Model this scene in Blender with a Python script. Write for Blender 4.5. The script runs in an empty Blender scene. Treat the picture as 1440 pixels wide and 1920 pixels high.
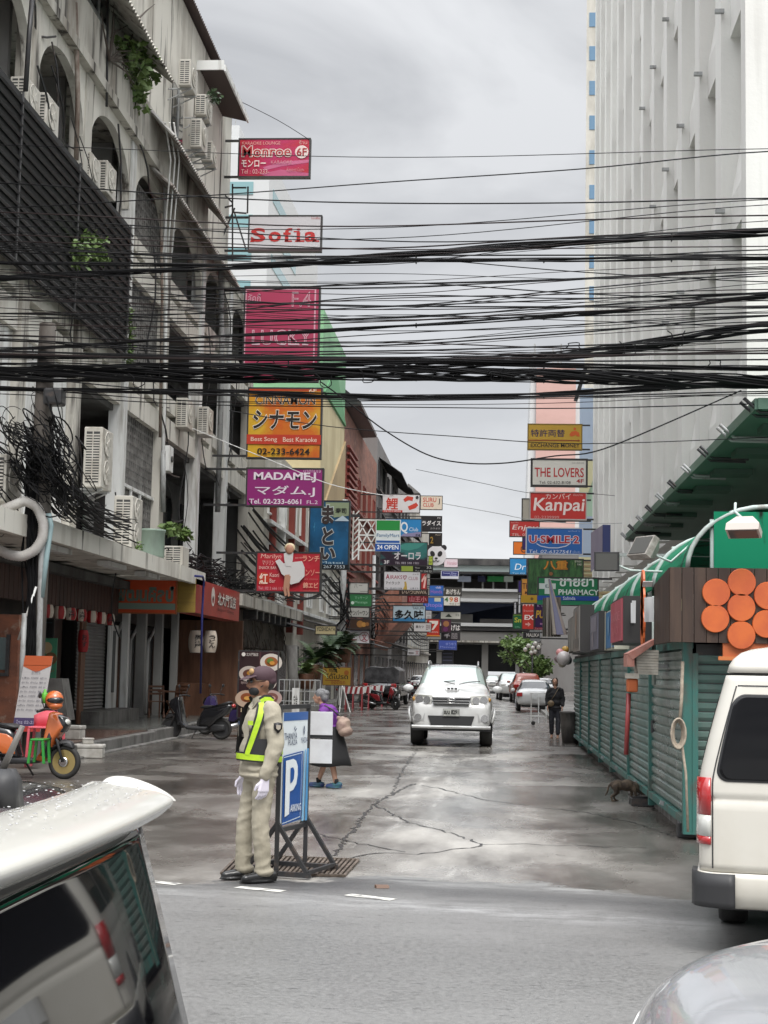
import bpy, bmesh, math, random
from mathutils import Vector, Matrix, noise as mnoise
sc = bpy.context.scene
R = math.radians
# ---------------------------------------------------------------- camera
CAMH = 1.70
F_PX, W_PX, H_PX = 2884.0, 1440.0, 1920.0
VPX, VPY, ROLL = 925.0, 1262.0, 0.020      # where the street runs to, and how much the camera leans
_d = Vector((VPX - 720, VPY - 960, F_PX)).normalized()
_k = (math.cos(ROLL) * (VPY - 960) - math.sin(ROLL) * (VPX - 720)) / F_PX
_u = Vector((math.sin(ROLL), -math.cos(ROLL), _k)).normalized()
_r = _d.cross(_u)
CX = Vector((_r.x, _d.x, _u.x)); CY = Vector((_r.y, _d.y, _u.y)); CZ = Vector((_r.z, _d.z, _u.z))
camd = bpy.data.cameras.new("camera"); cam = bpy.data.objects.new("camera", camd)
sc.collection.objects.link(cam); sc.camera = cam
camd.sensor_fit = 'VERTICAL'; camd.sensor_height = 36.0; camd.lens = 36.0 * F_PX / H_PX
camd.clip_start = 0.05; camd.clip_end = 3000
m = Matrix.Identity(4)
for i in range(3):
    m[i][0] = CX[i]; m[i][1] = -CY[i]; m[i][2] = -CZ[i]
m.translation = (0, 0, CAMH)
cam.matrix_world = m
EYE = Vector((0, 0, CAMH))
# a photo pixel seen on a real plane of the street
def ray(px, py): return (CX * (px - 720) + CY * (py - 960) + CZ * F_PX)
def on_y(px, py, Y):
    d = ray(px, py); return EYE + d * (Y / d.y)
def on_x(px, py, X):
    d = ray(px, py); return EYE + d * (X / d.x)
def on_z(px, py, z=0.0):
    d = ray(px, py); return EYE + d * ((z - CAMH) / d.z)
# ---------------------------------------------------------------- sky, sun, exposure
SUN_EL, SUN_AZ = R(52), R(162)
w = bpy.data.worlds.new("World"); sc.world = w; w.use_nodes = True
nt = w.node_tree; nt.nodes.clear()
def _n(t, **k):
    n = nt.nodes.new(t)
    for a, b in k.items(): setattr(n, a, b)
    return n
out = _n('ShaderNodeOutputWorld'); bg = _n('ShaderNodeBackground'); bg.inputs[1].default_value = 0.10
sky = _n('ShaderNodeTexSky'); sky.sky_type = 'NISHITA'; sky.sun_disc = False
sky.sun_elevation = SUN_EL; sky.sun_rotation = SUN_AZ; sky.dust_density = 3.0
tc = _n('ShaderNodeTexCoord')
mp = _n('ShaderNodeMapping'); mp.inputs['Scale'].default_value = (1, 1, 2.6); mp.inputs['Rotation'].default_value = (0, 0.25, 0.4)
n1 = _n('ShaderNodeTexNoise'); n1.inputs['Scale'].default_value = 3.2; n1.inputs['Detail'].default_value = 7; n1.inputs['Roughness'].default_value = .5; n1.inputs['Distortion'].default_value = .5
nt.links.new(tc.outputs['Generated'], mp.inputs[0]); nt.links.new(mp.outputs[0], n1.inputs['Vector'])
cr = _n('ShaderNodeValToRGB')
cr.color_ramp.elements[0].position = .40; cr.color_ramp.elements[0].color = (.50, .51, .53, 1)
cr.color_ramp.elements[1].position = .62; cr.color_ramp.elements[1].color = (.74, .75, .768, 1)
nt.links.new(n1.outputs['Fac'], cr.inputs[0])
# overcast sky: bright low, heavier between, unseen zenith boosted to light the walls
sx = _n('ShaderNodeSeparateXYZ'); nt.links.new(tc.outputs['Generated'], sx.inputs[0])
er = _n('ShaderNodeValToRGB'); er.color_ramp.interpolation = 'EASE'
er.color_ramp.elements[0].position = .0; er.color_ramp.elements[0].color = (1.42,) * 3 + (1,)
er.color_ramp.elements[1].position = 1.0; er.color_ramp.elements[1].color = (7.0,) * 3 + (1,)
e = er.color_ramp.elements.new(.13); e.color = (1.36,) * 3 + (1,)
e = er.color_ramp.elements.new(.30); e.color = (1.10,) * 3 + (1,)
e = er.color_ramp.elements.new(.43); e.color = (1.20,) * 3 + (1,)
e = er.color_ramp.elements.new(.60); e.color = (3.0,) * 3 + (1,)
nt.links.new(sx.outputs['Z'], er.inputs[0])
mul = _n('ShaderNodeMix', data_type='RGBA', blend_type='MULTIPLY'); mul.inputs[0].default_value = 1
nt.links.new(cr.outputs[0], mul.inputs[6]); nt.links.new(er.outputs[0], mul.inputs[7])
sca = _n('ShaderNodeVectorMath', operation='SCALE'); sca.inputs['Scale'].default_value = 6.6
nt.links.new(mul.outputs[2], sca.inputs[0])
mix = _n('ShaderNodeMix', data_type='RGBA'); mix.inputs[0].default_value = .94
nt.links.new(sky.outputs[0], mix.inputs[6]); nt.links.new(sca.outputs[0], mix.inputs[7])
nt.links.new(mix.outputs[2], bg.inputs[0]); nt.links.new(bg.outputs[0], out.inputs[0])
sd = bpy.data.lights.new("sun", 'SUN'); sd.energy = 1.5; sd.angle = R(25); sd.color = (1, .97, .92)
so = bpy.data.objects.new("sun", sd); sc.collection.objects.link(so)
so.rotation_euler = (R(90) - SUN_EL, 0, math.pi - SUN_AZ)
sc.view_settings.view_transform = 'Standard'; sc.view_settings.look = 'None'
sc.view_settings.exposure = 0.55; sc.view_settings.gamma = 1.0
sc.render.engine = 'CYCLES'
sc.cycles.max_bounces = 6; sc.cycles.diffuse_bounces = 3; sc.cycles.glossy_bounces = 3; sc.cycles.transmission_bounces = 4; sc.cycles.transparent_max_bounces = 8
# ---------------------------------------------------------------- materials
MATS = {}
def lin(h):
    h = h.lstrip('#'); v = [int(h[i:i + 2], 16) / 255 for i in (0, 2, 4)]
    return tuple(c / 12.92 if c <= .04045 else ((c + .055) / 1.055) ** 2.4 for c in v)
def mat(name, col, rough=.6, metal=0.0, col2=None, scale=(4, 4, 4), lo=.4, hi=.62, bump=0.0, bscale=30, spec=.5, trans=0.0, alpha=1.0, rvar=0.0, emit=0.0, col3=None, scale3=(1, 1, 1), lo3=.55, hi3=.7, coat=0.0):
    """surface with up to two layers of dirt / wear laid over the base colour"""
    if name in MATS: return MATS[name]
    if isinstance(col, str): col = lin(col)
    if isinstance(col2, str): col2 = lin(col2)
    if isinstance(col3, str): col3 = lin(col3)
    ma = bpy.data.materials.new(name); ma.use_nodes = True
    t = ma.node_tree; b = t.nodes['Principled BSDF']
    b.inputs['Base Color'].default_value = (*col, 1); b.inputs['Roughness'].default_value = rough
    b.inputs['Metallic'].default_value = metal; b.inputs['Specular IOR Level'].default_value = spec
    if coat: b.inputs['Coat Weight'].default_value = coat; b.inputs['Coat Roughness'].default_value = .04
    if trans: b.inputs['Transmission Weight'].default_value = trans
    if alpha < 1: b.inputs['Alpha'].default_value = alpha
    if emit: b.inputs['Emission Color'].default_value = (*col, 1); b.inputs['Emission Strength'].default_value = emit
    geo = None
    def noise(sc_, detail=6, rg=.6):
        nonlocal geo
        if geo is None: geo = t.nodes.new('ShaderNodeTexCoord')
        mpp = t.nodes.new('ShaderNodeMapping'); mpp.inputs['Scale'].default_value = sc_
        t.links.new(geo.outputs['Object'], mpp.inputs[0])
        nn = t.nodes.new('ShaderNodeTexNoise'); nn.inputs['Scale'].default_value = 1; nn.inputs['Detail'].default_value = detail; nn.inputs['Roughness'].default_value = rg
        t.links.new(mpp.outputs[0], nn.inputs['Vector']); return nn
    def ramp(nn, lo, hi):
        rr = t.nodes.new('ShaderNodeMapRange'); rr.inputs[1].default_value = lo; rr.inputs[2].default_value = hi
        t.links.new(nn.outputs['Fac'], rr.inputs[0]); return rr
    last = None
    for c, s, l, h in ((col2, scale, lo, hi), (col3, scale3, lo3, hi3)):
        if c is None: continue
        rr = ramp(noise(s), l, h)
        mx = t.nodes.new('ShaderNodeMix'); mx.data_type = 'RGBA'
        t.links.new(rr.outputs[0], mx.inputs[0])
        if last is None: mx.inputs[6].default_value = (*col, 1)
        else: t.links.new(last.outputs[2], mx.inputs[6])
        mx.inputs[7].default_value = (*c, 1)
        last = mx
    if last is not None: t.links.new(last.outputs[2], b.inputs['Base Color'])
    if rvar:
        rr = ramp(noise((1.7, 1.7, 1.7)), .35, .65); rr.inputs[3].default_value = max(.02, rough - rvar); rr.inputs[4].default_value = min(1, rough + rvar)
        t.links.new(rr.outputs[0], b.inputs['Roughness'])
    if bump:
        nn = noise((bscale,) * 3, 4)
        bp = t.nodes.new('ShaderNodeBump'); bp.inputs['Strength'].default_value = bump; bp.inputs['Distance'].default_value = .02
        t.links.new(nn.outputs['Fac'], bp.inputs['Height']); t.links.new(bp.outputs[0], b.inputs['Normal'])
    MATS[name] = ma; return ma
def pm(h, rough=.45):            # printed / painted flat colour
    return mat('paint_' + h.lstrip('#'), h, rough, rvar=.08)
# ---------------------------------------------------------------- mesh collector
COL = sc.collection
class MB:
    def __init__(s): s.v = []; s.f = []; s.mi = []; s.sm = []; s.cur = 0; s.smooth = False
    def vert(s, p): s.v.append(tuple(p)); return len(s.v) - 1
    def face(s, idx): s.f.append(tuple(idx)); s.mi.append(s.cur); s.sm.append(s.smooth)
    def poly(s, pts): s.face([s.vert(p) for p in pts])
    def box(s, x0, x1, y0, y1, z0, z1):
        a = [s.vert((x, y, z)) for z in (z0, z1) for y in (y0, y1) for x in (x0, x1)]
        for q in ((0, 2, 3, 1), (4, 5, 7, 6), (0, 1, 5, 4), (2, 6, 7, 3), (0, 4, 6, 2), (1, 3, 7, 5)): s.face([a[i] for i in q])
        return s
    def obox(s, c, ax, ay, az):       # centre and three half-axes
        c, ax, ay, az = map(Vector, (c, ax, ay, az))
        a = [s.vert(c + ax * i + ay * j + az * k) for k in (-1, 1) for j in (-1, 1) for i in (-1, 1)]
        for q in ((0, 2, 3, 1), (4, 5, 7, 6), (0, 1, 5, 4), (2, 6, 7, 3), (0, 4, 6, 2), (1, 3, 7, 5)): s.face([a[i] for i in q])
        return s
    def bar(s, p, q, w, h=None):
        p, q = Vector(p), Vector(q); d = (q - p); L = d.length
        if L < 1e-6: return s
        d /= L; up = Vector((0, 0, 1)) if abs(d.z) < .95 else Vector((0, 1, 0))
        a = d.cross(up).normalized(); b = a.cross(d)
        return s.obox((p + q) / 2, d * L / 2, a * w / 2, b * (h or w) / 2)
    def tube(s, path, r, n=8, cap=True, closed=False):
        path = [Vector(p) for p in path]; N = len(path)
        rs = r if isinstance(r, (list, tuple)) else [r] * N
        rings = []; prev = None
        for i, p in enumerate(path):
            if closed: d = path[(i + 1) % N] - path[i - 1]
            else: d = path[min(i + 1, N - 1)] - path[max(i - 1, 0)]
            d.normalize()
            if prev is None:
                a = d.cross(Vector((0, 0, 1)) if abs(d.z) < .9 else Vector((0, 1, 0))).normalized()
            else:
                a = (prev - d * prev.dot(d)); a = a.normalized() if a.length > 1e-6 else prev
            prev = a; b = d.cross(a)
            rings.append([s.vert(p + (a * math.cos(2 * math.pi * k / n) + b * math.sin(2 * math.pi * k / n)) * rs[i]) for k in range(n)])
        sm = s.smooth; s.smooth = n > 5
        M_ = N if closed else N - 1
        for i in range(M_):
            A, B = rings[i], rings[(i + 1) % N]
            for k in range(n): s.face((A[k], A[(k + 1) % n], B[(k + 1) % n], B[k]))
        s.smooth = sm
        if cap and not closed: s.face(rings[0][::-1]); s.face(rings[-1])
        return s
    def cyl(s, p, q, r, n=16, r2=None): return s.tube([p, q], [r, r if r2 is None else r2], n)
    def lathe(s, prof, c=(0, 0, 0), axis='z', n=24, flat=False):
        c = Vector(c); rings = []
        for (r, t) in prof:
            ring = []
            for k in range(n):
                a = 2 * math.pi * k / n; u, v_ = r * math.cos(a), r * math.sin(a)
                ring.append(s.vert(c + Vector({'z': (u, v_, t), 'y': (u, t, v_), 'x': (t, u, v_)}[axis])))
            rings.append(ring)
        sm = s.smooth; s.smooth = not flat
        for A, B in zip(rings, rings[1:]):
            for k in range(n): s.face((A[k], A[(k + 1) % n], B[(k + 1) % n], B[k]))
        s.smooth = sm
        s.face(rings[0][::-1]); s.face(rings[-1]); return s
    def ell(s, c, r, n=14, m_=9):
        c = Vector(c); r = r if isinstance(r, (tuple, list)) else (r,) * 3
        rings = [[s.vert(c + Vector((r[0] * math.sin(t) * math.cos(a), r[1] * math.sin(t) * math.sin(a), r[2] * math.cos(t)))) for a in [2 * math.pi * k / n for k in range(n)]] for t in [math.pi * j / m_ for j in range(1, m_)]]
        sm = s.smooth; s.smooth = True
        for A, B in zip(rings, rings[1:]):
            for k in range(n): s.face((A[k], B[k], B[(k + 1) % n], A[(k + 1) % n]))
        t0 = s.vert(c + Vector((0, 0, r[2]))); t1 = s.vert(c - Vector((0, 0, r[2])))
        for k in range(n): s.face((t0, rings[0][k], rings[0][(k + 1) % n])); s.face((t1, rings[-1][(k + 1) % n], rings[-1][k]))
        s.smooth = sm; return s
    def prism(s, pts, d):             # planar outline pushed along d
        d = Vector(d); A = [s.vert(p) for p in pts]; B = [s.vert(Vector(p) + d) for p in pts]; n = len(A)
        s.face(A[::-1]); s.face(B)
        for i in range(n): s.face((A[i], A[(i + 1) % n], B[(i + 1) % n], B[i]))
        return s
    def loft(s, rings, close=True, caps=True):
        I = [[s.vert(p) for p in rg] for rg in rings]; n = len(I[0])
        for A, B in zip(I, I[1:]):
            for k in range(n if close else n - 1): s.face((A[k], A[(k + 1) % n], B[(k + 1) % n], B[k]))
        if caps and close: s.face(I[0][::-1]); s.face(I[-1])
        return s
    def mesh(s, name, mats, fix=True):
        me = bpy.data.meshes.new(name); me.from_pydata(s.v, [], s.f)
        for ma in (mats if isinstance(mats, (list, tuple)) else [mats]): me.materials.append(ma)
        me.polygons.foreach_set('material_index', s.mi); me.polygons.foreach_set('use_smooth', s.sm)
        if fix:
            bm = bmesh.new(); bm.from_mesh(me); bmesh.ops.recalc_face_normals(bm, faces=bm.faces); bm.to_mesh(me); bm.free()
        me.update(); return me
    def build(s, name, mats, parent=None, bevel=0, sub=0, fix=True):
        o = bpy.data.objects.new(name, s.mesh(name, mats, fix)); COL.objects.link(o)
        if parent is not None: o.parent = parent
        if bevel or sub: bake(o, bevel, sub)
        return o
def bake(o, bevel=0, sub=0, remesh=0, smooth=0, factor=.5):
    if bevel:
        b = o.modifiers.new('b', 'BEVEL'); b.width = bevel; b.segments = 2; b.limit_method = 'ANGLE'; b.angle_limit = R(40)
    if remesh:
        b = o.modifiers.new('r', 'REMESH'); b.mode = 'VOXEL'; b.voxel_size = remesh; b.use_smooth_shade = True
    if smooth:
        b = o.modifiers.new('s', 'SMOOTH'); b.iterations = smooth; b.factor = factor
    if sub:
        b = o.modifiers.new('u', 'SUBSURF'); b.levels = sub; b.render_levels = sub
    dg = bpy.context.evaluated_depsgraph_get(); dg.update()
    me = bpy.data.meshes.new_from_object(o.evaluated_get(dg))
    old = o.data; o.modifiers.clear(); nm = old.name; o.data = me; bpy.data.meshes.remove(old); me.name = nm
    if sub or remesh: me.polygons.foreach_set('use_smooth', [True] * len(me.polygons))
    return o
def tag(o, label=None, cat=None, group=None, kind=None):
    if label: o['label'] = label
    if cat: o['category'] = cat
    if group: o['group'] = group
    if kind: o['kind'] = kind
    return o
def thing(name, label, cat, loc=(0, 0, 0), rz=0, group=None):
    o = bpy.data.objects.new(name, None); COL.objects.link(o); o.location = loc; o.rotation_euler = (0, 0, rz)
    o.empty_display_size = .1
    return tag(o, label, cat, group)
def dup(root, loc, rz=None, label=None, group=None, scale=None):
    r = root.copy(); COL.objects.link(r); r.location = loc
    if rz is not None: r.rotation_euler = (0, 0, rz)
    if scale: r.scale = scale
    if label: r['label'] = label
    if group: r['group'] = group
    for ch in list(root.children):
        c = ch.copy(); COL.objects.link(c); c.parent = r
        for g in list(ch.children):
            d = g.copy(); COL.objects.link(d); d.parent = c
    return r
def structure(o, label, cat): return tag(o, label, cat, kind='structure')
# text as geometry in a local (u right, v up) plane
def text_polys(s, bold=0.0, res=3):
    c = bpy.data.curves.new('t', 'FONT'); c.body = s; c.resolution_u = res; c.offset = bold
    o = bpy.data.objects.new('t', c); me = o.to_mesh()
    V = [v.co.copy() for v in me.vertices]; Fc = [tuple(p.vertices) for p in me.polygons]
    o.to_mesh_clear(); bpy.data.objects.remove(o); bpy.data.curves.remove(c)
    return V, Fc
def add_text(mb, s, fn, u0, u1, v0, v1, bold=0.0, slant=0.0, keep=False, rb=None):
    """fit the string into the box u0..u1, v0..v1; fn(u, v) gives the point in space"""
    V, Fc = text_polys(s, bold)
    if not V: return
    B = text_polys(s, rb)[0] if rb is not None else V      # bounds taken from the outline version
    x0 = min(v.x for v in B); x1 = max(v.x for v in B); y0 = min(v.y for v in B); y1 = max(v.y for v in B)
    sx_ = (u1 - u0) / max(x1 - x0, 1e-6); sy_ = (v1 - v0) / max(y1 - y0, 1e-6)
    if keep: sx_ = min(sx_, sy_ * 1.1)
    idx = []
    for v in V:
        vv = v0 + (v.y - y0) * sy_; uu = u0 + (v.x - x0) * sx_ + slant * (vv - v0)
        idx.append(mb.vert(fn(uu, vv)))
    for f in Fc: mb.face([idx[i] for i in f])
# ================================================================ ground, road, pavements
def road_material():
    ma = bpy.data.materials.new('wet_street'); ma.use_nodes = True; t = ma.node_tree; b = t.nodes['Principled BSDF']
    L = t.links.new
    N = lambda k: t.nodes.new(k)
    tcn = N('ShaderNodeTexCoord')
    def noise(scl, det=6, rg=.6, dist=0.0):
        mp = N('ShaderNodeMapping'); mp.inputs['Scale'].default_value = scl; L(tcn.outputs['Object'], mp.inputs[0])
        n = N('ShaderNodeTexNoise'); n.inputs['Scale'].default_value = 1; n.inputs['Detail'].default_value = det; n.inputs['Roughness'].default_value = rg; n.inputs['Distortion'].default_value = dist
        L(mp.outputs[0], n.inputs['Vector']); return n.outputs['Fac']
    def rng(x, a, b_, c=0.0, d=1.0):
        r = N('ShaderNodeMapRange'); r.inputs[1].default_value = a; r.inputs[2].default_value = b_; r.inputs[3].default_value = c; r.inputs[4].default_value = d
        L(x, r.inputs[0]); return r.outputs[0]
    def mth(op, x, y):
        n = N('ShaderNodeMath'); n.operation = op
        for i, q in enumerate((x, y)):
            if isinstance(q, (int, float)): n.inputs[i].default_value = q
            else: L(q, n.inputs[i])
        return n.outputs[0]
    def mixc(f, a, c):
        n = N('ShaderNodeMix'); n.data_type = 'RGBA'
        if isinstance(f, (int, float)): n.inputs[0].default_value = f
        else: L(f, n.inputs[0])
        for i, q in ((6, a), (7, c)):
            if isinstance(q, tuple): n.inputs[i].default_value = (*q, 1)
            else: L(q, n.inputs[i])
        return n.outputs[2]
    sep = N('ShaderNodeSeparateXYZ'); L(tcn.outputs['Object'], sep.inputs[0]); X, Y = sep.outputs[0], sep.outputs[1]
    wob = mth('MULTIPLY', mth('SUBTRACT', noise((.45, .45, 1), 7, .6), .5), 4.2)
    wob2 = mth('ADD', wob, mth('MULTIPLY', mth('SUBTRACT', noise((2.2, 2.2, 1), 8, .7), .5), 1.5))
    asph = rng(mth('ADD', Y, wob2), 12.45, 12.75, 1, 0)           # 1 on the main road
    band = mth('MULTIPLY', rng(mth('ADD', Y, wob), 11.3, 12.2), asph)
    # the lane down the middle of the side street is worn pale, its edges stay dark and damp
    mid = mth('MULTIPLY', rng(mth('ADD', X, mth('MULTIPLY', wob, .7)), -2.9, -1.9), rng(mth('ADD', X, wob), .5, 1.5, 1, 0))
    patch = noise((.7, .42, 1), 8, .62, .4)
    conc = mixc(rng(patch, .38, .66), (.095, .083, .073), (.215, .20, .182))
    conc = mixc(mth('MULTIPLY', mid, rng(noise((1.0, .30, 1), 7, .6), .36, .60)), conc, (.44, .42, .385))
    scuff = mth('MULTIPLY', mth('MULTIPLY', rng(noise((2.4, .30, 1), 9, .72, .6), .56, .64), rng(noise((.5, .35, 1), 3), .42, .58)), mid)
    conc = mixc(mth('MULTIPLY', scuff, .75), conc, (.56, .54, .50))
    fine = noise((60, 60, 60), 3)
    grit = noise((26, 26, 26), 6, .8)
    asp = mixc(rng(grit, .38, .64), (.10, .099, .096), (.215, .212, .206))
    asp = mixc(mth('MULTIPLY', rng(noise((.35, .6, 1), 7, .65), .42, .66), .5), asp, (.255, .252, .246))
    asp = mixc(mth('MULTIPLY', rng(noise((7, 24, 4), 4, .7), .60, .65), .75), asp, (.045, .045, .045))
    asp = mixc(mth('MULTIPLY', band, rng(noise((.5, 1.4, 1), 6, .65), .36, .5, .85, .1)), asp, (.05, .05, .052))
    pale = mth('MULTIPLY', band, rng(noise((.6, 1.6, 1), 9, .72, .5), .50, .62))  # blotchy road sheen, put into the asphalt colour as pale patches
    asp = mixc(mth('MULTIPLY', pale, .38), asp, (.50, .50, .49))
    def bell(x, c, wd): return rng(mth('ABSOLUTE', mth('SUBTRACT', x, c), 0.0), 0, wd, 1, 0)
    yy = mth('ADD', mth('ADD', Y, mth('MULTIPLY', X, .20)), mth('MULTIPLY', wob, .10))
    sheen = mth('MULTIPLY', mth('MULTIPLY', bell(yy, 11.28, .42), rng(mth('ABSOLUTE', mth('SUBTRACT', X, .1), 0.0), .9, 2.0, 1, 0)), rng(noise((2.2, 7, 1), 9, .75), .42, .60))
    asp = mixc(mth('MULTIPLY', sheen, .5), asp, (.50, .50, .50))  # wet reflection painted in as a paler streak
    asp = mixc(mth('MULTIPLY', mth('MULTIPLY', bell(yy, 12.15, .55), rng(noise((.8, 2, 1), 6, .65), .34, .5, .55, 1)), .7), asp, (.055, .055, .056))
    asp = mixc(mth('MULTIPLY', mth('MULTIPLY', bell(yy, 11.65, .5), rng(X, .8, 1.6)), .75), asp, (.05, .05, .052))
    trk = mth('MAXIMUM', bell(mth('ADD', X, mth('MULTIPLY', wob, .06)), -1.08, .10), bell(mth('ADD', X, mth('MULTIPLY', wob, .05)), -.70, .085))
    trk = mth('MULTIPLY', mth('MULTIPLY', trk, rng(noise((5, .9, 1), 8, .75), .44, .58)), mth('MULTIPLY', rng(Y, 15, 18), rng(Y, 30, 36, 1, 0)))
    conc = mixc(mth('MULTIPLY', trk, .8), conc, (.60, .58, .54))
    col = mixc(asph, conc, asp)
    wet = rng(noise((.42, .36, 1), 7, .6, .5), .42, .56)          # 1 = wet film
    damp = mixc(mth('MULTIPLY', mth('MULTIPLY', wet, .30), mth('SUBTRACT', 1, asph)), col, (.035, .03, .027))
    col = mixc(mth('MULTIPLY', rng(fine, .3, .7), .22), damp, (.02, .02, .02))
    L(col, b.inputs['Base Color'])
    rough_side = mth('ADD', mth('MULTIPLY', rng(noise((.8, .25, 1), 6, .6, .4), .36, .62), .22), rng(wet, 0, 1, .26, .035))
    rough = N('ShaderNodeMix'); L(asph, rough.inputs[0]); L(rough_side, rough.inputs[2]); L(rng(grit, .3, .7, .34, .55), rough.inputs[3])
    L(rough.outputs[0], b.inputs['Roughness']); b.inputs['Specular IOR Level'].default_value = .55
    hgt = mth('ADD', mth('MULTIPLY', grit, mth('ADD', mth('MULTIPLY', asph, .5), .25)), mth('MULTIPLY', noise((3, 3, 1), 5, .6), .35))
    bp = N('ShaderNodeBump'); bp.inputs['Strength'].default_value = .30; bp.inputs['Distance'].default_value = .02
    L(hgt, bp.inputs['Height']); L(bp.outputs[0], b.inputs['Normal'])
    return ma
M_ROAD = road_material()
m_ground = mat('bare_ground', (.16, .15, .14), .9, col2=(.10, .095, .09), scale=(.05, .05, .05))
g = MB(); g.poly([(-1500, -1500, -.06), (1500, -1500, -.06), (1500, 1500, -.06), (-1500, 1500, -.06)])
structure(g.build('ground', m_ground), 'bare grey city ground under the streets', 'ground')
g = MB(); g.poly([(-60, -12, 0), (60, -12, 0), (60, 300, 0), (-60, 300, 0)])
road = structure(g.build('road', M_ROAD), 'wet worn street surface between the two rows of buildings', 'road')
m_paint = mat('road_paint', (.62, .61, .56), .55, col2=(.20, .195, .19), scale=(9, 9, 9), lo=.46, hi=.64)
for (a, c) in (((272, 1652), (336, 1659)), ((445, 1664), (531, 1672)), ((652, 1678), (738, 1688))):
    A, B = on_z(*a), on_z(*c); d = (B - A).normalized(); n = Vector((-d.y, d.x, 0)) * .055
    g = MB(); g.poly([A - n + Vector((0, 0, .004)), B - n + Vector((0, 0, .004)), B + n + Vector((0, 0, .004)), A + n + Vector((0, 0, .004))])
    g.build('road_marking', m_paint, road)
m_crack = mat('crack_dark', (.018, .016, .015), .35)
def crack(px, w=.03, seed=1):
    rnd = random.Random(seed); pts = [on_z(*p) for p in px]; fine = []
    for a, c in zip(pts, pts[1:]):
        n = max(2, int((c - a).length / .12))
        for i in range(n):
            q = a.lerp(c, i / n); fine.append(q + Vector((rnd.uniform(-.035, .035), rnd.uniform(-.06, .06), 0)))
    fine.append(pts[-1]); g = MB(); I = []
    for i, q in enumerate(fine):
        d = (fine[min(i + 1, len(fine) - 1)] - fine[max(i - 1, 0)]).normalized(); n = Vector((-d.y, d.x, 0)) * w * rnd.uniform(.15, .75)
        I.append((g.vert(q - n + Vector((0, 0, .004))), g.vert(q + n + Vector((0, 0, .004)))))
    for a, c in zip(I, I[1:]): g.face((a[0], c[0], c[1], a[1]))
    g.build('crack', m_crack, road)
crack([(625, 1606), (662, 1556), (700, 1508), (735, 1490), (775, 1470)], .035, 1)
crack([(775, 1470), (840, 1482), (905, 1500), (1000, 1512), (1100, 1524), (1200, 1545), (1262, 1568)], .028, 2)
crack([(700, 1508), (760, 1540), (850, 1565), (905, 1583), (880, 1590), (780, 1602), (700, 1600), (640, 1612)], .028, 3)
crack([(905, 1583), (985, 1583), (1100, 1587), (1210, 1590)], .02, 4)
crack([(580, 1562), (640, 1575), (760, 1598)], .02, 5)
crack([(735, 1490), (752, 1448), (782, 1405)], .022, 6)
crack([(1000, 1340), (925, 1338)], .03, 7)
crack([(690, 1310), (760, 1312)], .035, 8)
# left pavement: tiled raised platform with a concrete kerb
m_conc = mat('concrete', (.27, .26, .245), .75, col2=(.13, .12, .11), scale=(1.4, 1.4, .5), col3=(.40, .39, .37), scale3=(5, 5, 5), bump=.15)
m_curb = mat('kerb_concrete', (.20, .195, .185), .7, col2=(.09, .085, .08), scale=(3, 3, 1.2), bump=.3)
def tile_mat(name, c1, c2, size):
    ma = bpy.data.materials.new(name); ma.use_nodes = True; t = ma.node_tree; b = t.nodes['Principled BSDF']
    tcn = t.nodes.new('ShaderNodeTexCoord'); br = t.nodes.new('ShaderNodeTexBrick')
    br.inputs['Color1'].default_value = (*c1, 1); br.inputs['Color2'].default_value = (*c2, 1); br.inputs['Mortar'].default_value = (.05, .045, .04, 1)
    br.inputs['Scale'].default_value = 1 / size; br.inputs['Mortar Size'].default_value = .015; br.offset = 0
    br.inputs['Brick Width'].default_value = 1; br.inputs['Row Height'].default_value = 1
    t.links.new(tcn.outputs['Object'], br.inputs['Vector']); t.links.new(br.outputs[0], b.inputs['Base Color'])
    b.inputs['Roughness'].default_value = .22; return ma
m_tile_r = tile_mat('red_tile', (.13, .072, .055), (.155, .085, .064), .3)
m_tile_g = tile_mat('grey_tile', (.12, .125, .115), (.15, .155, .145), .3)
g = MB(); g.box(-16, -7.72, 13.5, 23.2, -.04, .13); pv = structure(g.build('pavement', m_tile_r), 'pavement at the street corner on the left', 'pavement')
g = MB(); g.cur = 0; g.box(-14, -7.78, 27.5, 34.6, -.04, .26); g.cur = 1; g.box(-14, -7.78, 34.603, 44.5, -.04, .30); g.cur = 2; g.box(-14, -7.70, 44.503, 260, -.04, .14)
structure(g.build('pavement', [m_tile_r, m_tile_g, m_conc]), 'raised tiled pavement before the left shops', 'pavement')
g = MB(); g.box(-7.777, -7.58, 27.5, 34.6, -.04, .24); g.box(-7.777, -7.6, 34.61, 44.5, -.04, .27)
g.box(-7.777, -7.45, 27.0, 44.5, -.03, .035)
structure(g.build('kerb', m_curb, bevel=.02), 'concrete kerb of the left pavement', 'kerb')
g = MB(); g.box(2.12, 4.6, 17.2, 250, -.04, .12); structure(g.build('pavement', m_conc), 'pavement under the market stalls on the right', 'pavement')
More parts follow.
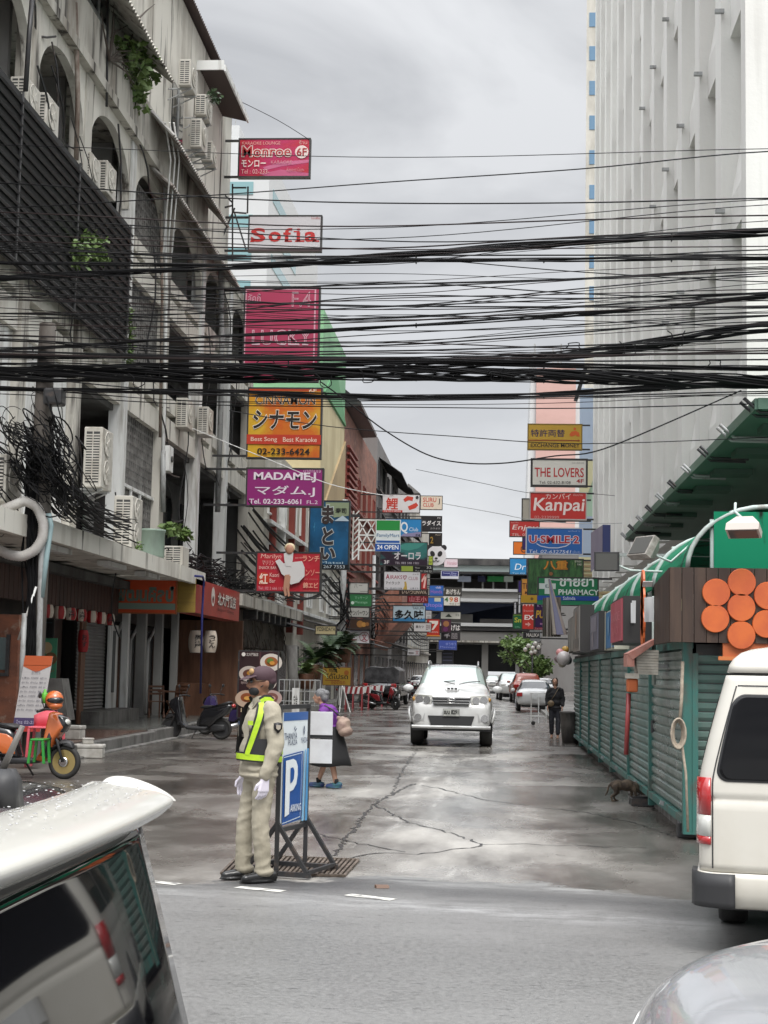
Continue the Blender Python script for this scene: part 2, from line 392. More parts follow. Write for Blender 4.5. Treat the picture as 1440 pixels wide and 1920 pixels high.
# ================================================================ buildings
m_cream = mat('cream_render', (.68, .66, .60), .85, col2=(.36, .33, .28), scale=(.9, .9, .22), lo=.50, hi=.72, col3=(.07, .06, .05), scale3=(2.6, 2.6, .26), lo3=.575, hi3=.68, bump=.1)
m_creamd = mat('cream_render_dirty', (.54, .52, .47), .85, col2=(.25, .22, .185), scale=(.9, .9, .25), lo=.46, hi=.66, col3=(.045, .038, .034), scale3=(2.6, 2.6, .36), lo3=.52, hi3=.66, bump=.1)
m_white = mat('old_white_paint', (.74, .75, .74), .7, col2=(.32, .30, .27), scale=(3, 3, .35), lo=.5, hi=.7)
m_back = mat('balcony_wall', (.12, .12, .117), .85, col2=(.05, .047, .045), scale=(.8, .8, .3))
m_dark = mat('dark_opening', (.018, .018, .02), .25)
m_dkmetal = mat('black_metal', (.03, .03, .032), .45, col2=(.08, .06, .05), scale=(6, 6, 6), lo=.55, hi=.7)
m_screen = mat('screen_metal', (.045, .045, .048), .5, col2=(.10, .10, .10), scale=(1.2, 1.2, .6), lo=.5, hi=.7)
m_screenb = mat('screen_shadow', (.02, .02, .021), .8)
m_lattice = mat('lattice_block', (.22, .215, .205), .8, col2=(.12, .115, .11), scale=(2, 2, 2))
m_grey = mat('grey_pipe', (.36, .37, .37), .5, col2=(.18, .17, .16), scale=(8, 8, 3), lo=.5, hi=.7)
m_rust = mat('rust_pipe', (.16, .11, .085), .7, col2=(.34, .3, .26), scale=(5, 5, 1.5))
m_glass = mat('dark_glass', (.02, .024, .028), .06, spec=.6)
XF, XB = -9.3, -10.9
YB = [21.0, 25.2, 28.6, 32.5, 36.8, 41.2, 46.3, 51.2, 56.1]
row = thing('shophouse_row', 'stained cream shophouse row with arched balconies and a black louvre screen', 'building', (XF, 21, 0))
def inv(o, root):   # parent without moving
    o.parent = root; o.matrix_parent_inverse = root.matrix_world.inverted(); return o
bpy.context.view_layer.update()
def P(mb, name, mats, root=None, **k):
    o = mb.build(name, mats, None, **k)
    r = root if root is not None else row
    o.parent = r; o.matrix_parent_inverse = Matrix.Translation(-Vector(r.location)) if not any(r.rotation_euler) else (Matrix.Translation(r.location) @ r.rotation_euler.to_matrix().to_4x4()).inverted()
    return o
g = MB()
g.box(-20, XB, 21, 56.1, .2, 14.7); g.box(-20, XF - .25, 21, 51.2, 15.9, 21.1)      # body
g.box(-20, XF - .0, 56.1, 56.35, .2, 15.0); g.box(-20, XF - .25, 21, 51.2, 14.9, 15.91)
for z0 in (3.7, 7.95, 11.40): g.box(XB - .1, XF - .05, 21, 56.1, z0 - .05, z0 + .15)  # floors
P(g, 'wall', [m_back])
g = MB(); g.box(XB - .1, -8.95, 21, 51.25, 14.72, 14.95); g.box(-20, -9.1, 51.252, 56.4, 14.73, 15.02); P(g, 'floor_slab', m_creamd)
g = MB(); g.box(XF - .24, XF, 21, 51.25, 14.952, 21.1); P(g, 'wall', m_cream)
g = MB(); g.box(-9.2, -9.0, 21, 46.0, 14.955, 16.1); P(g, 'parapet', m_creamd)
def parapet(z0, z1, s0, s1, y0=21.0, y1=56.1):
    g = MB(); g.box(XF - .12, XF + .12, y0, y1, z0, s0); g.box(XF - .12, XF + .12, y0, y1, s1, z1)
    for a, c in zip(YB, YB[1:]):
        n = 2; L_ = (c - a)
        for k in range(n):
            yy = a + L_ * (k + 1) / (n + .0) ; g.box(XF - .12, XF + .12, yy - .35, yy + .08, s0, s1)
    g.box(XF - .13, XF - .10, y0, y1, s0 - .01, s1 + .01)
    return P(g, 'parapet', m_cream)
parapet(8.05, 9.26, 8.62, 8.82); parapet(11.46, 12.54, 12.0, 12.18)
for k, y in enumerate(YB):
    g = MB(); wz = .27 if k % 2 else .22
    g.box(XF - .16, XF + .2, y - wz, y + wz, 3.9, 14.7)
    P(g, 'pillar', m_white if k in (6, 7, 4) else m_creamd)
g = MB(); g.box(XF - .3, XF + .03, 21, 32.2, 4.2, 8.04); P(g, 'wall', m_white)
# arched openings under the top slab
def arch(y0, y1, z0, zs, zt, n=12):
    g = MB(); x0, x1 = XF - .02, XF + .16; cy, rr = (y0 + y1) / 2, (y1 - y0) / 2
    top = [(y0, zt)]; pts = []
    for i in range(n + 1):
        a = math.pi * i / n; pts.append((cy - rr * math.cos(a), zs + (zt - .28 - zs) * math.sin(a) ** .8))
    for (ya, za), (yb, zb) in zip(pts, pts[1:]):
        g.prism([(x0, ya, za), (x0, yb, zb), (x0, yb, zt), (x0, ya, zt)], (x1 - x0, 0, 0))
    return P(g, 'arch', m_cream)
for k in range(len(YB) - 1):
    arch(YB[k] + .25, YB[k + 1] - .25, 12.5, 12.95, 14.72, 20)
m_inpale = mat('balcony_pale_wall', (.42, .42, .41), .85, col2=(.28, .27, .26), scale=(.8, .8, .3))
g = MB(); g.box(XB + .002, XB + .05, 21, 56.1, 12.0, 14.70); P(g, 'wall', m_inpale)
for y in YB[1:]: g = MB(); g.box(XB + .05, XF - .36, y - .08, y + .08, 11.6, 14.70); P(g, 'wall', m_inpale)
# dark doorways in the balcony back wall
for k in range(len(YB) - 1):
    a, c = YB[k], YB[k + 1]
    for z0, h in ((4.3, 3.0), (8.4, 2.6), (11.8, 2.4)):
        g = MB(); g.box(XB - .05, XB + .08, a + 1.0, a + 2.0, z0, z0 + h); P(g, 'door', m_dark)
        g = MB(); g.box(XB - .05, XB + .08, a + 2.8, c - .5, z0 + .8, z0 + h); P(g, 'window', m_glass)
# breeze-block screens
def lattice(y0, y1, z0, z1, name='lattice_screen'):
    g = MB(); x = XF - .12; s = .22
    ny = max(1, int((y1 - y0) / s)); nz = max(1, int((z1 - z0) / s)); dy = (y1 - y0) / ny; dz = (z1 - z0) / nz
    for i in range(ny + 1): g.box(x, x + .1, y0 + i * dy - .035, y0 + i * dy + .035, z0, z1)
    for j in range(nz + 1): g.box(x + .005, x + .095, y0, y1, z0 + j * dz - .035, z0 + j * dz + .035)
    for i in range(ny):
        for j in range(nz):
            if (i + j) % 2 == 0: g.bar((x + .05, y0 + i * dy, z0 + j * dz), (x + .05, y0 + (i + 1) * dy, z0 + (j + 1) * dz), .05, .05)
            else: g.bar((x + .05, y0 + (i + 1) * dy, z0 + j * dz), (x + .05, y0 + i * dy, z0 + (j + 1) * dz), .05, .05)
    return P(g, name, m_lattice)
lattice(YB[4] + .25, YB[5] - .25, 12.5, 14.1); lattice(YB[4] + .25, YB[5] - .25, 9.2, 11.46); lattice(YB[4] + .3, YB[5] - .3, 4.3, 8.05)
g = MB()
for y in (YB[4] + 1.6, YB[4] + 2.6): g.bar((XF + .02, y, 4.3), (XF + .02, y, 6.2), .07)
g.bar((XF + .02, YB[4] + .3, 6.2), (XF + .02, YB[5] - .3, 6.2), .08); P(g, 'window_frame', m_white)
# black louvre screen across two floors
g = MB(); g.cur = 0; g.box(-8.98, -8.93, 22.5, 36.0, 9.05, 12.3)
g.cur = 1
z = 9.1
while z < 12.3:
    g.obox((-8.90, 29.25, z), (.018, 0, .018), (0, 6.75, 0), (-.03, 0, .03)); z += .215
for y in (27.2, 31.2, 35.8): g.box(-8.90, -8.87, y - .03, y + .03, 9.05, 12.3)
P(g, 'louvre_screen', [m_screenb, m_screen])
# upper wall: windows, awnings
for y in (28.9, 33.5, 42.4):
    g = MB(); g.box(XF - .02, XF + .025, y - .75, y + .75, 16.6, 18.3); wn = P(g, 'window', m_glass)
    g = MB(); g.box(XF, XF + .06, y - .85, y + .85, 16.5, 16.6); g.box(XF, XF + .06, y - .04, y + .04, 16.6, 18.3); P(g, 'window_frame', m_grey)
m_corr = mat('corrugated_sheet', (.40, .385, .36), .6, col2=(.16, .12, .10), scale=(1.2, 1.2, 3), lo=.45, hi=.62)
m_corrd = mat('corrugated_underside', (.09, .065, .06), .7)
def corrugated(y0, y1, x0, z0, x1, z1, nm, ma=m_corr, root=None, th=.03, amp=.03):
    g = MB(); n = max(6, int((y1 - y0) / .09)); d = Vector((x1 - x0, 0, z1 - z0)).normalized(); nn = Vector((-d.z, 0, d.x))
    A, B, A2, B2 = [], [], [], []
    for i in range(n + 1):
        y = y0 + (y1 - y0) * i / n; o = nn * (amp * (1 if i % 2 else -1))
        A.append(g.vert(Vector((x0, y, z0)) + o)); B.append(g.vert(Vector((x1, y, z1)) + o))
        A2.append(g.vert(Vector((x0, y, z0)) + o - nn * th)); B2.append(g.vert(Vector((x1, y, z1)) + o - nn * th))
    for i in range(n):
        g.face((A[i], A[i + 1], B[i + 1], B[i])); g.face((A2[i], B2[i], B2[i + 1], A2[i + 1]))
        g.face((A[i], A2[i], A2[i + 1], A[i + 1])); g.face((B[i], B[i + 1], B2[i + 1], B2[i]))
    return P(g, nm, ma, root)
corrugated(21, 51.6, -11.5, 22.1, -9.0, 21.15, 'roof', m_corrd)
corrugated(45.0, 49.4, XF + .0, 20.15, XF + .86, 19.95, 'awning', m_corrd)
g = MB(); g.box(XF + .85, XF + .90, 44.95, 49.45, 19.86, 20.06); g.box(XF, XF + .85, 44.93, 44.98, 19.9, 20.2); P(g, 'awning_edge', m_white)
corrugated(27.5, 37.4, XF + .0, 17.3, XF + 1.0, 16.5, 'awning', m_creamd)
corrugated(37.8, 46.2, XF + .0, 16.3, XF + .95, 15.3, 'awning', m_corr)
corrugated(38.5, 50.0, XF + .0, 14.9, XF + .8, 14.2, 'awning', m_corr)
# the first-floor ledge: cast concrete canopy slab over the pavement
can = thing('concrete_canopy', 'long stained concrete canopy slab over the left shopfronts', 'canopy', (-7.7, 21, 4.2))
for (y0, y1, dz) in ((21.0, 25.6, -.06), (25.75, 37.2, 0), (37.3, 40.6, .0)):
    g = MB(); g.box(-7.85, -7.7, y0, y1, 3.84 + dz, 4.2 + dz); g.box(-9.75, -7.852, y0, y1, 3.9 + dz, 4.02 + dz); P(g, 'canopy_slab', m_cream if dz else m_cream, can)
g = MB(); g.box(-9.7, -7.9, 46.9, 62, 3.66, 3.78); g.box(-7.9, -7.72, 46.9, 62, 3.62, 3.98); P(g, 'canopy_slab', m_creamd, can)
for y in (27.2, 31.6, 35.0):
    g = MB(); g.box(-8.3, -8.05, y, y + 1.6, 3.78, 3.88); P(g, 'tube_light', m_white, can)
# drain pipes and risers on the facade
def pipe(px, X, r=.05, ma=m_grey, name='drain_pipe'):
    g = MB(); g.tube([on_x(x, y, X) for x, y in px], r, 8); return P(g, name, ma)
pipe([(141, 5), (146, 180), (143, 300)], -9.02, .055, m_rust)
pipe([(309, 330), (311, 560), (308, 760), (303, 950)], -9.05, .05, m_white)
pipe([(302, 400), (304, 560), (300, 820)], -9.0, .04, m_rust)
pipe([(306, 845), (306, 960)], -9.0, .07, m_grey)
pipe([(414, 480), (416, 700), (408, 960)], -9.0, .09, m_grey)
pipe([(200, 200), (202, 0)], -8.98, .03, m_dkmetal)
pipe([(60, 0), (55, 60), (48, 170)], -8.9, .05, m_dkmetal)
for x in (310, 318, 326): pipe([(x, 230), (x + 10, 300), (x - 4, 480)], -8.6, .022, m_white)
rnd = random.Random(77)
for i in range(26):
    y = rnd.uniform(27, 54); z = rnd.uniform(4.6, 15); L = rnd.uniform(1.5, 5); dy = rnd.uniform(-.4, 3.5); g = MB()
    g.tube([(XF + .24 + .1 * math.sin(k), y + dy * k / 7, z - L * (k / 7) * (.3 if dy > 1.5 else 1) - .5 * math.sin(math.pi * k / 7)) for k in range(8)], rnd.choice((.012, .018, .024)), 5); P(g, 'loose_wire', m_dkmetal)
# ---- the tower on the right
m_tower = mat('tower_render', (.78, .775, .745), .85, col2=(.70, .69, .66), scale=(.5, .5, .12), col3=(.56, .55, .52), scale3=(1.6, 1.6, .09), lo3=.60, hi3=.78, bump=.25, bscale=9)
tow = thing('office_tower', 'tall pale concrete office tower with deep window pockets and vertical fins', 'building', (4.6, 28.5, 0))
XT = 4.6; YT = [28.5 + 3.4 * k for k in range(14)]; ZH = [2.15 + 4.3 * k for k in range(1, 11)]
g = MB(); D = .46; ZB = 5.62
g.box(XT + D, 34, 28.5, YT[-1], ZB, 46)                                # core behind the pockets
g.box(9.0, 34, 31, YT[-1], 0, ZB - .002)
for k, y in enumerate(YT): g.box(XT, XT + D - .002, y - (0 if k == 0 else .42), y + .42, ZB, 46)
for a, c in zip(YT, YT[1:]):
    a0, c0 = a + .421, c - .421
    for z in ZH:
        if z < ZB: continue
        zt = min(z + 2.3, 46)
        # spandrel: flat underside, face leaning back to the sill of the window above
        g.loft([[(XT + D - .002, a0, z), (XT + .19, a0, z), (XT + .19, a0, z + .8), (XT + D - .01, a0, zt)],
                [(XT + D - .002, c0, z), (XT + .19, c0, z), (XT + .19, c0, z + .8), (XT + D - .01, c0, zt)]])
g.box(XT - .001, 34, 28.38, 28.499, ZB, 46)
P(g, 'wall', m_tower, tow)
for a, c in zip(YT[:6], YT[1:7]):
    for z in ZH[1:6]:
        g = MB(); g.box(XT - .14, XT + .05, c - .55, c - .45, z + .5, z + .58); P(g, 'bracket', m_grey, tow)
for a, c in zip(YT[:8], YT[1:9]):
    for z in ZH[1:8]:
        g = MB(); g.box(XT + D - .03, XT + D - .015, a + .44, a + 1.5, z - 1.7, z - .05); P(g, 'window', m_glass, tow)
# dark green canopy round the foot of the tower
m_dgreen = mat('dark_green_sheet', (.075, .145, .105), .55, col2=(.10, .18, .135), scale=(.8, .3, 1))
gc = thing('green_canopy', 'dark green flat canopy with bracket spikes along the foot of the pale tower', 'canopy', (3.7, 22, 5.55))
g = MB(); g.box(3.7, 40, 21.9, 43.6, 5.52, 5.60); g.box(3.66, 3.76, 21.9, 43.6, 5.50, 5.66); g.box(3.7, 40, 21.86, 21.96, 5.50, 5.66); P(g, 'canopy_sheet', m_dgreen, gc)
for k in range(8):
    g = MB(); g.box(4.0, 4.7, 23.2 + k * 2.6, 23.75 + k * 2.6, 5.42, 5.519); P(g, 'canopy_beam', mat('green_beam', (.05, .10, .072), .6), gc)
for k in range(10):
    y = 22.0 + k * 2.35
    g = MB()
    for dy in (0, .32): g.tube([(4.35, y + dy, 5.46), (3.75, y + dy, 5.47), (3.52, y + dy, 5.68)], .028, 6)
    P(g, 'bracket', m_grey if k % 2 else m_dkmetal, gc)
g = MB(); g.box(7.6, 40, 30.8, 30.9, 0, 5.49); P(g, 'shopfront', mat('green_front', (.05, .085, .066), .35), gc)
g = MB(); g.bar((6.6, 27.6, 0), (6.6, 27.6, 5.5), .5); P(g, 'column', mat('green_front', (.05, .085, .066), .35), gc)
# ================================================================ buildings further down the street
def zy(y, Y): return CAMH + (1262 - y) / F_PX * Y
m_bgreen = mat('pale_green_wall', (.24, .46, .26), .7, col2=(.16, .34, .19), scale=(.2, .2, .5))
m_byel = mat('yellow_cream_wall', (.58, .50, .30), .75, col2=(.46, .38, .22), scale=(.4, .4, .3))
m_btan = mat('tan_wall', (.38, .28, .15), .75, col2=(.30, .22, .12), scale=(.4, .4, .3))
m_bwhite = mat('off_white_wall', (.60, .58, .52), .75, col2=(.40, .38, .33), scale=(.5, .5, .15))
m_brick = mat('red_brick_wall', (.26, .11, .075), .8, col2=(.17, .075, .055), scale=(.6, .6, 1.5), col3=(.34, .2, .16), scale3=(3, 3, 3), bump=.2)
m_red = mat('dark_red_wood', (.20, .04, .03), .5)
m_dgrey = mat('dark_grey_cladding', (.04, .04, .042), .6, col2=(.14, .135, .13), scale=(.5, .5, .3))
m_mgrey = mat('mid_grey_wall', (.17, .165, .16), .8, col2=(.14, .13, .125), scale=(.4, .4, .2))
def bld(name, label, y0, y1, x, bands, floors, wcol=m_glass, back=-22, winw=1.6, gap=3.2, ledge=None, gfl=True, side=None):
    """a street building: stacked bands of wall, rows of windows, floor ledges"""
    t = thing(name, label, 'building', (x, y0, 0)); sgn = -1 if x < 0 else 1
    xb = back * (1 if x < 0 else -1)
    for (z0, z1, ma) in bands:
        g = MB(); g.box(min(x, xb), max(x, xb), y0, y1, z0, z1 - .002); P(g, 'wall', ma, t)
    for (z0, z1) in floors:
        y = y0 + .9
        while y + winw < y1 - .4:
            g = MB(); g.cur = 0; g.box(min(x - sgn * .03, x + sgn * .05), max(x - sgn * .03, x + sgn * .05), y, y + winw, z0, z1)
            g.cur = 1; xx = sorted((x - sgn * .09, x + sgn * .02))
            for (a, c, d, e) in ((y - .06, y, z0 - .06, z1 + .06), (y + winw, y + winw + .06, z0 - .06, z1 + .06), (y, y + winw, z1, z1 + .06), (y, y + winw, z0 - .06, z0), (y + winw / 2 - .025, y + winw / 2 + .025, z0, z1)):
                g.box(xx[0], xx[1], a, c, d, e)
            P(g, 'window', [wcol, ledge or m_grey], t); y += gap
        g = MB(); xx = sorted((x - sgn * .28, x + sgn * .1)); g.box(xx[0], xx[1], y0, y1, z0 - .5, z0 - .36); P(g, 'ledge', ledge or m_creamd, t)
    if gfl:
        y = y0 + .5
        while y + 2.4 < y1:
            g = MB(); xx = sorted((x - sgn * .02, x + sgn * .4)); g.box(xx[0], xx[1], y, y + 2.5, .14, 2.7); P(g, 'shopfront', m_dark, t); y += 4.2
    return t
b2a = bld('low_white_building', 'low white building with red and white uprights behind the magenta sign', 56.5, 74.4, -8.6, [(0, 10.2, m_bwhite)], [(4.6, 6.4), (7.6, 8.9)], ledge=m_white)
for y in (58, 60.6, 63.5, 67):
    g = MB(); g.box(-8.6, -8.35, y, y + .3, 3.2, 9.3); P(g, 'pillar', m_red if y != 60.6 else m_white, b2a)
b2 = bld('painted_building', 'street building painted green at the top over cream and tan bands', 74.5, 86, -8.6,
    [(0, 9.4, m_bwhite), (9.4, 11.2, m_btan), (11.2, 15.4, m_byel), (15.4, 19.5, m_bgreen)], [(4.6, 6.4), (7.6, 8.9)], ledge=m_white)
# folded decorative facets on the painted wall
g = MB(); g.prism([(-8.6, 75, 9.4), (-8.6, 86, 9.4), (-8.6, 86, 14.6)], (.10, 0, 0)); P(g, 'wall_facet', m_btan, b2)
g = MB(); g.prism([(-8.6, 75, 15.45), (-8.6, 86, 15.45), (-8.6, 80, 17.6)], (.10, 0, 0)); P(g, 'wall_facet', mat('deep_green_wall', (.10, .28, .13), .7), b2)
b3 = bld('brick_building', 'red brick building with horizontal brown louvres', 86.2, 110, -8.6, [(0, 16.6, m_brick)], [(5, 6.8), (8.4, 10.2), (11.8, 13.6)], winw=1.3, gap=4, ledge=m_red)
for k in range(26):
    z = 4.5 + k * .40; g = MB(); g.obox((-8.45, 90, z), (.09, 0, .0), (0, 2.9, 0), (0, 0, .07)); P(g, 'louvre', m_red, b3)
g = MB(); g.prism([(-9.6, 86.1, 18.4), (-7.7, 86.1, 16.9), (-7.7, 86.1, 16.7), (-9.6, 86.1, 16.6)], (0, 12, 0)); P(g, 'roof', m_dkmetal, b3)
b4 = bld('grey_building', 'dark grey clad building with black tilted awnings', 110.3, 154, -8.6, [(0, 7, m_mgrey), (7, 14.5, m_dgrey), (14.5, 18.6, m_mgrey)], [(4.4, 6), (8, 10), (11.5, 13.5), (15.2, 17)], gap=5, ledge=m_dkmetal)
for (y, z) in ((112, 17.4), (126, 17.9), (112, 12.9), (122, 10.4), (136, 15)):
    corrugated(y, y + 9, -8.6, z, -6.9, z - 1.2, 'awning', m_dkmetal, b4, amp=.02)
g = MB(); g.prism([(-8.9, 110.2, 6.4), (-6.6, 110.2, 8.2), (-6.6, 110.2, 5.4), (-8.9, 110.2, 3.0)], (0, 14, 0)); P(g, 'brick_bay', m_brick, b4)
b5 = bld('pale_far_building', 'pale building with a peaked roof at the far end of the left row', 154.3, 205, -8.6, [(0, 19.6, m_bwhite)], [(4.4, 6), (8, 10), (11.5, 13.5), (15.2, 17)], gap=5)
g = MB(); g.prism([(-9.6, 154.2, 19.61), (-7.6, 154.2, 19.61), (-8.8, 154.2, 20.6)], (0, 9, 0)); P(g, 'roof', m_mgrey, b5)
# right row past the tower
m_past = [mat('pastel_' + str(i), c, .7) for i, c in enumerate(((.42, .50, .62), (.42, .58, .44), (.66, .62, .38), (.55, .58, .66)))]
b6 = thing('pastel_building', 'low building with pastel blue, green and yellow wall panels beside the pale tower', 'building', (4.25, 83, 0))
for i, (za, zb, ma) in enumerate(((0, 5.2, m_mgrey), (5.2, 8.0, m_past[2]), (8.0, 10.2, m_past[0]), (10.2, 13.2, m_past[1]), (13.2, 17.2, m_past[0]))):
    g = MB(); g.prism([(4.5, 83, za), (18, 83, za), (18, 120, za), (7.2, 120, za)], (0, 0, zb - za - .002)); P(g, 'wall', ma, b6)
for k in range(11):
    g = MB(); z = 5.3 + k * .24; g.box(4.52, 8, 82.93, 82.99, z, z + .1); P(g, 'slat', m_btan, b6)
g = MB(); g.prism([(4.52, 82.97, 10.2), (4.52, 82.97, 13.2), (5.6, 82.97, 13.2)], (0, -.1, 0)); P(g, 'wall_facet', m_past[2], b6)
b7 = bld('low_right_building', 'grey low building behind the far right signs', 150.3, 200, 4.6, [(0, 14, m_mgrey)], [(5, 7), (9, 11)], gap=5, back=-22)
m_bluegl = mat('blue_glass', (.15, .26, .38), .08, spec=.7)
m_peach = mat('peach_wall', (.56, .42, .31), .8)
t = thing('slab_tower', 'narrow white tower with a single column of blue windows behind the pale tower', 'building', (9.6, 160, 0))
xl = on_y(1099, 200, 160).x
for z0, z1, dx, ma in ((30.5, 84, 0, m_bwhite), (18, 30.49, -.25, m_peach)):
    g = MB(); g.prism([(xl + dx, 160 + dx, z0), (26, 160 + dx, z0), (26, 190, z0), (xl + 2.4, 190, z0)], (0, 0, z1 - z0)); P(g, 'wall', ma, t)
for y in (37, 100, 165, 230, 295, 360, 425, 490, 550):
    a = on_y(1105, y - 13, 160); c = on_y(1138, y + 13, 160)
    g = MB(); g.box(a.x, c.x, 159.93, 160.05, c.z, a.z); P(g, 'window', m_bluegl, t)
m_pink = mat('pink_tower', (.58, .37, .33), .8, col2=(.52, .33, .29), scale=(.1, .1, .2)); m_fw = mat('far_white', (.58, .59, .59), .8)  # pink mixed towards grey, distance haze painted into it
t = thing('pink_tower', 'distant pink and white tower rising behind the yellow exchange sign', 'building', (8, 320, 0))
a = on_y(1006, 690, 320); c = on_y(1080, 690, 320); l = on_y(996, 690, 320); l2 = on_y(982, 1000, 320); r2 = on_y(1100, 690, 320)
g = MB(); g.box(a.x, c.x, 320, 345, 0, a.z); P(g, 'wall', m_pink, t)
g = MB(); g.prism([(l.x, 321, l.z - 1), (a.x - .01, 321, l.z - 1), (a.x - .01, 321, 0), (l2.x - .3, 321, 0)], (0, 22, 0)); P(g, 'side_wall', m_fw, t)
g = MB(); g.box(c.x + .01, r2.x + 1, 321, 343, 0, a.z - 4); P(g, 'side_wall', m_fw, t)
for i, x in enumerate((998, 1003, 1038, 1047, 1053)):
    p = on_y(x, 692, 320); g = MB(); hh = (4, 6, 5, 3, 6)[i]; g.bar((p.x, 323, p.z - 1.2), (p.x, 323, p.z + hh), .35 if i else 1.2); P(g, 'antenna', m_grey, t)
m_teal = mat('teal_glass', (.24, .40, .42), .15, spec=.5)  # teal paled, distance haze put into the glass colour
t = thing('glass_band_block', 'white stepped block with teal window bands behind the left signs', 'building', (-20, 150, 0))
a = on_y(428, 336, 150); c = on_y(505, 336, 150); e_ = on_y(560, 360, 170)
ztop = a.z + 2.5
g = MB(); g.prism([(a.x - 6, 150, 0), (c.x, 150, 0), (e_.x, 170, 0), (e_.x, 190, 0), (a.x - 6, 190, 0)], (0, 0, ztop)); P(g, 'wall', m_fw, t)
for k in range(5):
    z1 = a.z - .3 - k * 2 * 1.62 * 1.05; z0 = z1 - 1.3
    g = MB(); g.box(a.x - 5, c.x - 1.6, 149.9, 150.02, z0, z1); P(g, 'window', m_teal, t)
    d = Vector((e_.x - c.x, 20, 0)); n = Vector((d.y, -d.x, 0)).normalized() * .06; p0 = Vector((c.x, 150, z0)) + d * .12 + n; p1 = Vector((c.x, 150, z0)) + d * .95 + n
    g = MB(); g.prism([p0, p1, p1 + Vector((0, 0, 1.3)), p0 + Vector((0, 0, 1.3))], -n * 1.2); P(g, 'window', m_teal, t)
t = thing('far_block', 'plain white block showing past the roof corner of the left row', 'building', (-30, 190, 0))
a = on_y(428, 235, 190); c = on_y(447, 300, 190); g = MB(); g.box(a.x - 8, c.x, 190, 205, 0, a.z); P(g, 'wall', m_fw, t)
g = MB(); g.bar((a.x + .6, 192, a.z), (a.x + .6, 192, a.z + 4.5), .12); P(g, 'antenna', m_grey, t)
# elevated railway station across the end of the street
YS = 215
st = thing('elevated_station', 'grey concrete elevated railway station crossing the end of the street', 'station', (0, YS, 0))
m_sconc = mat('station_concrete', (.27, .265, .255), .8, col2=(.24, .235, .225), scale=(.1, .3, .5)); m_slite = mat('station_light_band', (.50, .60, .60), .5); m_navy = mat('navy_netting', (.03, .04, .075), .8)
def sbox(name, y0, y1, ma, d0=0, d1=14, x0=-30, x1=30): g = MB(); g.box(x0, x1, YS + d0, YS + d1, zy(y1, YS), zy(y0, YS)); return P(g, name, ma, st)
sbox('roof', 1050, 1062, m_dgrey, -1, 16); sbox('roof_fascia', 1062.3, 1074, m_slite, -.5, 15); sbox('roof_edge', 1074.3, 1078, m_dkmetal, -.8, 15)
sbox('platform_back', 1078.4, 1106, m_mgrey, 11, 12)
sbox('platform_deck', 1106, 1111, m_fw, -.9, 14); sbox('platform_deck', 1111.3, 1124, m_sconc, -.5, 14); sbox('platform_deck', 1124.3, 1130, m_fw, -.8, 14)
sbox('concourse_back', 1130.5, 1170, m_navy, 8, 9); sbox('concourse_wall', 1152, 1169, m_sconc, 3, 4, -9, -3); sbox('concourse_wall', 1160, 1169, m_mgrey, 3, 4, -2, 4)
sbox('concourse_deck', 1170, 1176, m_fw, -.8, 14); sbox('concourse_deck', 1176.4, 1184, m_dkmetal, -.6, 14); sbox('beam', 1186, 1202, m_sconc, -.3, 14); sbox('beam', 1202.4, 1206, m_creamd, -.6, 14)
sbox('street_back', 1206.5, 1259, m_dark, 12, 13)
g = MB(); g.prism([(-9, YS + 2, zy(1165, YS)), (-6, YS + 2, zy(1131, YS)), (3.5, YS + 2, zy(1131, YS))], (0, .5, 0)); P(g, 'netting', m_navy, st)
for x0, x1, cc in ((858, 883, '#c9d4ea'), (896, 910, '#232b52'), (914, 944, '#2f9a4e'), (945, 962, '#d8e6dc')):
    A, B = on_y(x0, 1080, YS + 2), on_y(x1, 1091, YS + 2); g = MB(); g.box(A.x, B.x, YS + 2, YS + 2.2, B.z, A.z); P(g, 'advert_panel', pm(cc), st)
for x in (-7.5, -1.2, 3.5): g = MB(); g.box(x - .45, x + .45, YS + 1, YS + 2, 0, zy(1206, YS)); P(g, 'column', m_sconc, st)
for x in (868, 905, 925, 950): A = on_y(x, 1094, YS + 3); g = MB(); g.box(A.x - .12, A.x + .12, YS + 3, YS + 3.2, zy(1106, YS), zy(1078, YS)); P(g, 'column', m_fw, st)

# canopies, poles and lines of cable along the left row
rnd = random.Random(21)
for i, (y0, y1, z, d_, ma) in enumerate(((57.5, 66, 3.3, 1.3, m_dkmetal), (68, 76, 3.6, 1.5, m_mgrey), (79, 86, 3.2, 1.2, m_dkmetal), (90, 99, 3.5, 1.6, m_brick), (101, 110, 3.3, 1.3, m_dkmetal), (113, 126, 3.6, 1.7, m_mgrey), (130, 146, 3.4, 1.5, m_dkmetal), (150, 170, 3.5, 1.6, m_dgrey))):
    t = thing('shop_awning', ('black awning behind the ferns', 'grey awning under the sign stack', 'black awning at the painted building', 'red-brown awning at the brick building', 'black awning at the far side of the brick building', 'grey awning above the parked black truck', 'long black awning at the grey building', 'dark awning farthest down the left row')[i], 'awning', (-8.6, y0, z)); corrugated(y0, y1, -8.6, z + .35, -8.6 + d_, z, 'awning_sheet', ma, t, amp=.02)
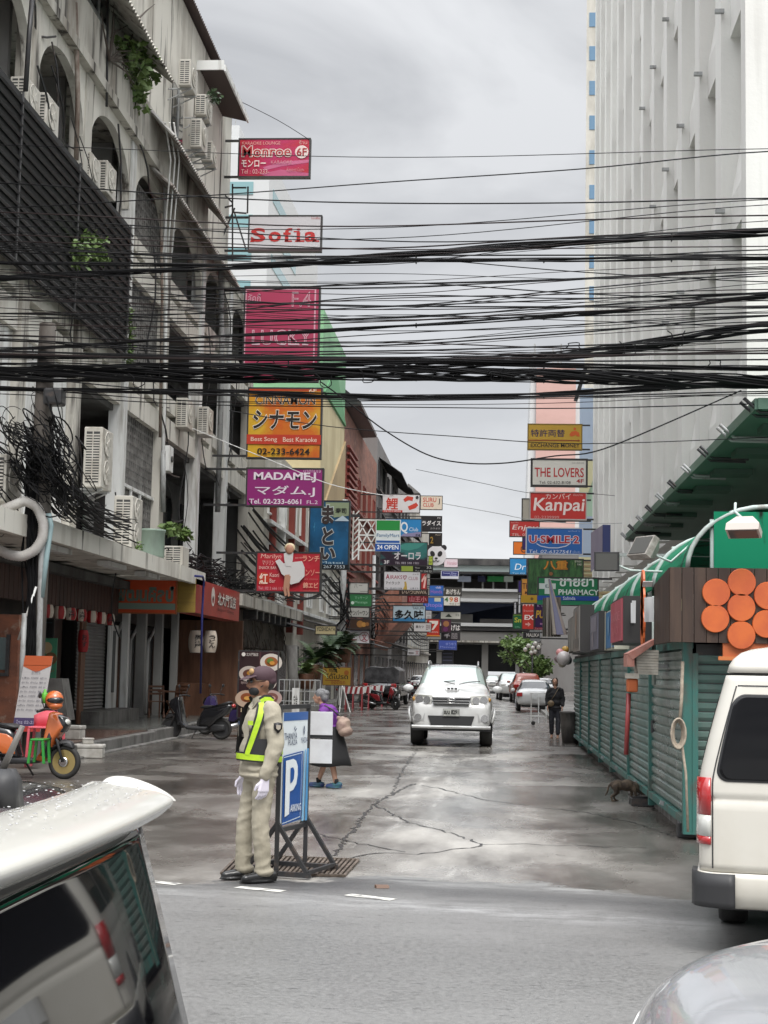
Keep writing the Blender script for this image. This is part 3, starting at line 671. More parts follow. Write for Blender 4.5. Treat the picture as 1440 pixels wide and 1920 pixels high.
for i, (px, Y, h) in enumerate(((640, 70, 9.5), (697, 104, 9.5), (742, 140, 9.5))):
    x = on_y(px, 1262, Y).x; t = thing('utility_pole', ('grey utility pole rising beside the sign stack', 'grey utility pole by the lattice arm sign', 'grey utility pole behind the black truck')[i], 'pole', (x, Y, 0)); g = MB(); g.tube([(x, Y, 0), (x, Y, h)], [.16, .12], 10); P(g, 'pole', m_grey, t); g = MB(); g.box(x - .7, x + .7, Y - .06, Y + .06, h - .8, h - .68); P(g, 'crossarm', m_dkmetal, t)
    g = MB()
    for k in range(10): g.tube([(x + rnd.uniform(-.25, .25), Y - .2, h * .55 + rnd.uniform(-.6, .8)), (x + rnd.uniform(-.5, .5), Y - .3, h * .5 + rnd.uniform(-1, 0)), (x + rnd.uniform(-.3, .3), Y - .2, h * .42 + rnd.uniform(-.8, .5))], .03, 5)
    P(g, 'cable_loops', mat('cable_black', (.006, .006, .007), .6, spec=.25), t)
for i in range(16):
    z = rnd.uniform(5.0, 7.0); x = -7.9 + rnd.uniform(-.3, .5); pts = []
    for (ya, yb) in ((47, 70), (70, 104), (104, 140), (140, 190)):
        for k in range(8): u = k / 8; pts.append((x + rnd.uniform(-.01, .01), ya + (yb - ya) * u, z - (.5 + .1 * i % .4) * 4 * u * (1 - u)))
    tag(MB().tube(pts, rnd.choice((.02, .03, .04)), 5).build('cable', MATS['cable_black']), 'black cable strung from pole to pole along the left row', 'cable', 'cables along the left row')
# ================================================================ hanging signs
m_frame = mat('sign_frame', (.035, .033, .033), .5)
def face_fn(c, w, h, yf):
    return lambda u, v: Vector((c.x + (u - .5) * w, yf, c.z + (.5 - v) * h))
def put_items(items, fn, asp, parent, root, step=.004, off=.006, back=Vector((0, -1, 0)), local=False):
    """print and lettering lying on a sign face; asp = width / height"""
    groups = []
    for it in items:
        col = it[-1] if it[0] != 't' else it[6]
        if groups and groups[-1][0] == col: groups[-1][1].append(it)
        else: groups.append((col, [it]))
    for gi, (col, its) in enumerate(groups):
        mb = MB(); o = off + gi * step
        f = lambda u, v, o=o: fn(u, v) + back * o
        for it in its:
            if it[0] == 't':
                k = it[7] if len(it) > 7 else {}
                add_text(mb, it[1], lambda u, v: f(u, 1 - v), it[2], it[4], 1 - it[5], 1 - it[3], bold=k.get('b', 0), slant=k.get('s', 0), rb=k.get('rb'))
            elif it[0] == 'r':
                u0, v0, u1, v1 = it[1:5]; mb.poly([f(u0, v0), f(u0, v1), f(u1, v1), f(u1, v0)])
            elif it[0] == 'd':
                u, v, r = it[1:4]; ry = it[4] if len(it) > 5 else r
                mb.poly([f(u + r / asp * math.cos(a), v - ry * math.sin(a)) for a in [2 * math.pi * k / 22 for k in range(22)]])
            elif it[0] == 'o':      # ring
                u, v, r, wd = it[1:5]; A = [mb.vert(f(u + r / asp * math.cos(2 * math.pi * k / 24), v + r * math.sin(2 * math.pi * k / 24))) for k in range(24)]
                B = [mb.vert(f(u + (r - wd) / asp * math.cos(2 * math.pi * k / 24), v + (r - wd) * math.sin(2 * math.pi * k / 24))) for k in range(24)]
                for k in range(24): mb.face((A[k], A[(k + 1) % 24], B[(k + 1) % 24], B[k]))
            elif it[0] == 'p':
                mb.poly([f(u, v) for u, v in it[1]])
            elif it[0] == 'l':      # stroke
                pts, wd = it[1], it[2]
                for (ua, va), (ub, vb) in zip(pts, pts[1:]):
                    dx, dy = (ub - ua) * asp, vb - va; L_ = math.hypot(dx, dy) or 1; nx, ny = -dy / L_ * wd / asp, dx / L_ * wd
                    mb.poly([f(ua - nx, va - ny), f(ub - nx, vb - ny), f(ub + nx, vb + ny), f(ua + nx, va + ny)])
        ob = mb.build('lettering', pm(col), None, fix=False)  # meshes under this name also hold printed bands, discs and patches
        ob.parent = parent
        if not local: ob.matrix_parent_inverse = parent_inv(parent)
def parent_inv(p):
    mtx = Matrix.Identity(4); ch = []
    while p is not None: ch.append(p); p = p.parent
    for q in reversed(ch): mtx = mtx @ q.matrix_parent_inverse @ Matrix.LocRotScale(q.location, q.rotation_euler, q.scale)
    return mtx.inverted()
def sign(label, box, Y, bg, items=(), frame=m_frame, fw=.05, th=.25, wall=None, nbr=2, cat='sign', group=None, name='hanging_sign', bracket=True):
    x0, y0, x1, y1 = box; c = on_y((x0 + x1) / 2, (y0 + y1) / 2, Y); s = Y / F_PX; w, h = (x1 - x0) * s, (y1 - y0) * s
    t = thing(name, label, cat, (c.x, Y, c.z - h / 2), 0, group)
    g = MB()
    for (a, b_, d, e) in ((-w / 2, w / 2, h / 2 - fw, h / 2), (-w / 2, w / 2, -h / 2, -h / 2 + fw), (-w / 2, -w / 2 + fw, -h / 2 + fw, h / 2 - fw), (w / 2 - fw, w / 2, -h / 2 + fw, h / 2 - fw)):
        g.box(c.x + a, c.x + b_, Y, Y + th, c.z + d, c.z + e)
    g.box(c.x - w / 2 + fw, c.x + w / 2 - fw, Y + th - .02, Y + th, c.z - h / 2 + fw, c.z + h / 2 - fw)
    P(g, 'frame', frame, t)
    g = MB(); g.box(c.x - w / 2 + fw, c.x + w / 2 - fw, Y + .012, Y + .06, c.z - h / 2 + fw, c.z + h / 2 - fw)
    f = P(g, 'sign_face', pm(bg) if isinstance(bg, str) else bg, t)
    put_items(items, face_fn(c, w, h, Y + .012), w / h, f, t)
    if bracket:
        wx = wall if wall is not None else (-8.5 if c.x < -2 else 4.4)
        xe = c.x - w / 2 if c.x < -2 else c.x + w / 2
        if abs(wx - xe) > .06 and (wx - xe) * (1 if c.x > -2 else -1) > 0:
            for z in ((c.z + h * .46, c.z - h * .46) if nbr == 2 else (c.z,)):
                g = MB(); g.bar((wx, Y + th / 2, z), (xe, Y + th / 2, z), .07); P(g, 'bracket', m_dkmetal, t)
    return t
W_, K_ = '#e4e2dd', '#17171a'
B_ = {'b': .02}
m_redpink = mat('crimson_print', lin('#b8242f'), .4, col2=lin('#b52a5e'), scale=(.5, .5, 1.2), lo=.42, hi=.6)
# --- left side, from the top down
sign('red sign with round pale floor badge and white lettering, topmost on the left', (443, 256, 585, 335), 50, m_redpink, [
    ('p', [(.35, .74), (.62, .60), (1, .55), (1, .62), (.6, .72), (.38, .82)], '#c76a8e'), ('p', [(.3, .92), (.6, .80), (1, .90), (1, .97), (.4, .97)], '#c05a80'),
    ('t', 'KARAOKE LOUNGE', .05, .09, .58, .17, '#e0a39d'), ('t', 'ร้าน', .84, .06, .95, .16, '#e0a39d'),
    ('t', 'Monroe', .045, .19, .74, .49, '#ead9d2', {'b': .055}), ('d', .88, .36, .165, '#e6d3cd'), ('t', 'Monroe', .045, .19, .74, .49, '#b03033', {'b': .005, 'rb': .055}), ('t', '6F', .81, .26, .95, .46, '#a02c30', B_),
    ('t', 'モンロー', .05, .56, .39, .74, '#e9d6d2', B_), ('t', 'Tel : 02-233-', .05, .80, .44, .91, '#dcb0ac'), ('t', 'ห้องคาราโอเกะ', .68, .76, .92, .86, '#c98b95'), ('t', 'KARAOKE', .46, .58, .75, .66, '#c98b95')], wall=-9.3)
sign('white sign with fat red serif lettering and black frame, second from top on the left', (462, 401, 606, 473), 50.5, '#cfccd0', [
    ('t', 'โซเฟีย', .85, .05, .97, .12, '#b4504e'), ('t', 'S', .04, .36, .24, .74, '#c0302f', {'b': .03}), ('t', 'o', .28, .46, .45, .74, '#c0302f', {'b': .03}), ('t', 'f', .48, .36, .60, .73, '#c0302f', {'b': .02}), ('t', 'i', .655, .37, .715, .73, '#c0302f', {'b': -.01}), ('t', 'a', .77, .46, .93, .74, '#c0302f', {'b': .03}),
    ('r', .035, .705, .09, .745, '#c0302f'), ('r', .50, .70, .60, .74, '#c0302f'), ('r', .64, .70, .77, .74, '#c0302f'), ('r', .62, .44, .7, .475, '#c0302f'), ('r', .88, .70, .97, .74, '#c0302f'), ('r', 0, .94, 1, 1, '#4a3b3d')], wall=-9.3)
sign('tall plum pink sign with thin white outlined lettering behind the cables', (453, 532, 601, 719), 49.5, '#b03a5c', [
    ('r', .03, .03, .945, .04, '#d8a4b4'), ('r', .925, .04, .945, .98, '#d8a4b4'), ('r', .02, .04, .035, .98, '#d8a4b4'),
    ('t', 'ลัคกี้', .05, .08, .22, .17, '#d5a5b4'), ('t', 'F.4', .63, .06, .88, .22, '#d9b4c0'), ('t', 'LUCKY', .12, .46, .90, .62, '#dcbcc7', {'b': .012}),
    ('t', 'LUCKY', .12, .46, .90, .62, '#b03a5c', {'b': -.028, 'rb': .012}), ('t', 'F.4', .63, .06, .88, .22, '#b03a5c', {'b': -.03, 'rb': 0}),
    ('r', .12, .605, .22, .62, '#dcbcc7'), ('r', .50, .605, .56, .62, '#dcbcc7'), ('r', .60, .605, .74, .62, '#dcbcc7'), ('r', .78, .605, .86, .62, '#dcbcc7')], wall=-9.3)
m_orange = mat('orange_print', lin('#cf6d1c'), .4, col2=lin('#d6a92c'), scale=(.7, .7, .7), lo=.42, hi=.56, col3=lin('#c9481c'), scale3=(.9, .9, .9), lo3=.58, hi3=.72)
sign('large orange and yellow sign with black and white lettering and a phone number', (461, 724, 605, 862), 48.8, m_orange, [
    ('r', 0, 0, 1, .05, '#b8431d'), ('t', '6F', .82, .02, .92, .07, '#f0e3c8'), ('t', 'CINNAMON', .10, .115, .91, .245, '#efe6cf', {'b': .03}), ('t', 'CINNAMON', .10, .115, .91, .245, '#2a201c', {'b': .004, 'rb': .03}),
    ('t', 'シナモン', .065, .31, .93, .60, '#f1e9da', {'b': .05, 's': .05}), ('t', 'シナモン', .065, .31, .93, .60, '#1d1815', {'b': .022, 's': .05, 'rb': .05}),
    ('r', .005, .665, .995, .80, '#bf3a24'), ('t', 'Best Song', .06, .70, .41, .775, '#f0dcc6'), ('t', 'Best Karaoke', .49, .70, .94, .765, '#f0dcc6'),
    ('t', '02-233-6424', .15, .855, .85, .945, '#1d1815', B_)], wall=-9.3)
sign('magenta sign with white lettering and phone number under the orange sign', (459, 876, 608, 951), 48.2, '#8e2371', [
    ('t', 'มาดามเจ', .74, .05, .96, .12, '#d9b2cf'), ('t', 'MADAME.J', .10, .12, .90, .37, '#e8dbe6', {'b': .03}), ('t', 'マダム.J', .12, .46, .89, .74, '#e8dbe6', {'b': .01}),
    ('t', 'Tel. 02-233-6061', .05, .80, .72, .93, '#e8dbe6', B_), ('t', 'FL.2', .79, .83, .93, .92, '#e8dbe6')], wall=-9.3)
m_sea = mat('sea_print', lin('#1d5f8c'), .4, col2=lin('#12405f'), scale=(.9, .9, .5), lo=.4, hi=.6, col3=lin('#4f9ac0'), scale3=(3, 3, 1.2), lo3=.58, hi3=.66)
sign('tall blue sushi sign with black brush lettering over waves', (578, 937, 656, 1068), 60, m_sea, [
    ('p', [(.40, .03), (1, .03), (1, .22), (.62, .25), (.40, .18)], '#8e9a7c'), ('p', [(.62, .30), (.82, .22), (1, .30)], '#b9c9d4'),
    ('t', 'ま', .30, .06, .62, .36, '#c9d0d0', {'b': .08}), ('t', 'と', .32, .38, .62, .66, '#c9d0d0', {'b': .08}), ('t', 'い', .28, .68, .68, .87, '#c9d0d0', {'b': .08}),
    ('t', 'ま', .30, .06, .62, .36, '#3a3130', {'b': .045, 'rb': .08}), ('t', 'と', .32, .38, .62, .66, '#3a3130', {'b': .045, 'rb': .08}), ('t', 'い', .28, .68, .68, .87, '#3a3130', {'b': .045, 'rb': .08}),
    ('t', '寿司', .64, .11, .91, .19, '#1d1d1d', B_), ('r', 0, .93, 1, 1, '#14181d'), ('t', '02 267 7553', .2, .94, .9, .985, '#c9d4dc'), ('t', 'Matoi', .30, .885, .86, .92, '#b9d2de')], wall=-8.6, th=.4)
t = sign('red billboard with a cut-out of a figure in a white dress', (478, 1034, 603, 1112), 46.9, mat('red_billboard', lin('#b3202f'), .4, col2=lin('#c2405a'), scale=(.6, .6, 1.2), lo=.46, hi=.66), [
    ('t', 'Marilyn', .07, .06, .38, .20, '#e6b5a8', {'s': .1}), ('t', 'マリリン', .10, .22, .28, .33, '#e9c7bf'), ('t', 'SNACK BAR', .05, .36, .32, .43, '#e9c7bf'),
    ('d', .125, .66, .155, '#c2371f'), ('t', '紅', .06, .53, .19, .80, '#efd9c8', B_), ('t', 'Kaori\nBar', .22, .52, .36, .76, '#e9c7bf'), ('t', 'Tel : 02 2 666 111', .05, .86, .42, .93, '#dba4ac'),
    ('t', 'ランチ', .71, .09, .97, .23, '#e3a58f', B_), ('t', 'メンソー', .68, .42, .98, .58, '#d88f7e', B_), ('t', '錦エビ', .73, .74, .96, .88, '#e3a58f', B_),
    ('t', 'open 11:00', .60, .13, .70, .17, '#e9c7bf'), ('t', 'set menu', .74, .64, .95, .68, '#b46c66'), ('t', 'seafood', .74, .92, .95, .96, '#b46c66')], wall=-8.6)
# the cut-out figure: plain generic shape on its own board
def flat_cut(pts, ma, nm, Y, th, root):
    g = MB(); g.prism([on_y(x, y, Y) for x, y in pts], (0, th, 0)); return P(g, nm, ma, root)
YM = 46.80
m_skin2 = pm('#b98a72'); m_dress = pm('#d5d3d2')
flat_cut([(522, 1062), (516, 1052), (524, 1048), (531, 1056), (548, 1054), (566, 1052), (571, 1064), (571, 1080), (560, 1092), (545, 1096), (536, 1082), (528, 1076)], m_dress, 'dress', YM, .05, t)
flat_cut([(532, 1038), (540, 1034), (550, 1036), (549, 1050), (546, 1062), (536, 1062), (533, 1050)], m_dress, 'dress', YM - .012, .01, t)
flat_cut([(534, 1078), (543, 1077), (541, 1092), (537, 1104), (538, 1116), (534, 1118), (531, 1104)], m_skin2, 'legs', YM - .012, .06, t)
flat_cut([(541, 1079), (545, 1080), (543, 1095), (542, 1106), (544, 1117), (540, 1119), (538, 1104)], m_skin2, 'legs', YM - .026, .06, t)
g = MB(); c = on_y(543, 1030, YM - .02); g.ell(c, (.13, .05, .15)); P(g, 'head', m_skin2, t)
g = MB(); g.ell(c + Vector((.0, .03, .05)), (.17, .05, .15)); P(g, 'hair', pm('#d9c9a6'), t)
# --- middle-distance signs on the left
def small(label, box, Y, bg, items=(), **k): return sign(label, box, Y, bg, items, fw=k.pop('fw', .04), **k)
t = small('green, white and blue shop sign on a white lattice arm', (704, 974, 751, 1034), 82, '#dfe6e8', [
    ('r', 0, 0, 1, .34, '#1f8a3d'), ('r', 0, .66, 1, .73, '#2358a8'), ('r', 0, .76, 1, 1, '#1f57a9'), ('t', 'FamilyMart', .05, .44, .96, .58, '#3c6f9c'), ('t', '24 OPEN', .07, .80, .93, .94, '#f2f4f6', B_)], frame=pm('#d7dcdc'), bracket=False)
def lattice_arm(px0, px1, ya, yb, Y, n, root, ma):
    g = MB(); A, B = on_y(px0, ya, Y), on_y(px1, yb, Y)
    for z in (A.z, B.z): g.bar((A.x, Y, z), (B.x, Y, z), .09)
    zm = (A.z + B.z) / 2; g.bar((A.x, Y, zm), (B.x, Y, zm), .07)
    for i in range(n):
        a = A.x + (B.x - A.x) * i / n; b_ = A.x + (B.x - A.x) * (i + 1) / n
        for z0, z1 in ((A.z, zm), (zm, B.z)): g.bar((a, Y, z0), (b_, Y, z1), .06); g.bar((a, Y, z1), (b_, Y, z0), .06)
    return P(g, 'bracket', ma, root)
lattice_arm(672, 704, 975, 1032, 82.1, 2, t, m_white); 
g = MB(); A, B = on_y(663, 958, 82.1), on_y(672, 1050, 82.1)
for x in (A.x, B.x): g.bar((x, 82.1, A.z if x == A.x else A.z - .6), (x, 82.1, B.z), .08)
for k in range(8): z = B.z + (A.z - B.z) * k / 8; g.bar((A.x, 82.1, z), (B.x, 82.1, z + .35), .06)
P(g, 'bracket', m_white, t)
small('white sign with red fish character and red splashes', (716, 926, 788, 962), 96, '#d9d6d6', [
    ('t', '鯉', .10, .20, .42, .84, '#c23a2c', B_), ('p', [(.56, .28), (.66, .10), (.82, .16), (.80, .36), (.70, .32), (.60, .42)], '#c8402f'), ('p', [(.68, .66), (.90, .44), (.95, .58), (.88, .74), (.72, .84)], '#c8402f'),
    ('r', .02, .86, .54, .97, '#b8322a'), ('t', '02-233-8506', .05, .88, .5, .95, '#e9d9d6'), ('t', 'R1 BAR', .05, .05, .3, .12, '#8a7f80'), ('d', .92, .17, .08, '#2a2a2c')])
small('pale buff sign with red lettering beside the red fish sign', (788, 929, 830, 956), 112, '#c9bba8', [('t', 'SURU', .12, .14, .72, .46, '#b5584a', B_), ('t', 'CLUB', .12, .52, .6, .80, '#b5584a', B_), ('l', [(.86, .2), (.86, .55), (.82, .6)], .03, '#3a3230')])
small('bright blue sign with a big white letter behind the green and blue shop sign', (722, 972, 791, 1007), 92, '#2683c0', [('p', [(.5, .82), (1, .70), (1, 1), (.4, 1)], '#8d86a8'), ('t', 'Q', .42, .18, .62, .82, '#e6ecf0', B_), ('t', 'Club', .66, .48, .90, .68, '#dfe9f0'), ('t', 'F4', .84, .84, .96, .95, '#1c2a3c', B_)])
small('black sign with white brush lettering, farthest right of the upper left cluster', (789, 967, 829, 997), 118, '#1c191c', [('t', 'ラダイス', .06, .30, .94, .62, '#d6d1cf', B_), ('t', 'F4', .78, .08, .92, .18, '#bdb8b6'), ('t', 'カラオケ', .45, .74, .92, .86, '#a59f9f')])
small('small black sign with a gold squiggle above the bear-faced disc', (804, 999, 829, 1024), 120, '#1f1a17', [('t', '2', .10, .30, .34, .80, '#9a7a34', B_), ('t', 'Floor', .50, .1, .9, .2, '#b8aa9a')])
m_aur = mat('aurora_print', lin('#2a1a2c'), .4, col2=lin('#2f6f6c'), scale=(.35, .35, .9), lo=.5, hi=.6)
small('dark purple sign with white katakana and a teal glow', (712, 1016, 802, 1061), 88, m_aur, [('p', [(.42, .14), (.55, .04), (.95, .04), (.80, .26), (.6, .36), (.44, .30)], '#3f8a80'), ('t', 'オーロラ', .30, .42, .86, .74, '#dad5da', B_), ('t', '3F', .09, .78, .20, .93, '#d9d4d8', B_), ('t', 'TEL 083 590 1901', .32, .84, .82, .93, '#bdb3bd')])
small('yellow-green and black strip sign under the dark purple sign', (751, 1060, 812, 1075), 90, '#18161a', [('r', 0, 0, .38, 1, '#9db04c'), ('t', 'Floor', .45, .2, .6, .4, '#cfcfc9'), ('t', 'Tel 02 236 53', .45, .6, .95, .85, '#cfcfc9'), ('t', '32', .80, .1, .95, .4, '#cfcfc9')])
small('narrow lime sign at the edge of the bear-faced disc', (803, 1042, 812, 1060), 116, '#a4b43f', [('t', '3.F', .2, .2, .8, .4, '#33381c'), ('t', 'bar', .2, .5, .8, .8, '#33381c')])
# bear-faced disc
pd = thing('panda_sign', 'round white panda face sign with black ears and eye patches', 'sign', tuple(on_y(818, 1060, 122)))
c = on_y(818, 1042, 122); s = 122 / F_PX
g = MB(); g.lathe([(.001, 0), (18.5 * s, 0), (18.8 * s, .1), (18.8 * s, .3), (.001, .3)], (c.x, 121.9, c.z), 'y', 30, True); P(g, 'face', pm('#d3d0d2'), pd)
for dx in (-13, 14): g = MB(); g.lathe([(.001, 0), (5.4 * s, 0), (5.4 * s, .22), (.001, .22)], (c.x + dx * s, 122.02, c.z + 15.5 * s), 'y', 18, True); P(g, 'ear', pm('#262427'), pd)
for dx, q in ((-7, .5), (7, -.5)):
    g = MB(); g.poly([(c.x + (dx + 4.2 * math.cos(a) * math.cos(q) - 5.6 * math.sin(a) * math.sin(q)) * s, 121.88, c.z + (3.5 + 4.2 * math.cos(a) * math.sin(q) + 5.6 * math.sin(a) * math.cos(q)) * s) for a in [2 * math.pi * k / 18 for k in range(18)]]); P(g, 'eye', pm('#262427'), pd)
g = MB(); g.poly([(c.x + 3 * math.cos(a) * s, 121.88, c.z + (-5 + 1.8 * math.sin(a)) * s) for a in [2 * math.pi * k / 12 for k in range(12)]]); P(g, 'nose', pm('#262427'), pd)
g = MB(); g.tube([(c.x + dx * s, 121.87, c.z + dz * s) for dx, dz in ((-6, -9), (-3, -11), (0, -8), (3, -11), (6, -9))], .03, 6); P(g, 'mouth', pm('#262427'), pd)
small('pale pink sign beside the panda face', (832, 1047, 859, 1064), 128, '#d8c6cc', [('t', 'Hanako', .25, .3, .9, .7, '#c08a98')])
small('white and navy sign hung below the pale pink sign', (826, 1069, 861, 1086), 130, '#c9cad2', [('r', .06, .12, .94, .66, '#252a66'), ('t', 'Sweet Mate', .14, .24, .86, .42, '#b9bce0'), ('t', 'Club', .5, .46, .85, .62, '#b9bce0')])
small('white sign with red serif lettering and a heart outline', (719, 1071, 789, 1107), 86, '#d3d0d4', [
    ('t', 'A', .06, .16, .16, .42, '#a02848', B_), ('t', 'IRAKS', .18, .22, .50, .41, '#a02848'), ('t', 'CLUB', .67, .28, .92, .45, '#a4717f'), ('l', [(.57, .44), (.525, .27), (.545, .22), (.57, .27), (.60, .21), (.62, .27), (.57, .44)], .014, '#a02848'),
    ('t', 'アイラック', .06, .54, .44, .70, '#26242a'), ('p', [(.56, .56), (.60, .52), (.62, .62), (.64, .95), (.53, .95), (.57, .75)], '#c0a04c'), ('t', 'Tel : 02-632-2208', .05, .86, .5, .94, '#3c3a40'), ('t', '心斎さち', .72, .84, .94, .94, '#3c3a40'), ('t', '3rd Fl', .78, .12, .94, .18, '#6a5a60')])
small('red sign with a white slash squeezed behind the heart sign', (789, 1072, 801, 1106), 100, '#b02a2a', [('l', [(.1, .55), (.8, .15), (.5, .9)], .05, '#e2b8b0')])
small('brown sign with white lettering behind the heart sign', (748, 1103, 803, 1116), 101, '#40302c', [('t', 'いいづUNWA', .10, .2, .94, .82, '#c9b9a4', B_)])
small('maroon sign with pale outlined characters', (763, 1116, 803, 1131), 102, '#7d1f28', [('t', '山王小', .12, .14, .92, .86, '#c7848a', B_)])
small('white and sky-blue sign with bold black brush characters', (736, 1135, 798, 1166), 95, '#b9cdd8', [('p', [(0, .74), (.2, .80), (.5, .72), (.8, .82), (1, .76), (1, 1), (0, 1)], '#3b82b4'), ('t', 'TAKUMI', .60, .08, .94, .24, '#3a3c40'), ('t', '多久味', .06, .28, .94, .86, '#1a1a1c', {'b': .035})], frame=pm('#26282c'))
small('blue sign with pink lettering, upper of two beside the heart sign', (805, 1097, 832, 1118), 132, '#2d5da8', [('t', 'Honda', .1, .42, .9, .74, '#a06ab0'), ('t', 'club', .45, .1, .8, .3, '#d8cfe8')])
small('blue sign with pink lettering, lower of two beside the brush character sign', (793, 1120, 832, 1146), 134, '#2c5fae', [('t', 'Utopia', .12, .42, .92, .76, '#9f7fc8'), ('r', .55, 0, .85, .3, '#b9b9a8')])
small('dark sign with white hiragana below the navy sign', (833, 1101, 866, 1118), 136, '#3a3733', [('t', 'あげちん', .10, .2, .92, .82, '#cfcac2', B_)])
small('white sign with big coloured digits', (829, 1117, 863, 1136), 138, '#c9c6bd', [('t', '4', .12, .14, .34, .62, '#3c6a3c', B_), ('t', '9', .40, .14, .60, .62, '#c2701f', B_), ('t', '8', .66, .14, .88, .62, '#a83c2f', B_), ('t', 'やきとり', .4, .7, .94, .92, '#4a4a46')])
small('grey sign with a dark pine mark under the digit sign', (826, 1147, 864, 1161), 138.5, '#b0afa6', [('p', [(.22, .72), (.36, .36), (.42, .28), (.52, .6), (.58, .72)], '#33382f'), ('t', '弁当', .74, .28, .92, .6, '#33382f')])
small('narrow white sign with grey marks behind the brush character sign', (797, 1144, 810, 1162), 104, '#c4c2c2', [('t', '回転', .2, .2, .85, .5, '#7a7470'), ('t', '中', .3, .6, .8, .9, '#7a7470')])
t = small('red convenience store sign with a white seven', (800, 1160, 825, 1194), 100, '#bf3326', [('p', [(.2, .12), (.85, .12), (.85, .26), (.52, .62), (.36, .62), (.62, .28), (.2, .28)], '#e6dcd2'), ('t', 'ELEVEN', .2, .7, .85, .78, '#e6c8be'), ('r', 0, .9, 1, .97, '#d88a3a')])
small('white sign with three small black characters below the brush character sign', (775, 1167, 809, 1185), 99, '#cfcccb', [('t', '串カツ', .14, .3, .58, .62, '#3a3838', B_), ('t', '田中', .70, .2, .92, .8, '#8a7474', B_)])
small('purple poster sign beside the white seven sign', (827, 1161, 846, 1186), 140, '#5a3448', [('d', .5, .35, .22, '#b07a50'), ('d', .45, .75, .18, '#7a3a70')])
small('black sign with white hiragana low beside the station', (844, 1168, 864, 1186), 142, '#1e1c1f', [('t', 'げは', .1, .18, .92, .82, '#c9c4c2', B_)])
small('dark brown sign with two white symbols under the purple poster', (827, 1186, 863, 1201), 141, '#282226', [('t', '千', .16, .16, .46, .7, '#cac4c6', B_), ('t', '四四', .55, .12, .84, .78, '#a59ea0')])
small('dull blue sign, lowest of the far left cluster', (822, 1199, 857, 1219), 144, '#3d4f9a', [('t', 'ゆうゆう', .4, .3, .94, .55, '#9aa4d8'), ('t', 'Massage', .1, .62, .9, .84, '#8b97cf')])
small('dark slatted sign below the dull blue sign', (828, 1221, 850, 1246), 144.5, '#24242c', [('r', .1, .15, .9, .22, '#4a4c60'), ('r', .1, .4, .9, .47, '#4a4c60'), ('r', .1, .65, .9, .72, '#4a4c60')])
# stack over the left pavement
m_post = m_grey
for lab, bx, bg, it in (
    ('white sign with faint grey scribbles, topmost of the stack over the ferns', (652, 1092, 691, 1113), '#b9b8b3', [('t', '八 一', .3, .1, .7, .5, '#5f605c'), ('r', .6, .78, .98, .82, '#77776f')]),
    ('green sign with pale lettering, second in the stack over the ferns', (654, 1113, 698, 1138), '#2b7040', [('t', 'マッサージ', .25, .2, .8, .42, '#93bfa0'), ('t', 'Massage', .25, .55, .8, .78, '#93bfa0'), ('d', .16, .7, .12, '#c8d8cc')]),
    ('white sign with black katakana, third in the stack over the ferns', (652, 1138, 693, 1158), '#aeada8', [('t', 'ナンバーワン', .1, .3, .94, .8, '#242423', B_)]),
    ('dark framed sign with a photo of fried food, fourth in the stack', (655, 1160, 695, 1180), '#3a2418', [('d', .5, .5, .32, '#9a6a34'), ('d', .68, .55, .22, '#b5823f'), ('d', .84, .5, .18, '#8a5a2c')]),
    ('white sign with a circled red character and an arrow, lowest of the stack', (652, 1181, 694, 1207), '#d2cfd2', [('o', .74, .5, .36, .04, '#9a5560'), ('t', '文', .62, .24, .86, .78, '#a33c4a', B_), ('l', [(.12, .72), (.42, .72)], .04, '#6a2a26'), ('t', 'Japanese food', .05, .04, .6, .13, '#7a7fb0')])):
    small(lab, bx, 78 + (hash(bx) % 5) * .3, bg, it, wall=-8.5)
small('little white arrow sign over the parked black truck', (763, 1216, 788, 1230), 92, '#cfcdd0', [('t', '文', .64, .25, .88, .8, '#a33c4a'), ('l', [(.12, .6), (.5, .6)], .06, '#3a2a26')])
small('cream awning board with dark lettering behind the ferns', (590, 1172, 631, 1191), 56.2, '#c2b48c', [('t', 'YOSHIDAYA', .08, .2, .94, .6, '#3a3630', B_)], bracket=False)
# --- right side
def rs(label, box, Y, bg, items=(), **k): return sign(label, box, Y, bg, items, fw=k.pop('fw', .05), **k)
rs('yellow sign with dark characters, an orange animal and a long brown arrow', (989, 794, 1092, 844), 72, '#b99430', [
    ('t', '特許両替', .06, .22, .68, .50, '#33254a', {'b': .01}), ('p', [(.76, .42), (.80, .30), (.88, .26), (.94, .34), (.95, .48), (.90, .48), (.88, .42), (.82, .48), (.79, .48)], '#c85a22'), ('d', .86, .19, .05, '#c85a22'),
    ('l', [(.01, .635), (.92, .635)], .018, '#8a3c1a'), ('p', [(.92, .59), (.96, .635), (.92, .68)], '#8a3c1a'), ('t', 'EXCHANGE MONEY', .06, .75, .95, .90, '#33291c', {'b': .01})], frame=pm('#7b6524'))
rs('white sign with bold red capitals and a thick black frame', (995, 859, 1102, 913), 70, '#d2cfc6', [
    ('t', 'THE LOVERS', .07, .33, .93, .66, '#b22f30', {'b': .015}), ('t', '4F', .80, .72, .93, .86, '#a4302f', B_), ('t', 'Tel: 02-632-8108', .15, .80, .70, .90, '#3f3a38'), ('t', 'เดอะ เลิฟเวอร์', .72, .12, .93, .18, '#8a8480')], fw=.09)
rs('red sign with large white handwritten lettering', (993, 922, 1100, 975), 69, '#c0312b', [
    ('t', 'カンパイ', .28, .06, .72, .26, '#ead6cf'), ('t', 'Kanpai', .06, .22, .94, .82, '#eddcd6', {'b': .015, 's': .05}), ('t', 'กัมปาย', .76, .06, .93, .14, '#dcaaa4'), ('t', '02-2339999', .09, .86, .52, .96, '#d69a94')], frame=pm('#b3a9a4'))
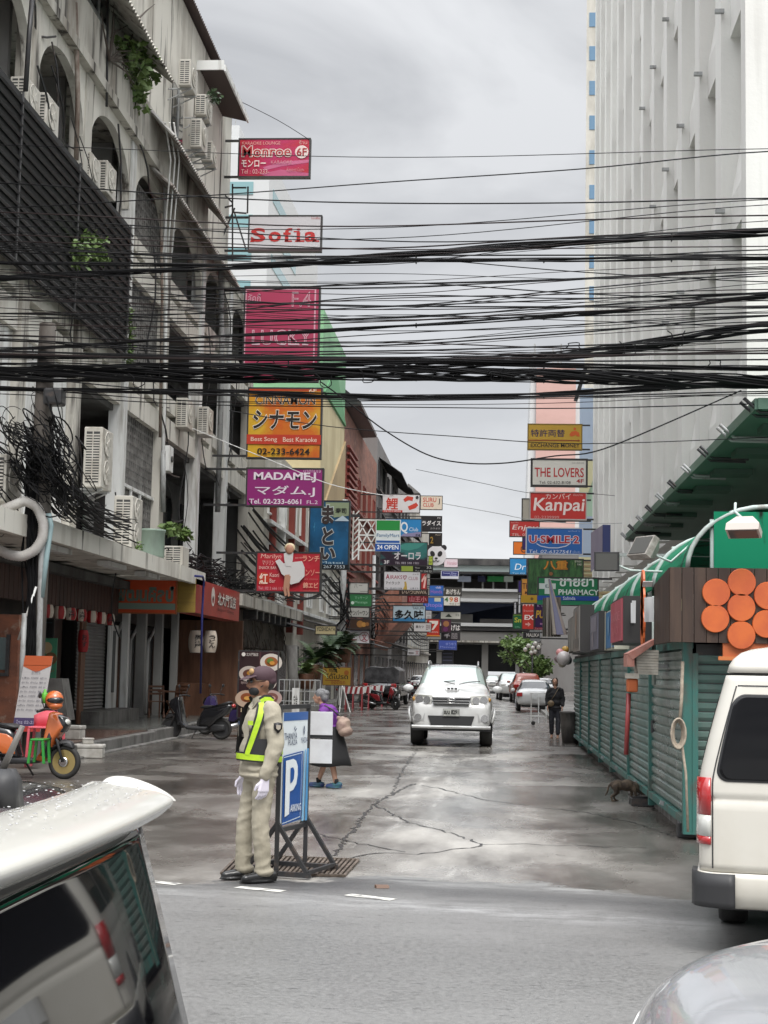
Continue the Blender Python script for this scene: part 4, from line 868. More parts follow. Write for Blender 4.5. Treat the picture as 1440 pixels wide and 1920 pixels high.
rs('red sign with white script lettering, partly behind the blue sign', (955, 976, 1012, 1007), 96, '#b72f2c', [('t', 'Enjoy', .08, .26, .9, .64, '#e9d4cd', {'s': .15}), ('t', 'TEL. 02-234', .08, .78, .9, .94, '#dcb5ae'), ('t', 'karaoke', .06, .08, .3, .16, '#d59a94')])
rs('blue sign with red and white lettering and a white swoosh', (986, 989, 1093, 1040), 67, '#2362ac', [
    ('t', 'U·SMILE·2', .05, .28, .94, .60, '#e5dfe6', {'b': .075}), ('t', 'U·SMILE·2', .05, .28, .94, .60, '#b02c3a', {'b': .028, 'rb': .075}),
    ('l', [(.19, .60), (.26, .69), (.40, .75), (.56, .75), (.70, .68), (.76, .60)], .016, '#d6dae6'), ('t', 'Tel. 02-6327541', .05, .83, .78, .95, '#dfe4ee', {'s': .1}), ('t', '(ชั้น2)', .82, .84, .95, .95, '#a8b8dc'), ('t', 'ยูสไมล์ 2', .74, .1, .94, .16, '#a8b8dc')], frame=pm('#c2c4c9'))
rs('small orange sign peeking out left of the blue sign', (962, 1015, 988, 1040), 108, '#cf6a1e', [('t', 'C', .55, .3, .9, .85, '#3a2a20')])
rs('sky blue sign with white script over the station roof', (955, 1046, 988, 1078), 110, '#2f84bd', [('t', 'Dr', .3, .34, .9, .7, '#e3ecf2', {'s': .2}), ('t', 'Tel 02', .15, .86, .9, .94, '#b8d6e8')])
rs('purple edge of a sign showing beside the blue sign', (979, 1007, 988, 1031), 90, '#3a2468', [])
m_bamboo = mat('bamboo_print', lin('#3c6a38'), .5, col2=lin('#1f3d22'), scale=(4, 4, 1.2), lo=.42, hi=.6, col3=lin('#7f9a58'), scale3=(6, 6, .8), lo3=.6, hi3=.7)
rs('bamboo green sign with orange brush characters', (989, 1047, 1094, 1116), 66, m_bamboo, [
    ('t', '八重', .28, .05, .72, .32, '#7a2f1a', {'b': .05}), ('t', '八重', .28, .05, .72, .32, '#c8892c', {'b': .018, 'rb': .05}), ('t', 'ยาเอะ', .84, .05, .96, .1, '#d8d8c8'), ('t', 'YAE', .88, .13, .96, .18, '#d8d8c8'), ('d', .42, .42, .05, '#8a5a34')])
rs('green pharmacy sign with a white cross and white lettering', (1008, 1082, 1122, 1134), 58, '#16754a', [
    ('p', [(.12, .06), (.21, .06), (.21, .24), (.30, .24), (.30, .44), (.21, .44), (.21, .62), (.12, .62), (.12, .44), (.03, .44), (.03, .24), (.12, .24)], '#c9d3d0'), ('t', 'ย', .13, .28, .2, .4, '#4a5a6a'), ('t', 'ขายยา', .36, .05, .92, .34, '#d7e4dd', {'b': .02}),
    ('t', 'PHARMACY', .345, .44, 1.02 - .02, .64, '#d7e4dd', {'b': .02}), ('r', 0, .68, 1, .84, '#1d459a'), ('t', 'Salinda', .42, .70, .62, .82, '#d8e0ee'), ('r', 0, .865, 1, 1, '#1c7d55')], wall=4.4)
rs('orange money changing sign with serif lettering over a yellow strip', (977, 1084, 1008, 1130), 84, '#cc8d3a', [('t', 'THAN', .08, .20, .98, .44, '#5c2c1c', B_), ('t', 'MONEY', .24, .52, .98, .66, '#5c3420', B_), ('r', 0, .70, 1, 1, '#b08a24'), ('d', .66, .84, .06, '#6a4c1a')])
rs('violet narrow sign behind the money changing sign', (971, 1088, 978, 1111), 98, '#40287a', [])
rs('red exchange sign with a white arrow beside the purple sign', (978, 1131, 1002, 1181), 80, '#c2352a', [('p', [(0, .03), (.12, .12), (.25, .03), (.38, .12), (.5, .03), (.62, .12), (.75, .03), (.88, .12), (1, .03), (1, 0), (0, 0)], '#e0c0b8'), ('t', 'EX', .22, .44, .95, .62, '#eee2dc', {'b': .03, 's': .1}), ('p', [(.3, .76), (.5, .76), (.5, .70), (.72, .79), (.5, .88), (.5, .82), (.3, .82)], '#e3a49c'), ('t', 'ร้านแลก', .15, .24, .9, .32, '#e0b0a8')])
rs('purple sign with yellow slanted capitals and an outlined arrow', (1002, 1132, 1047, 1181), 70, '#3b1a52', [('t', 'PURPLE', .06, .26, 1.0, .56, '#d2a83a', {'b': .03, 's': .12}), ('p', [(.24, .74), (.36, .74), (.36, .68), (.50, .77), (.36, .86), (.36, .80), (.24, .80)], '#b77fa8'), ('r', 0, .90, 1, 1, '#8e2233'), ('t', 'Tel 02-636-', .02, .92, .6, .98, '#dca0a0'), ('t', 'R. SOI 3', .12, .06, .6, .13, '#b8a0c8')])
rs('green sign with yellow lettering low behind the red exchange sign', (961, 1151, 985, 1180), 95, '#13653c', [('t', 'Smi', .16, .24, .98, .56, '#c9c43e', B_), ('r', 0, .03, 1, .12, '#6a8a2c'), ('t', '2FL', .2, .80, .6, .9, '#8ac0a0')])
rs('black board with white capitals over the far right trees', (981, 1185, 1012, 1197), 76, '#1c1a1c', [('t', 'MALIKA', .2, .2, .98, .75, '#d8d2cc', B_)])
for i, (bx, Y, bg) in enumerate((((963, 1128, 969, 1152), 100, '#c6c6cc'), ((971, 1114, 977, 1150), 97, '#cfcfd4'))):
    rs(('narrow white sign beside the green sign with yellow lettering', 'narrow white sign below the violet narrow sign')[i], bx, Y, bg, [('r', .2, .2, .8, .25, '#7a7a84'), ('r', .2, .5, .8, .55, '#7a7a84')])
rs('bare pale sign back standing above the red script sign', (978, 934, 994, 977), 71, '#b5aea0', [])
# ================================================================ market stalls with roller shutters, right side
m_teal_p = mat('teal_frame_paint', (.045, .155, .135), .45, col2=(.09, .10, .085), scale=(5, 5, 2), lo=.5, hi=.66)
m_shut = mat('teal_shutter', (.10, .175, .155), .38, col2=(.16, .17, .155), scale=(1.2, 1.2, .6), lo=.46, hi=.66, col3=(.05, .06, .055), scale3=(4, 4, .8), lo3=.6, hi3=.72, rvar=.1)
m_shutg = mat('greyed_shutter', (.17, .195, .18), .35, col2=(.10, .15, .13), scale=(1.5, 1.5, .5), rvar=.1)
m_brownb = mat('dark_brown_boards', (.038, .022, .016), .6, col2=(.075, .045, .03), scale=(6, 6, .5), lo=.46, hi=.66)
m_orangeb = mat('orange_board', (.48, .12, .035), .55, col2=(.36, .085, .03), scale=(2, 2, 2))
m_greenpl = mat('green_plastic_sheet', (.006, .19, .095), .6, spec=.15, col2=(.010, .016, .012), scale=(3.2, 3.2, .8), lo=.56, hi=.63)
m_pipe = mat('pale_pipe', (.42, .50, .47), .45, col2=(.24, .22, .20), scale=(4, 4, 2), lo=.5, hi=.7)
def shutter_mesh(y0, y1, z0, z1, x, s=.105):
    """street-facing corrugated slats: rows of rounded ridges"""
    g = MB(); n = int((z1 - z0) / s); A = []
    for j in range(n):
        za = z0 + (z1 - z0) * j / n; zb = z0 + (z1 - z0) * (j + 1) / n
        for q, dx in ((0, .012), (.35, -.012), (.8, -.014), (.96, .018)): A.append((x + dx, za + (zb - za) * q))
    A.append((x + .012, z1))
    I = [(g.vert((xx, y0, zz)), g.vert((xx, y1, zz))) for xx, zz in A]
    for a, c in zip(I, I[1:]): g.face((a[0], a[1], c[1], c[0]))
    return g
XK = 2.05
YK = [16.6, 20.2, 23.4, 26.8, 29.7, 33.0, 36.2, 39.4]
stall_txt = ['teal shuttered stall on the street corner beside the white van', 'teal shuttered stall with a red pole before it, second from the van',
             'teal shuttered stall under the pink lightbox, third from the van', 'teal shuttered stall fourth from the van', 'teal shuttered stall fifth from the van',
             'teal shuttered stall sixth from the van', 'teal shuttered stall farthest from the van']
for k, (a, c) in enumerate(zip(YK, YK[1:])):
    t = thing('market_stall', stall_txt[k], 'market stall', (XK, a, 0), 0, 'market stalls along the right kerb')
    if k == 0: c2 = c
    npan = 1
    g = MB(); g.box(XK + .1, 4.3, a + .03, c - .03, .12, 2.05); P(g, 'body', m_dkmetal, t)
    P(shutter_mesh(a + .08, c - .06, .24, 2.0, XK, .105), 'shutter', m_shutg if k == 0 else m_shut, t, fix=False)
    g = MB(); g.box(XK - .045, XK + .05, a - .05, a + .075, .06, 2.06); P(g, 'post', m_teal_p, t)
    g = MB(); g.box(XK - .05, XK + .06, a + .076, c - .052, .16, .238); P(g, 'sill', m_teal_p, t)
    g = MB(); g.box(XK - .04, XK + .08, a + .076, c - .052, 2.002, 2.09); P(g, 'lintel', m_teal_p, t)
    g = MB(); g.bar((XK + .0, (a + c) / 2, .20), (XK - .09, (a + c) / 2, .24), .05); P(g, 'handle', m_grey, t)
    if k == 0:    # the face towards the main road
        g = MB(); n = 17; A = []
        for j in range(n):
            za = .24 + 1.70 * j / n
            for q, dy in ((0, .012), (.35, -.012), (.8, -.014), (.96, .018)): A.append((a + .02 + dy, za + 1.70 / n * q))
        I = [(g.vert((XK + .10, yy, zz)), g.vert((4.3, yy, zz))) for yy, zz in A]
        for p, q in zip(I, I[1:]): g.face((p[0], p[1], q[1], q[0]))
        P(g, 'shutter', m_shut, t, fix=False)
        g = MB(); g.box(XK + .05, XK + .11, a - .06, a + .0, .06, 1.95); P(g, 'post', m_teal_p, t)
        g = MB(); g.box(XK + .05, 4.3, a - .05, a + .01, .12, .24); P(g, 'sill', m_teal_p, t)
    g = MB(); g.box(XK + .0, 4.3, a, c - .01, 2.10, 2.16); P(g, 'roof', m_dkmetal, t)
    # arched plastic sheet on a pale pipe frame
    ya, yb = a + .12, c - .10; prof = [(XK + .02 + .85 * (1 - math.cos(q)), 2.84 + .68 * math.sin(q)) for q in [math.pi / 2 * i / 9 for i in range(10)]] + [(4.3, 3.50)]
    if k < 6:
        g = MB(); I = [(g.vert((x, ya, z)), g.vert((x, yb, z))) for x, z in prof]
        J = [(g.vert((x + .008, ya, z - .012)), g.vert((x + .008, yb, z - .012))) for x, z in prof]
        for p, q in zip(I, I[1:]): g.face((p[0], p[1], q[1], q[0]))
        for p, q in zip(J, J[1:]): g.face((p[0], q[0], q[1], p[1]))
        P(g, 'plastic_roof', m_greenpl, t, fix=False)
        for y in (ya, yb):
            g = MB(); g.tube([(x, y, z + .02) for x, z in prof], .026, 6); P(g, 'roof_pipe', m_pipe, t)
        g = MB(); g.cyl((XK + .30, ya + .05, 2.2), (XK + .30, ya + .05, 3.40), .035, 10); P(g, 'post', m_pipe, t)
        if k == 0: g = MB(); g.box(XK + .3, 4.3, ya - .02, ya + .0, 2.80, 3.48); P(g, 'plastic_end', m_greenpl, t)
# brown sign boards wrapped round the corner stall
t = thing('corner_sign_board', 'dark brown plank board with orange discs wrapping the corner stall', 'sign', (XK, 16.5, 2.1))
XW = XK - .22; YW = 16.25
zb, zt = 2.06, 2.84
g = MB()
for i in range(24):
    x0 = XW + i * .125; g.box(x0 + .004, x0 + .121, YW, YW + .05, zb + (.0 if i < 4 else 0), zt)
for i in range(12):
    y0 = YW + .0525 + i * .13; g.box(XW, XW + .05, y0 + .004, y0 + .126, zb, zt - .1 * i / 12)
P(g, 'plank', m_brownb, t)
g = MB(); g.box(XW + .55, 4.6, YW + .02, YW + .08, 1.88, 2.058); P(g, 'orange_board', m_orangeb, t)
g = MB(); g.box(XW + .5, 4.6, YW + .0, YW + .03, 1.88, 1.92); P(g, 'orange_trim', mat('orange_trim', (.55, .17, .05), .5), t)
m_disc = mat('orange_disc', (.60, .135, .032), .45, col2=(.5, .10, .03), scale=(3, 3, 3))
for (px, py) in ((1343, 1111), (1391, 1092), (1440, 1117), (1390, 1139), (1341, 1160), (1437, 1170), (1390, 1191)):
    p = on_y(px, py, YW - .02); g = MB(); g.lathe([(.001, 0), (.140, 0), (.145, .012), (.145, .03), (.001, .03)], (p.x, YW - .032, p.z), 'y', 28, True); P(g, 'disc', m_disc, t)
# side: a flower of discs edge-on and faded white lettering strokes
for (px, py) in ((1198, 1098), (1192, 1120), (1204, 1124), (1198, 1142), (1192, 1165), (1204, 1168), (1197, 1190)):
    p = on_x(px, py, XW - .03); g = MB(); g.lathe([(.001, 0), (.17, 0), (.17, .025), (.001, .025)], (XW - .03, min(max(p.y, 16.4), 19), p.z), 'x', 20, True); P(g, 'disc', m_disc, t)
m_fade = pm('#c9cacb')
g = MB(); rnd = random.Random(5)
for i in range(9):
    p = on_x(1171 + i * 2.2, 1130 + rnd.uniform(-4, 4), XW - .06); q = on_x(1171 + i * 2.2 + rnd.uniform(-1, 1), 1168, XW - .06); g.bar(p, q, .05, .006)
for i in range(6):
    p = on_x(1212 + i * 1.9, 1122 + rnd.uniform(-4, 4), XW - .06); q = on_x(1212 + i * 1.9, 1166, XW - .06); g.bar(p, q, .05, .006)
P(g, 'lettering', m_fade, t)
g = MB()
for i in range(3): p = on_x(1209 + i * 4, 1100, XW - .06); q = on_x(1211 + i * 4, 1090, XW - .06); g.bar(p, q, .06, .006)
P(g, 'lettering', m_fade, t)
# boards over the next stalls
def lightbox(label, px, ya, yb, X, Y, th, bg, items=(), side=m_dark, name='lightbox_sign'):
    """box sign projecting square to the kerb: its printed face looks up the street towards the camera side"""
    p = on_x(px[0], ya, X)
    return None
def street_sign(label, Y0, Y1, z0, z1, X, bg, items=(), th=.22, name='lightbox_sign', frame=m_frame):
    t = thing(name, label, 'sign', (X, Y0, z0)); g = MB(); g.box(X + .02, X + th, Y0, Y1, z0, z1); P(g, 'cabinet', frame, t)
    g = MB(); g.box(X, X + .019, Y0 + .03, Y1 - .03, z0 + .03, z1 - .03); f = P(g, 'sign_face', pm(bg) if isinstance(bg, str) else bg, t)
    w, h = Y1 - Y0, z1 - z0
    put_items(items, lambda u, v: Vector((X, Y1 - u * w, z1 - v * h)), w / h, f, t, back=Vector((-1, 0, 0)))
    return t
street_sign('pink lightbox with faded white lettering over the shutters', 19.9, 21.8, 2.12, 2.72, XK - .42, '#a8525c', [('t', 'KARAOKE', .15, .3, .85, .5, '#c98088'), ('t', 'SNACK', .2, .62, .8, .8, '#c07078')], th=.5)
street_sign('blue and white lightbox behind the pink one', 23.6, 25.2, 2.1, 2.72, XK - .25, '#3a74a4', [('r', 0, 0, .12, 1, '#c9c8b6'), ('r', .88, 0, 1, 1, '#c9c8b6'), ('d', .5, .4, .25, '#7aa4c2')], th=.4, frame=pm('#c9c8b6'))
street_sign('grey poster lightbox beyond the blue one', 26.6, 28.6, 2.12, 2.8, XK - .28, '#6e6d7c', [('r', .1, .1, .9, .5, '#8b8894'), ('d', .4, .7, .2, '#a8a0a4')], th=.5)
street_sign('worn poster panel with a painted face at the far stalls', 31.0, 33.4, 2.15, 3.1, XK - .35, '#8a8682', [('d', .5, .4, .3, '#a08a7a'), ('r', .1, .7, .9, .9, '#74706c')], th=.3)
street_sign('pale grey cloth panel with stripes at the far stalls', 34.2, 36.8, 2.2, 3.0, XK - .30, '#9a9790', [('r', .2, 0, .24, 1, '#6a665e'), ('r', .55, 0, .6, 1, '#6a665e'), ('r', .8, 0, .82, 1, '#7a4a3c')], th=.3)
street_sign('brown poster panel hung past the pale grey cloth panel', 37.2, 39.0, 2.2, 3.0, XK - .1, '#5c4436', [('d', .5, .4, .3, '#8a6a52')], th=.3)
# dark blue box sign on the tower foot
t = thing('box_sign', 'dark blue edge-on box sign above the floodlights', 'sign', (2.9, 26, 3)); p = on_y(1135, 985, 26); q = on_y(1138, 1050, 26)
g = MB(); g.box(p.x - .05, p.x + .08, 25.9, 26.2, q.z, p.z); P(g, 'cabinet', pm('#1c2350'), t); g = MB(); a = on_y(1108, 1000, 27.4); g.prism([(p.x - .051, 25.95, p.z), (a.x, 27.4, p.z), (a.x, 27.4, q.z - .12), (p.x - .051, 25.95, q.z)], (.004, .02, 0)); P(g, 'sign_face', pm('#8b8598'), t)
g = MB(); g.bar((p.x + .1, 26.1, q.z + .1), (XK + 2.2, 26.1, q.z + .1), .05); P(g, 'bracket', m_grey, t)
# floodlights
m_lamp = mat('lamp_housing', (.36, .34, .31), .5, col2=(.2, .18, .16), scale=(9, 9, 9)); m_lampg = mat('lamp_glass', (.10, .10, .095), .12)
def floodlight(label, c, face, w, h, arm, ma=m_lamp):
    c = Vector(c); f = Vector(face).normalized(); r = f.cross(Vector((0, 0, 1))).normalized(); u = r.cross(f)
    t = thing('floodlight', label, 'floodlight', tuple(c), 0, 'floodlights over the stalls')
    g = MB(); g.loft([[c + f * .06 + r * w * a + u * h * b for a, b in ((-1, -1), (1, -1), (1, 1), (-1, 1))], [c - f * .02 + r * w * a + u * h * b for a, b in ((-1, -1), (1, -1), (1, 1), (-1, 1))], [c - f * .13 + r * w * .5 * a + u * h * .5 * b for a, b in ((-1, -1), (1, -1), (1, 1), (-1, 1))]]); P(g, 'housing', ma, t)
    g = MB(); g.obox(c + f * .063, f * .004, r * w * .86, u * h * .86); P(g, 'lens', m_lampg, t)
    g = MB(); g.tube([c - f * .1] + [Vector(q) for q in arm], .016, 6); P(g, 'arm', m_pipe, t)
p = on_y(1395, 992, 16.0); floodlight('white slab floodlight hanging under the near green plastic roof', p, (-.2, -.5, -1), .17, .085, [(p.x - .06, 16.2, p.z + .2), (p.x - .04, 16.3, p.z + .3)], pm('#b9aea6'))
p = on_y(1208, 1028, 17.6); floodlight('grey floodlight tilted upward on a pipe arm, middle of the three', p, (-.75, -.5, .55), .17, .13, [(p.x + .3, 17.6, p.z - .15), (p.x + .6, 17.7, p.z + .12), (p.x + 1.0, 17.7, p.z + .1)])
p = on_y(1138, 1053, 19.4); floodlight('dark square floodlight facing the street, leftmost of the three', p, (-.15, -1, -.1), .155, .12, [(p.x + .3, 19.5, p.z - .1), (XK + .5, 19.5, p.z - .12)], m_dkmetal)
# letter box lamp house on the shutter, red pole, rope, small things
t = thing('spirit_house', 'small white house-shaped box with a red roof on a bracket before the shutters', 'spirit house', (XK - .2, 18.3, 1.5))
A = on_y(1172, 1215, 18.4); B = on_y(1222, 1265, 18.4)
m_wsid = mat('white_siding', (.55, .52, .46), .6, col2=(.36, .32, .27), scale=(4, 4, 4)); m_redr = mat('faded_red_roof', (.34, .13, .10), .6, col2=(.42, .22, .18), scale=(4, 4, 4))
g = MB(); x0, x1, z0, z1 = A.x + .08, B.x + .05, B.z, A.z - .02; n = 9
for i in range(n): za = z0 + (z1 - z0) * i / n; ins = .05 * (1 - i / n); g.box(x0 + ins, x1, 18.1 + ins, 18.6, za, za + (z1 - z0) / n * .9)
P(g, 'body', m_wsid, t)
g = MB(); g.prism([(A.x, 18.05, A.z - .07), (x1 - .02, 18.05, A.z + .12), (x1 + .05, 18.05, A.z + .12), (A.x + .06, 18.05, A.z - .14)], (0, .6, 0)); P(g, 'roof', m_redr, t)
g = MB(); g.box(A.x + .0, A.x + .08, 18.06, 18.6, A.z - .22, A.z - .08); P(g, 'gable', m_redr, t)
g = MB(); g.bar((x1, 18.3, z0 + .1), (XK + .05, 18.3, z0 + .1), .05); P(g, 'bracket', m_grey, t)
t = thing('post_box', 'small orange box hung under the white house-shaped box', 'box', (XK - .2, 18.2, 1.5)); A = on_y(1175, 1272, 18.25); B = on_y(1195, 1298, 18.25)
g = MB(); g.box(A.x, B.x, 18.15, 18.35, B.z, A.z); P(g, 'body', m_orangeb, t, bevel=.02); g = MB(); g.box(A.x - .01, B.x + .01, 18.13, 18.37, A.z, A.z + .06); P(g, 'lid', m_wsid, t)
tag(MB().cyl(on_y(1179, 1300, 18.3), on_y(1174, 1415, 18.3) , .028, 10).build('red_pole', mat('red_pole_paint', (.30, .05, .05), .4)), 'thin red pole standing against the shutters under the orange box', 'pole')
tag(MB().tube([on_x(1226, y, XK - .15) for y in (1118, 1180, 1240, 1284)], .024, 8).build('grey_pole', m_pipe), 'grey pipe hanging down beside the white house-shaped box', 'pipe')
t = thing('rope_coil', 'coil of pale rope hung on the corner post of the stalls', 'rope', (XK, 16.5, 1)); c = on_y(1271, 1375, 16.45)
m_rope = mat('pale_rope', (.42, .36, .28), .8, col2=(.3, .25, .2), scale=(20, 20, 20))
for i in range(4): g = MB(); g.tube([c + Vector(((.045 + .01 * i) * math.cos(q), -.02 * i, (.12 + .012 * i) * math.sin(q))) for q in [2 * math.pi * k / 18 for k in range(18)]], .011, 6, closed=True); P(g, 'loop', m_rope, t)
g = MB(); g.tube([on_y(1280, 1240, 16.47), on_y(1278, 1310, 16.47), c + Vector((.02, 0, .12))], .018, 6); P(g, 'tail', m_rope, t)
g = MB(); g.tube([c + Vector((.04, 0, -.1)), on_y(1286, 1450, 16.45), on_y(1290, 1560, 16.4)], .014, 6); P(g, 'tail', m_rope, t)
tag(MB().box(XK - .03, XK + .04, 20.0, 20.1, .98, 1.14).build('padlock_box', m_dkmetal, bevel=.01), 'black lock box on the post between the first two shutters', 'lock')
t = thing('tray', 'shallow black plastic tray on the wet ground by the shutters', 'tray', tuple(on_z(1203, 1510))); c = on_z(1203, 1510); 
g = MB(); w_, d_ = .15, .22
g.box(c.x - w_, c.x + w_, c.y - d_, c.y + d_, .006, .03)
for (a, b_, e, f) in ((-w_, -w_ + .02, -d_, d_), (w_ - .02, w_, -d_, d_), (-w_ + .02, w_ - .02, -d_, -d_ + .02), (-w_ + .02, w_ - .02, d_ - .02, d_)): g.box(c.x + a, c.x + b_, c.y + e, c.y + f, .03, .10)
P(g, 'body', m_dkmetal, t)
for (px, py) in ((1218, 1480), (1275, 1560)): c = on_z(px, py + 10); tag(MB().box(XK - .08, XK + .12, c.y - .1, c.y + .1, 0, .17).build('support_block', m_conc if py < 1500 else m_dkmetal, bevel=.015), ('pale block under the post of the second stall', 'dark block under the corner post of the stalls')[py > 1500], 'block')
# things further along the stalls
t = thing('trash_bin', 'round dark grey ribbed bin beside the stalls', 'bin', (1.93, 39.0, 0)); g = MB(); g.lathe([(.001, .0), (.20, .0), (.24, .5), (.25, .72), (.27, .74), (.27, .78), (.23, .78), (.22, .74), (.001, .7)], (1.93, 39.0, 0), 'z', 24); P(g, 'body', mat('dark_plastic', (.055, .05, .048), .5, col2=(.11, .10, .09), scale=(6, 6, 2)), t)
t = thing('mascot_bundle', 'bundle of white and pink plush and helmets hung on the stalls', 'bundle', (XK - .2, 33, 2))
for i, (px, py, r, cc) in enumerate(((1057, 1234, .15, '#a9a4a4'), (1050, 1224, .09, '#b07a7a'), (1064, 1238, .10, '#3a3a40'), (1054, 1244, .09, '#8a8478'), (1060, 1218, .08, '#a9853c'), (1046, 1236, .08, '#6a5a5c'), (1062, 1226, .07, '#c8c2b8'))):
    p = on_y(px, py, 33 + i * .1); g = MB(); g.ell(p, r); P(g, 'plush', pm(cc), t)
t = thing('umbrella', 'closed faded umbrella with white, red and blue panels by the stalls', 'umbrella', (1.6, 37, 0)); A = on_y(1030, 1086, 37); B = on_y(1050, 1190, 37)
g = MB(); d = (B - A)
for i, cc in enumerate(('#a9a49f', '#7a4a48', '#8f8e94', '#a0988f', '#6a6a80', '#988d88')):
    g = MB(); a0 = 2 * math.pi * i / 6; pts = []
    for k in range(8):
        s_ = k / 7; rr = .03 + .15 * s_ ** 1.2; pts.append([A + d * s_ + Vector((rr * math.cos(a0 + q), rr * math.sin(a0 + q), 0)) for q in (0, .5, 1.0)])
    g.loft(pts, close=False); P(g, 'canopy_panel', pm(cc), t)
g = MB(); g.bar(A, (XK + .1, 37, A.z - .05), .03); P(g, 'bracket', m_grey, t)
for i, (px, cc) in enumerate(((1027, '#6b6861'), (1034, '#8f8a84'), (1041, '#7a736b'))):
    p = on_y(px, 1190, 38 - i * .4); g = MB()
    rows = []
    for j in range(9): rows.append([p + Vector((-.13 + .26 * q / 10, .05 * math.sin(q * 2.2 + i), -.05 + .95 * (1 - j / 8))) for q in range(11)])
    g.loft(rows, close=False); o = g.build('hanging_cloth', pm(cc)); tag(o, ('drab', 'pale grey', 'brownish')[i] + ' folded cloth hanging from the far stalls', 'cloth')
# ================================================================ ground floor shops on the left
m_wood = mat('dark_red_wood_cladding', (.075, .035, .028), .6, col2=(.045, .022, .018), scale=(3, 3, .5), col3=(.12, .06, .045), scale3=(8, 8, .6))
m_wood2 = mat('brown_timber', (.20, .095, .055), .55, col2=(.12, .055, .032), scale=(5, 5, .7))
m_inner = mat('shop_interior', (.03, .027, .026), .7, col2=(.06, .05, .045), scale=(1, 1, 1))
m_gwall = mat('grey_shop_wall', (.30, .30, .29), .7, col2=(.2, .195, .19), scale=(1, 1, .4))
sh = thing('shop_row', 'dark ground floor shops with roller shutter, white doors and timber under the concrete canopy', 'shopfront', (-10, 27, 0.26))
g = MB()
y = 29.0
while y < 38.6: g.box(-9.72, -9.60, y, y + .27, 2.98, 3.88); g.box(-9.75, -9.64, y + .27, y + .30, 2.98, 3.88); y += .30
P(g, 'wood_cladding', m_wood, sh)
g = MB(); n = 26
A = [(-10.0 + dx, .62 + 2.3 * (j + q) / n) for j in range(n) for q, dx in ((0, .012), (.5, -.012), (.95, .014))]
I = [(g.vert((x, 36.5, z)), g.vert((x, 39.2, z))) for x, z in A]
for a, c in zip(I, I[1:]): g.face((a[0], a[1], c[1], c[0]))
P(g, 'shutter', mat('grey_roller_shutter', (.17, .17, .165), .4, col2=(.11, .10, .10), scale=(1, 1, .5)), sh, fix=False)
g = MB(); g.box(-10.3, -9.3, 36.2, 40.3, .302, .60); P(g, 'step', m_curb, sh)
def dr(y0, y1, z0, z1, x, ma, nm='door'): g = MB(); g.box(x - .06, x, y0, y1, z0, z1); return P(g, nm, ma, sh)
dr(39.3, 40.2, .60, 2.75, -9.9, m_white); dr(39.62, 39.92, 1.0, 2.6, -9.894, m_glass, 'door_glass')
for yy, ma, wd in ((40.35, m_white, .17), (42.0, m_gwall, .26), (44.3, m_gwall, .22), (46.6, m_gwall, .2)):
    g = MB(); g.box(-9.85, -9.85 + wd, yy, yy + .22, .30, 3.9); P(g, 'column', ma, sh)
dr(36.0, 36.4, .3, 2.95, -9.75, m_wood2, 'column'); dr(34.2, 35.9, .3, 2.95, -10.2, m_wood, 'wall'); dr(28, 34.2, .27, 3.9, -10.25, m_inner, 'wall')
for (y0, y1) in ((40.7, 41.9), (42.4, 44.2), (44.6, 46.5)):
    dr(y0, y1, .32, 2.7, -10.15, m_glass, 'door_glass'); g = MB(); g.tube([(-10.1, y0, .32), (-10.1, y0, 2.4), (-10.1, (y0 + y1) / 2, 2.85), (-10.1, y1, 2.4), (-10.1, y1, .32)], .05, 6); P(g, 'door_frame', m_white, sh)
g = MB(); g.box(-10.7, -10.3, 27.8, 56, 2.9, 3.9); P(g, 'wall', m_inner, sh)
g = MB(); g.box(-10.2, -8.0, 48.8, 48.95, .14, 3.2); P(g, 'side_wall', m_wood2, sh)
g = MB(); g.box(-9.9, -9.0, 47.6, 48.7, .14, 1.2); P(g, 'counter', m_wood2, sh)
# brick corner shop at the far left
t = thing('brick_corner', 'orange brick corner of the leftmost shop with a dark framed window', 'building', (-8.3, 25.4, .13))
m_obrick = mat('orange_brick', (.30, .115, .065), .75, col2=(.20, .085, .055), scale=(2, 2, 5), col3=(.36, .26, .2), scale3=(5, 5, 5), bump=.3)
g = MB(); a = on_y(30, 1300, 26.4); g.box(-13, a.x, 26.4, 27.4, .13, 2.55); P(g, 'wall', m_obrick, t)
g = MB(); b_ = on_y(14, 1195, 26.4); c = on_y(14, 1256, 26.4); g.box(-13, b_.x, 26.37, 26.42, c.z, b_.z); P(g, 'window', mat('teal_window', (.02, .06, .06), .1), t)
g = MB(); g.box(b_.x, b_.x + .06, 26.34, 26.43, c.z - .05, b_.z + .05); g.box(-13, b_.x + .06, 26.34, 26.43, c.z - .11, c.z - .05); P(g, 'window_frame', m_dkmetal, t)
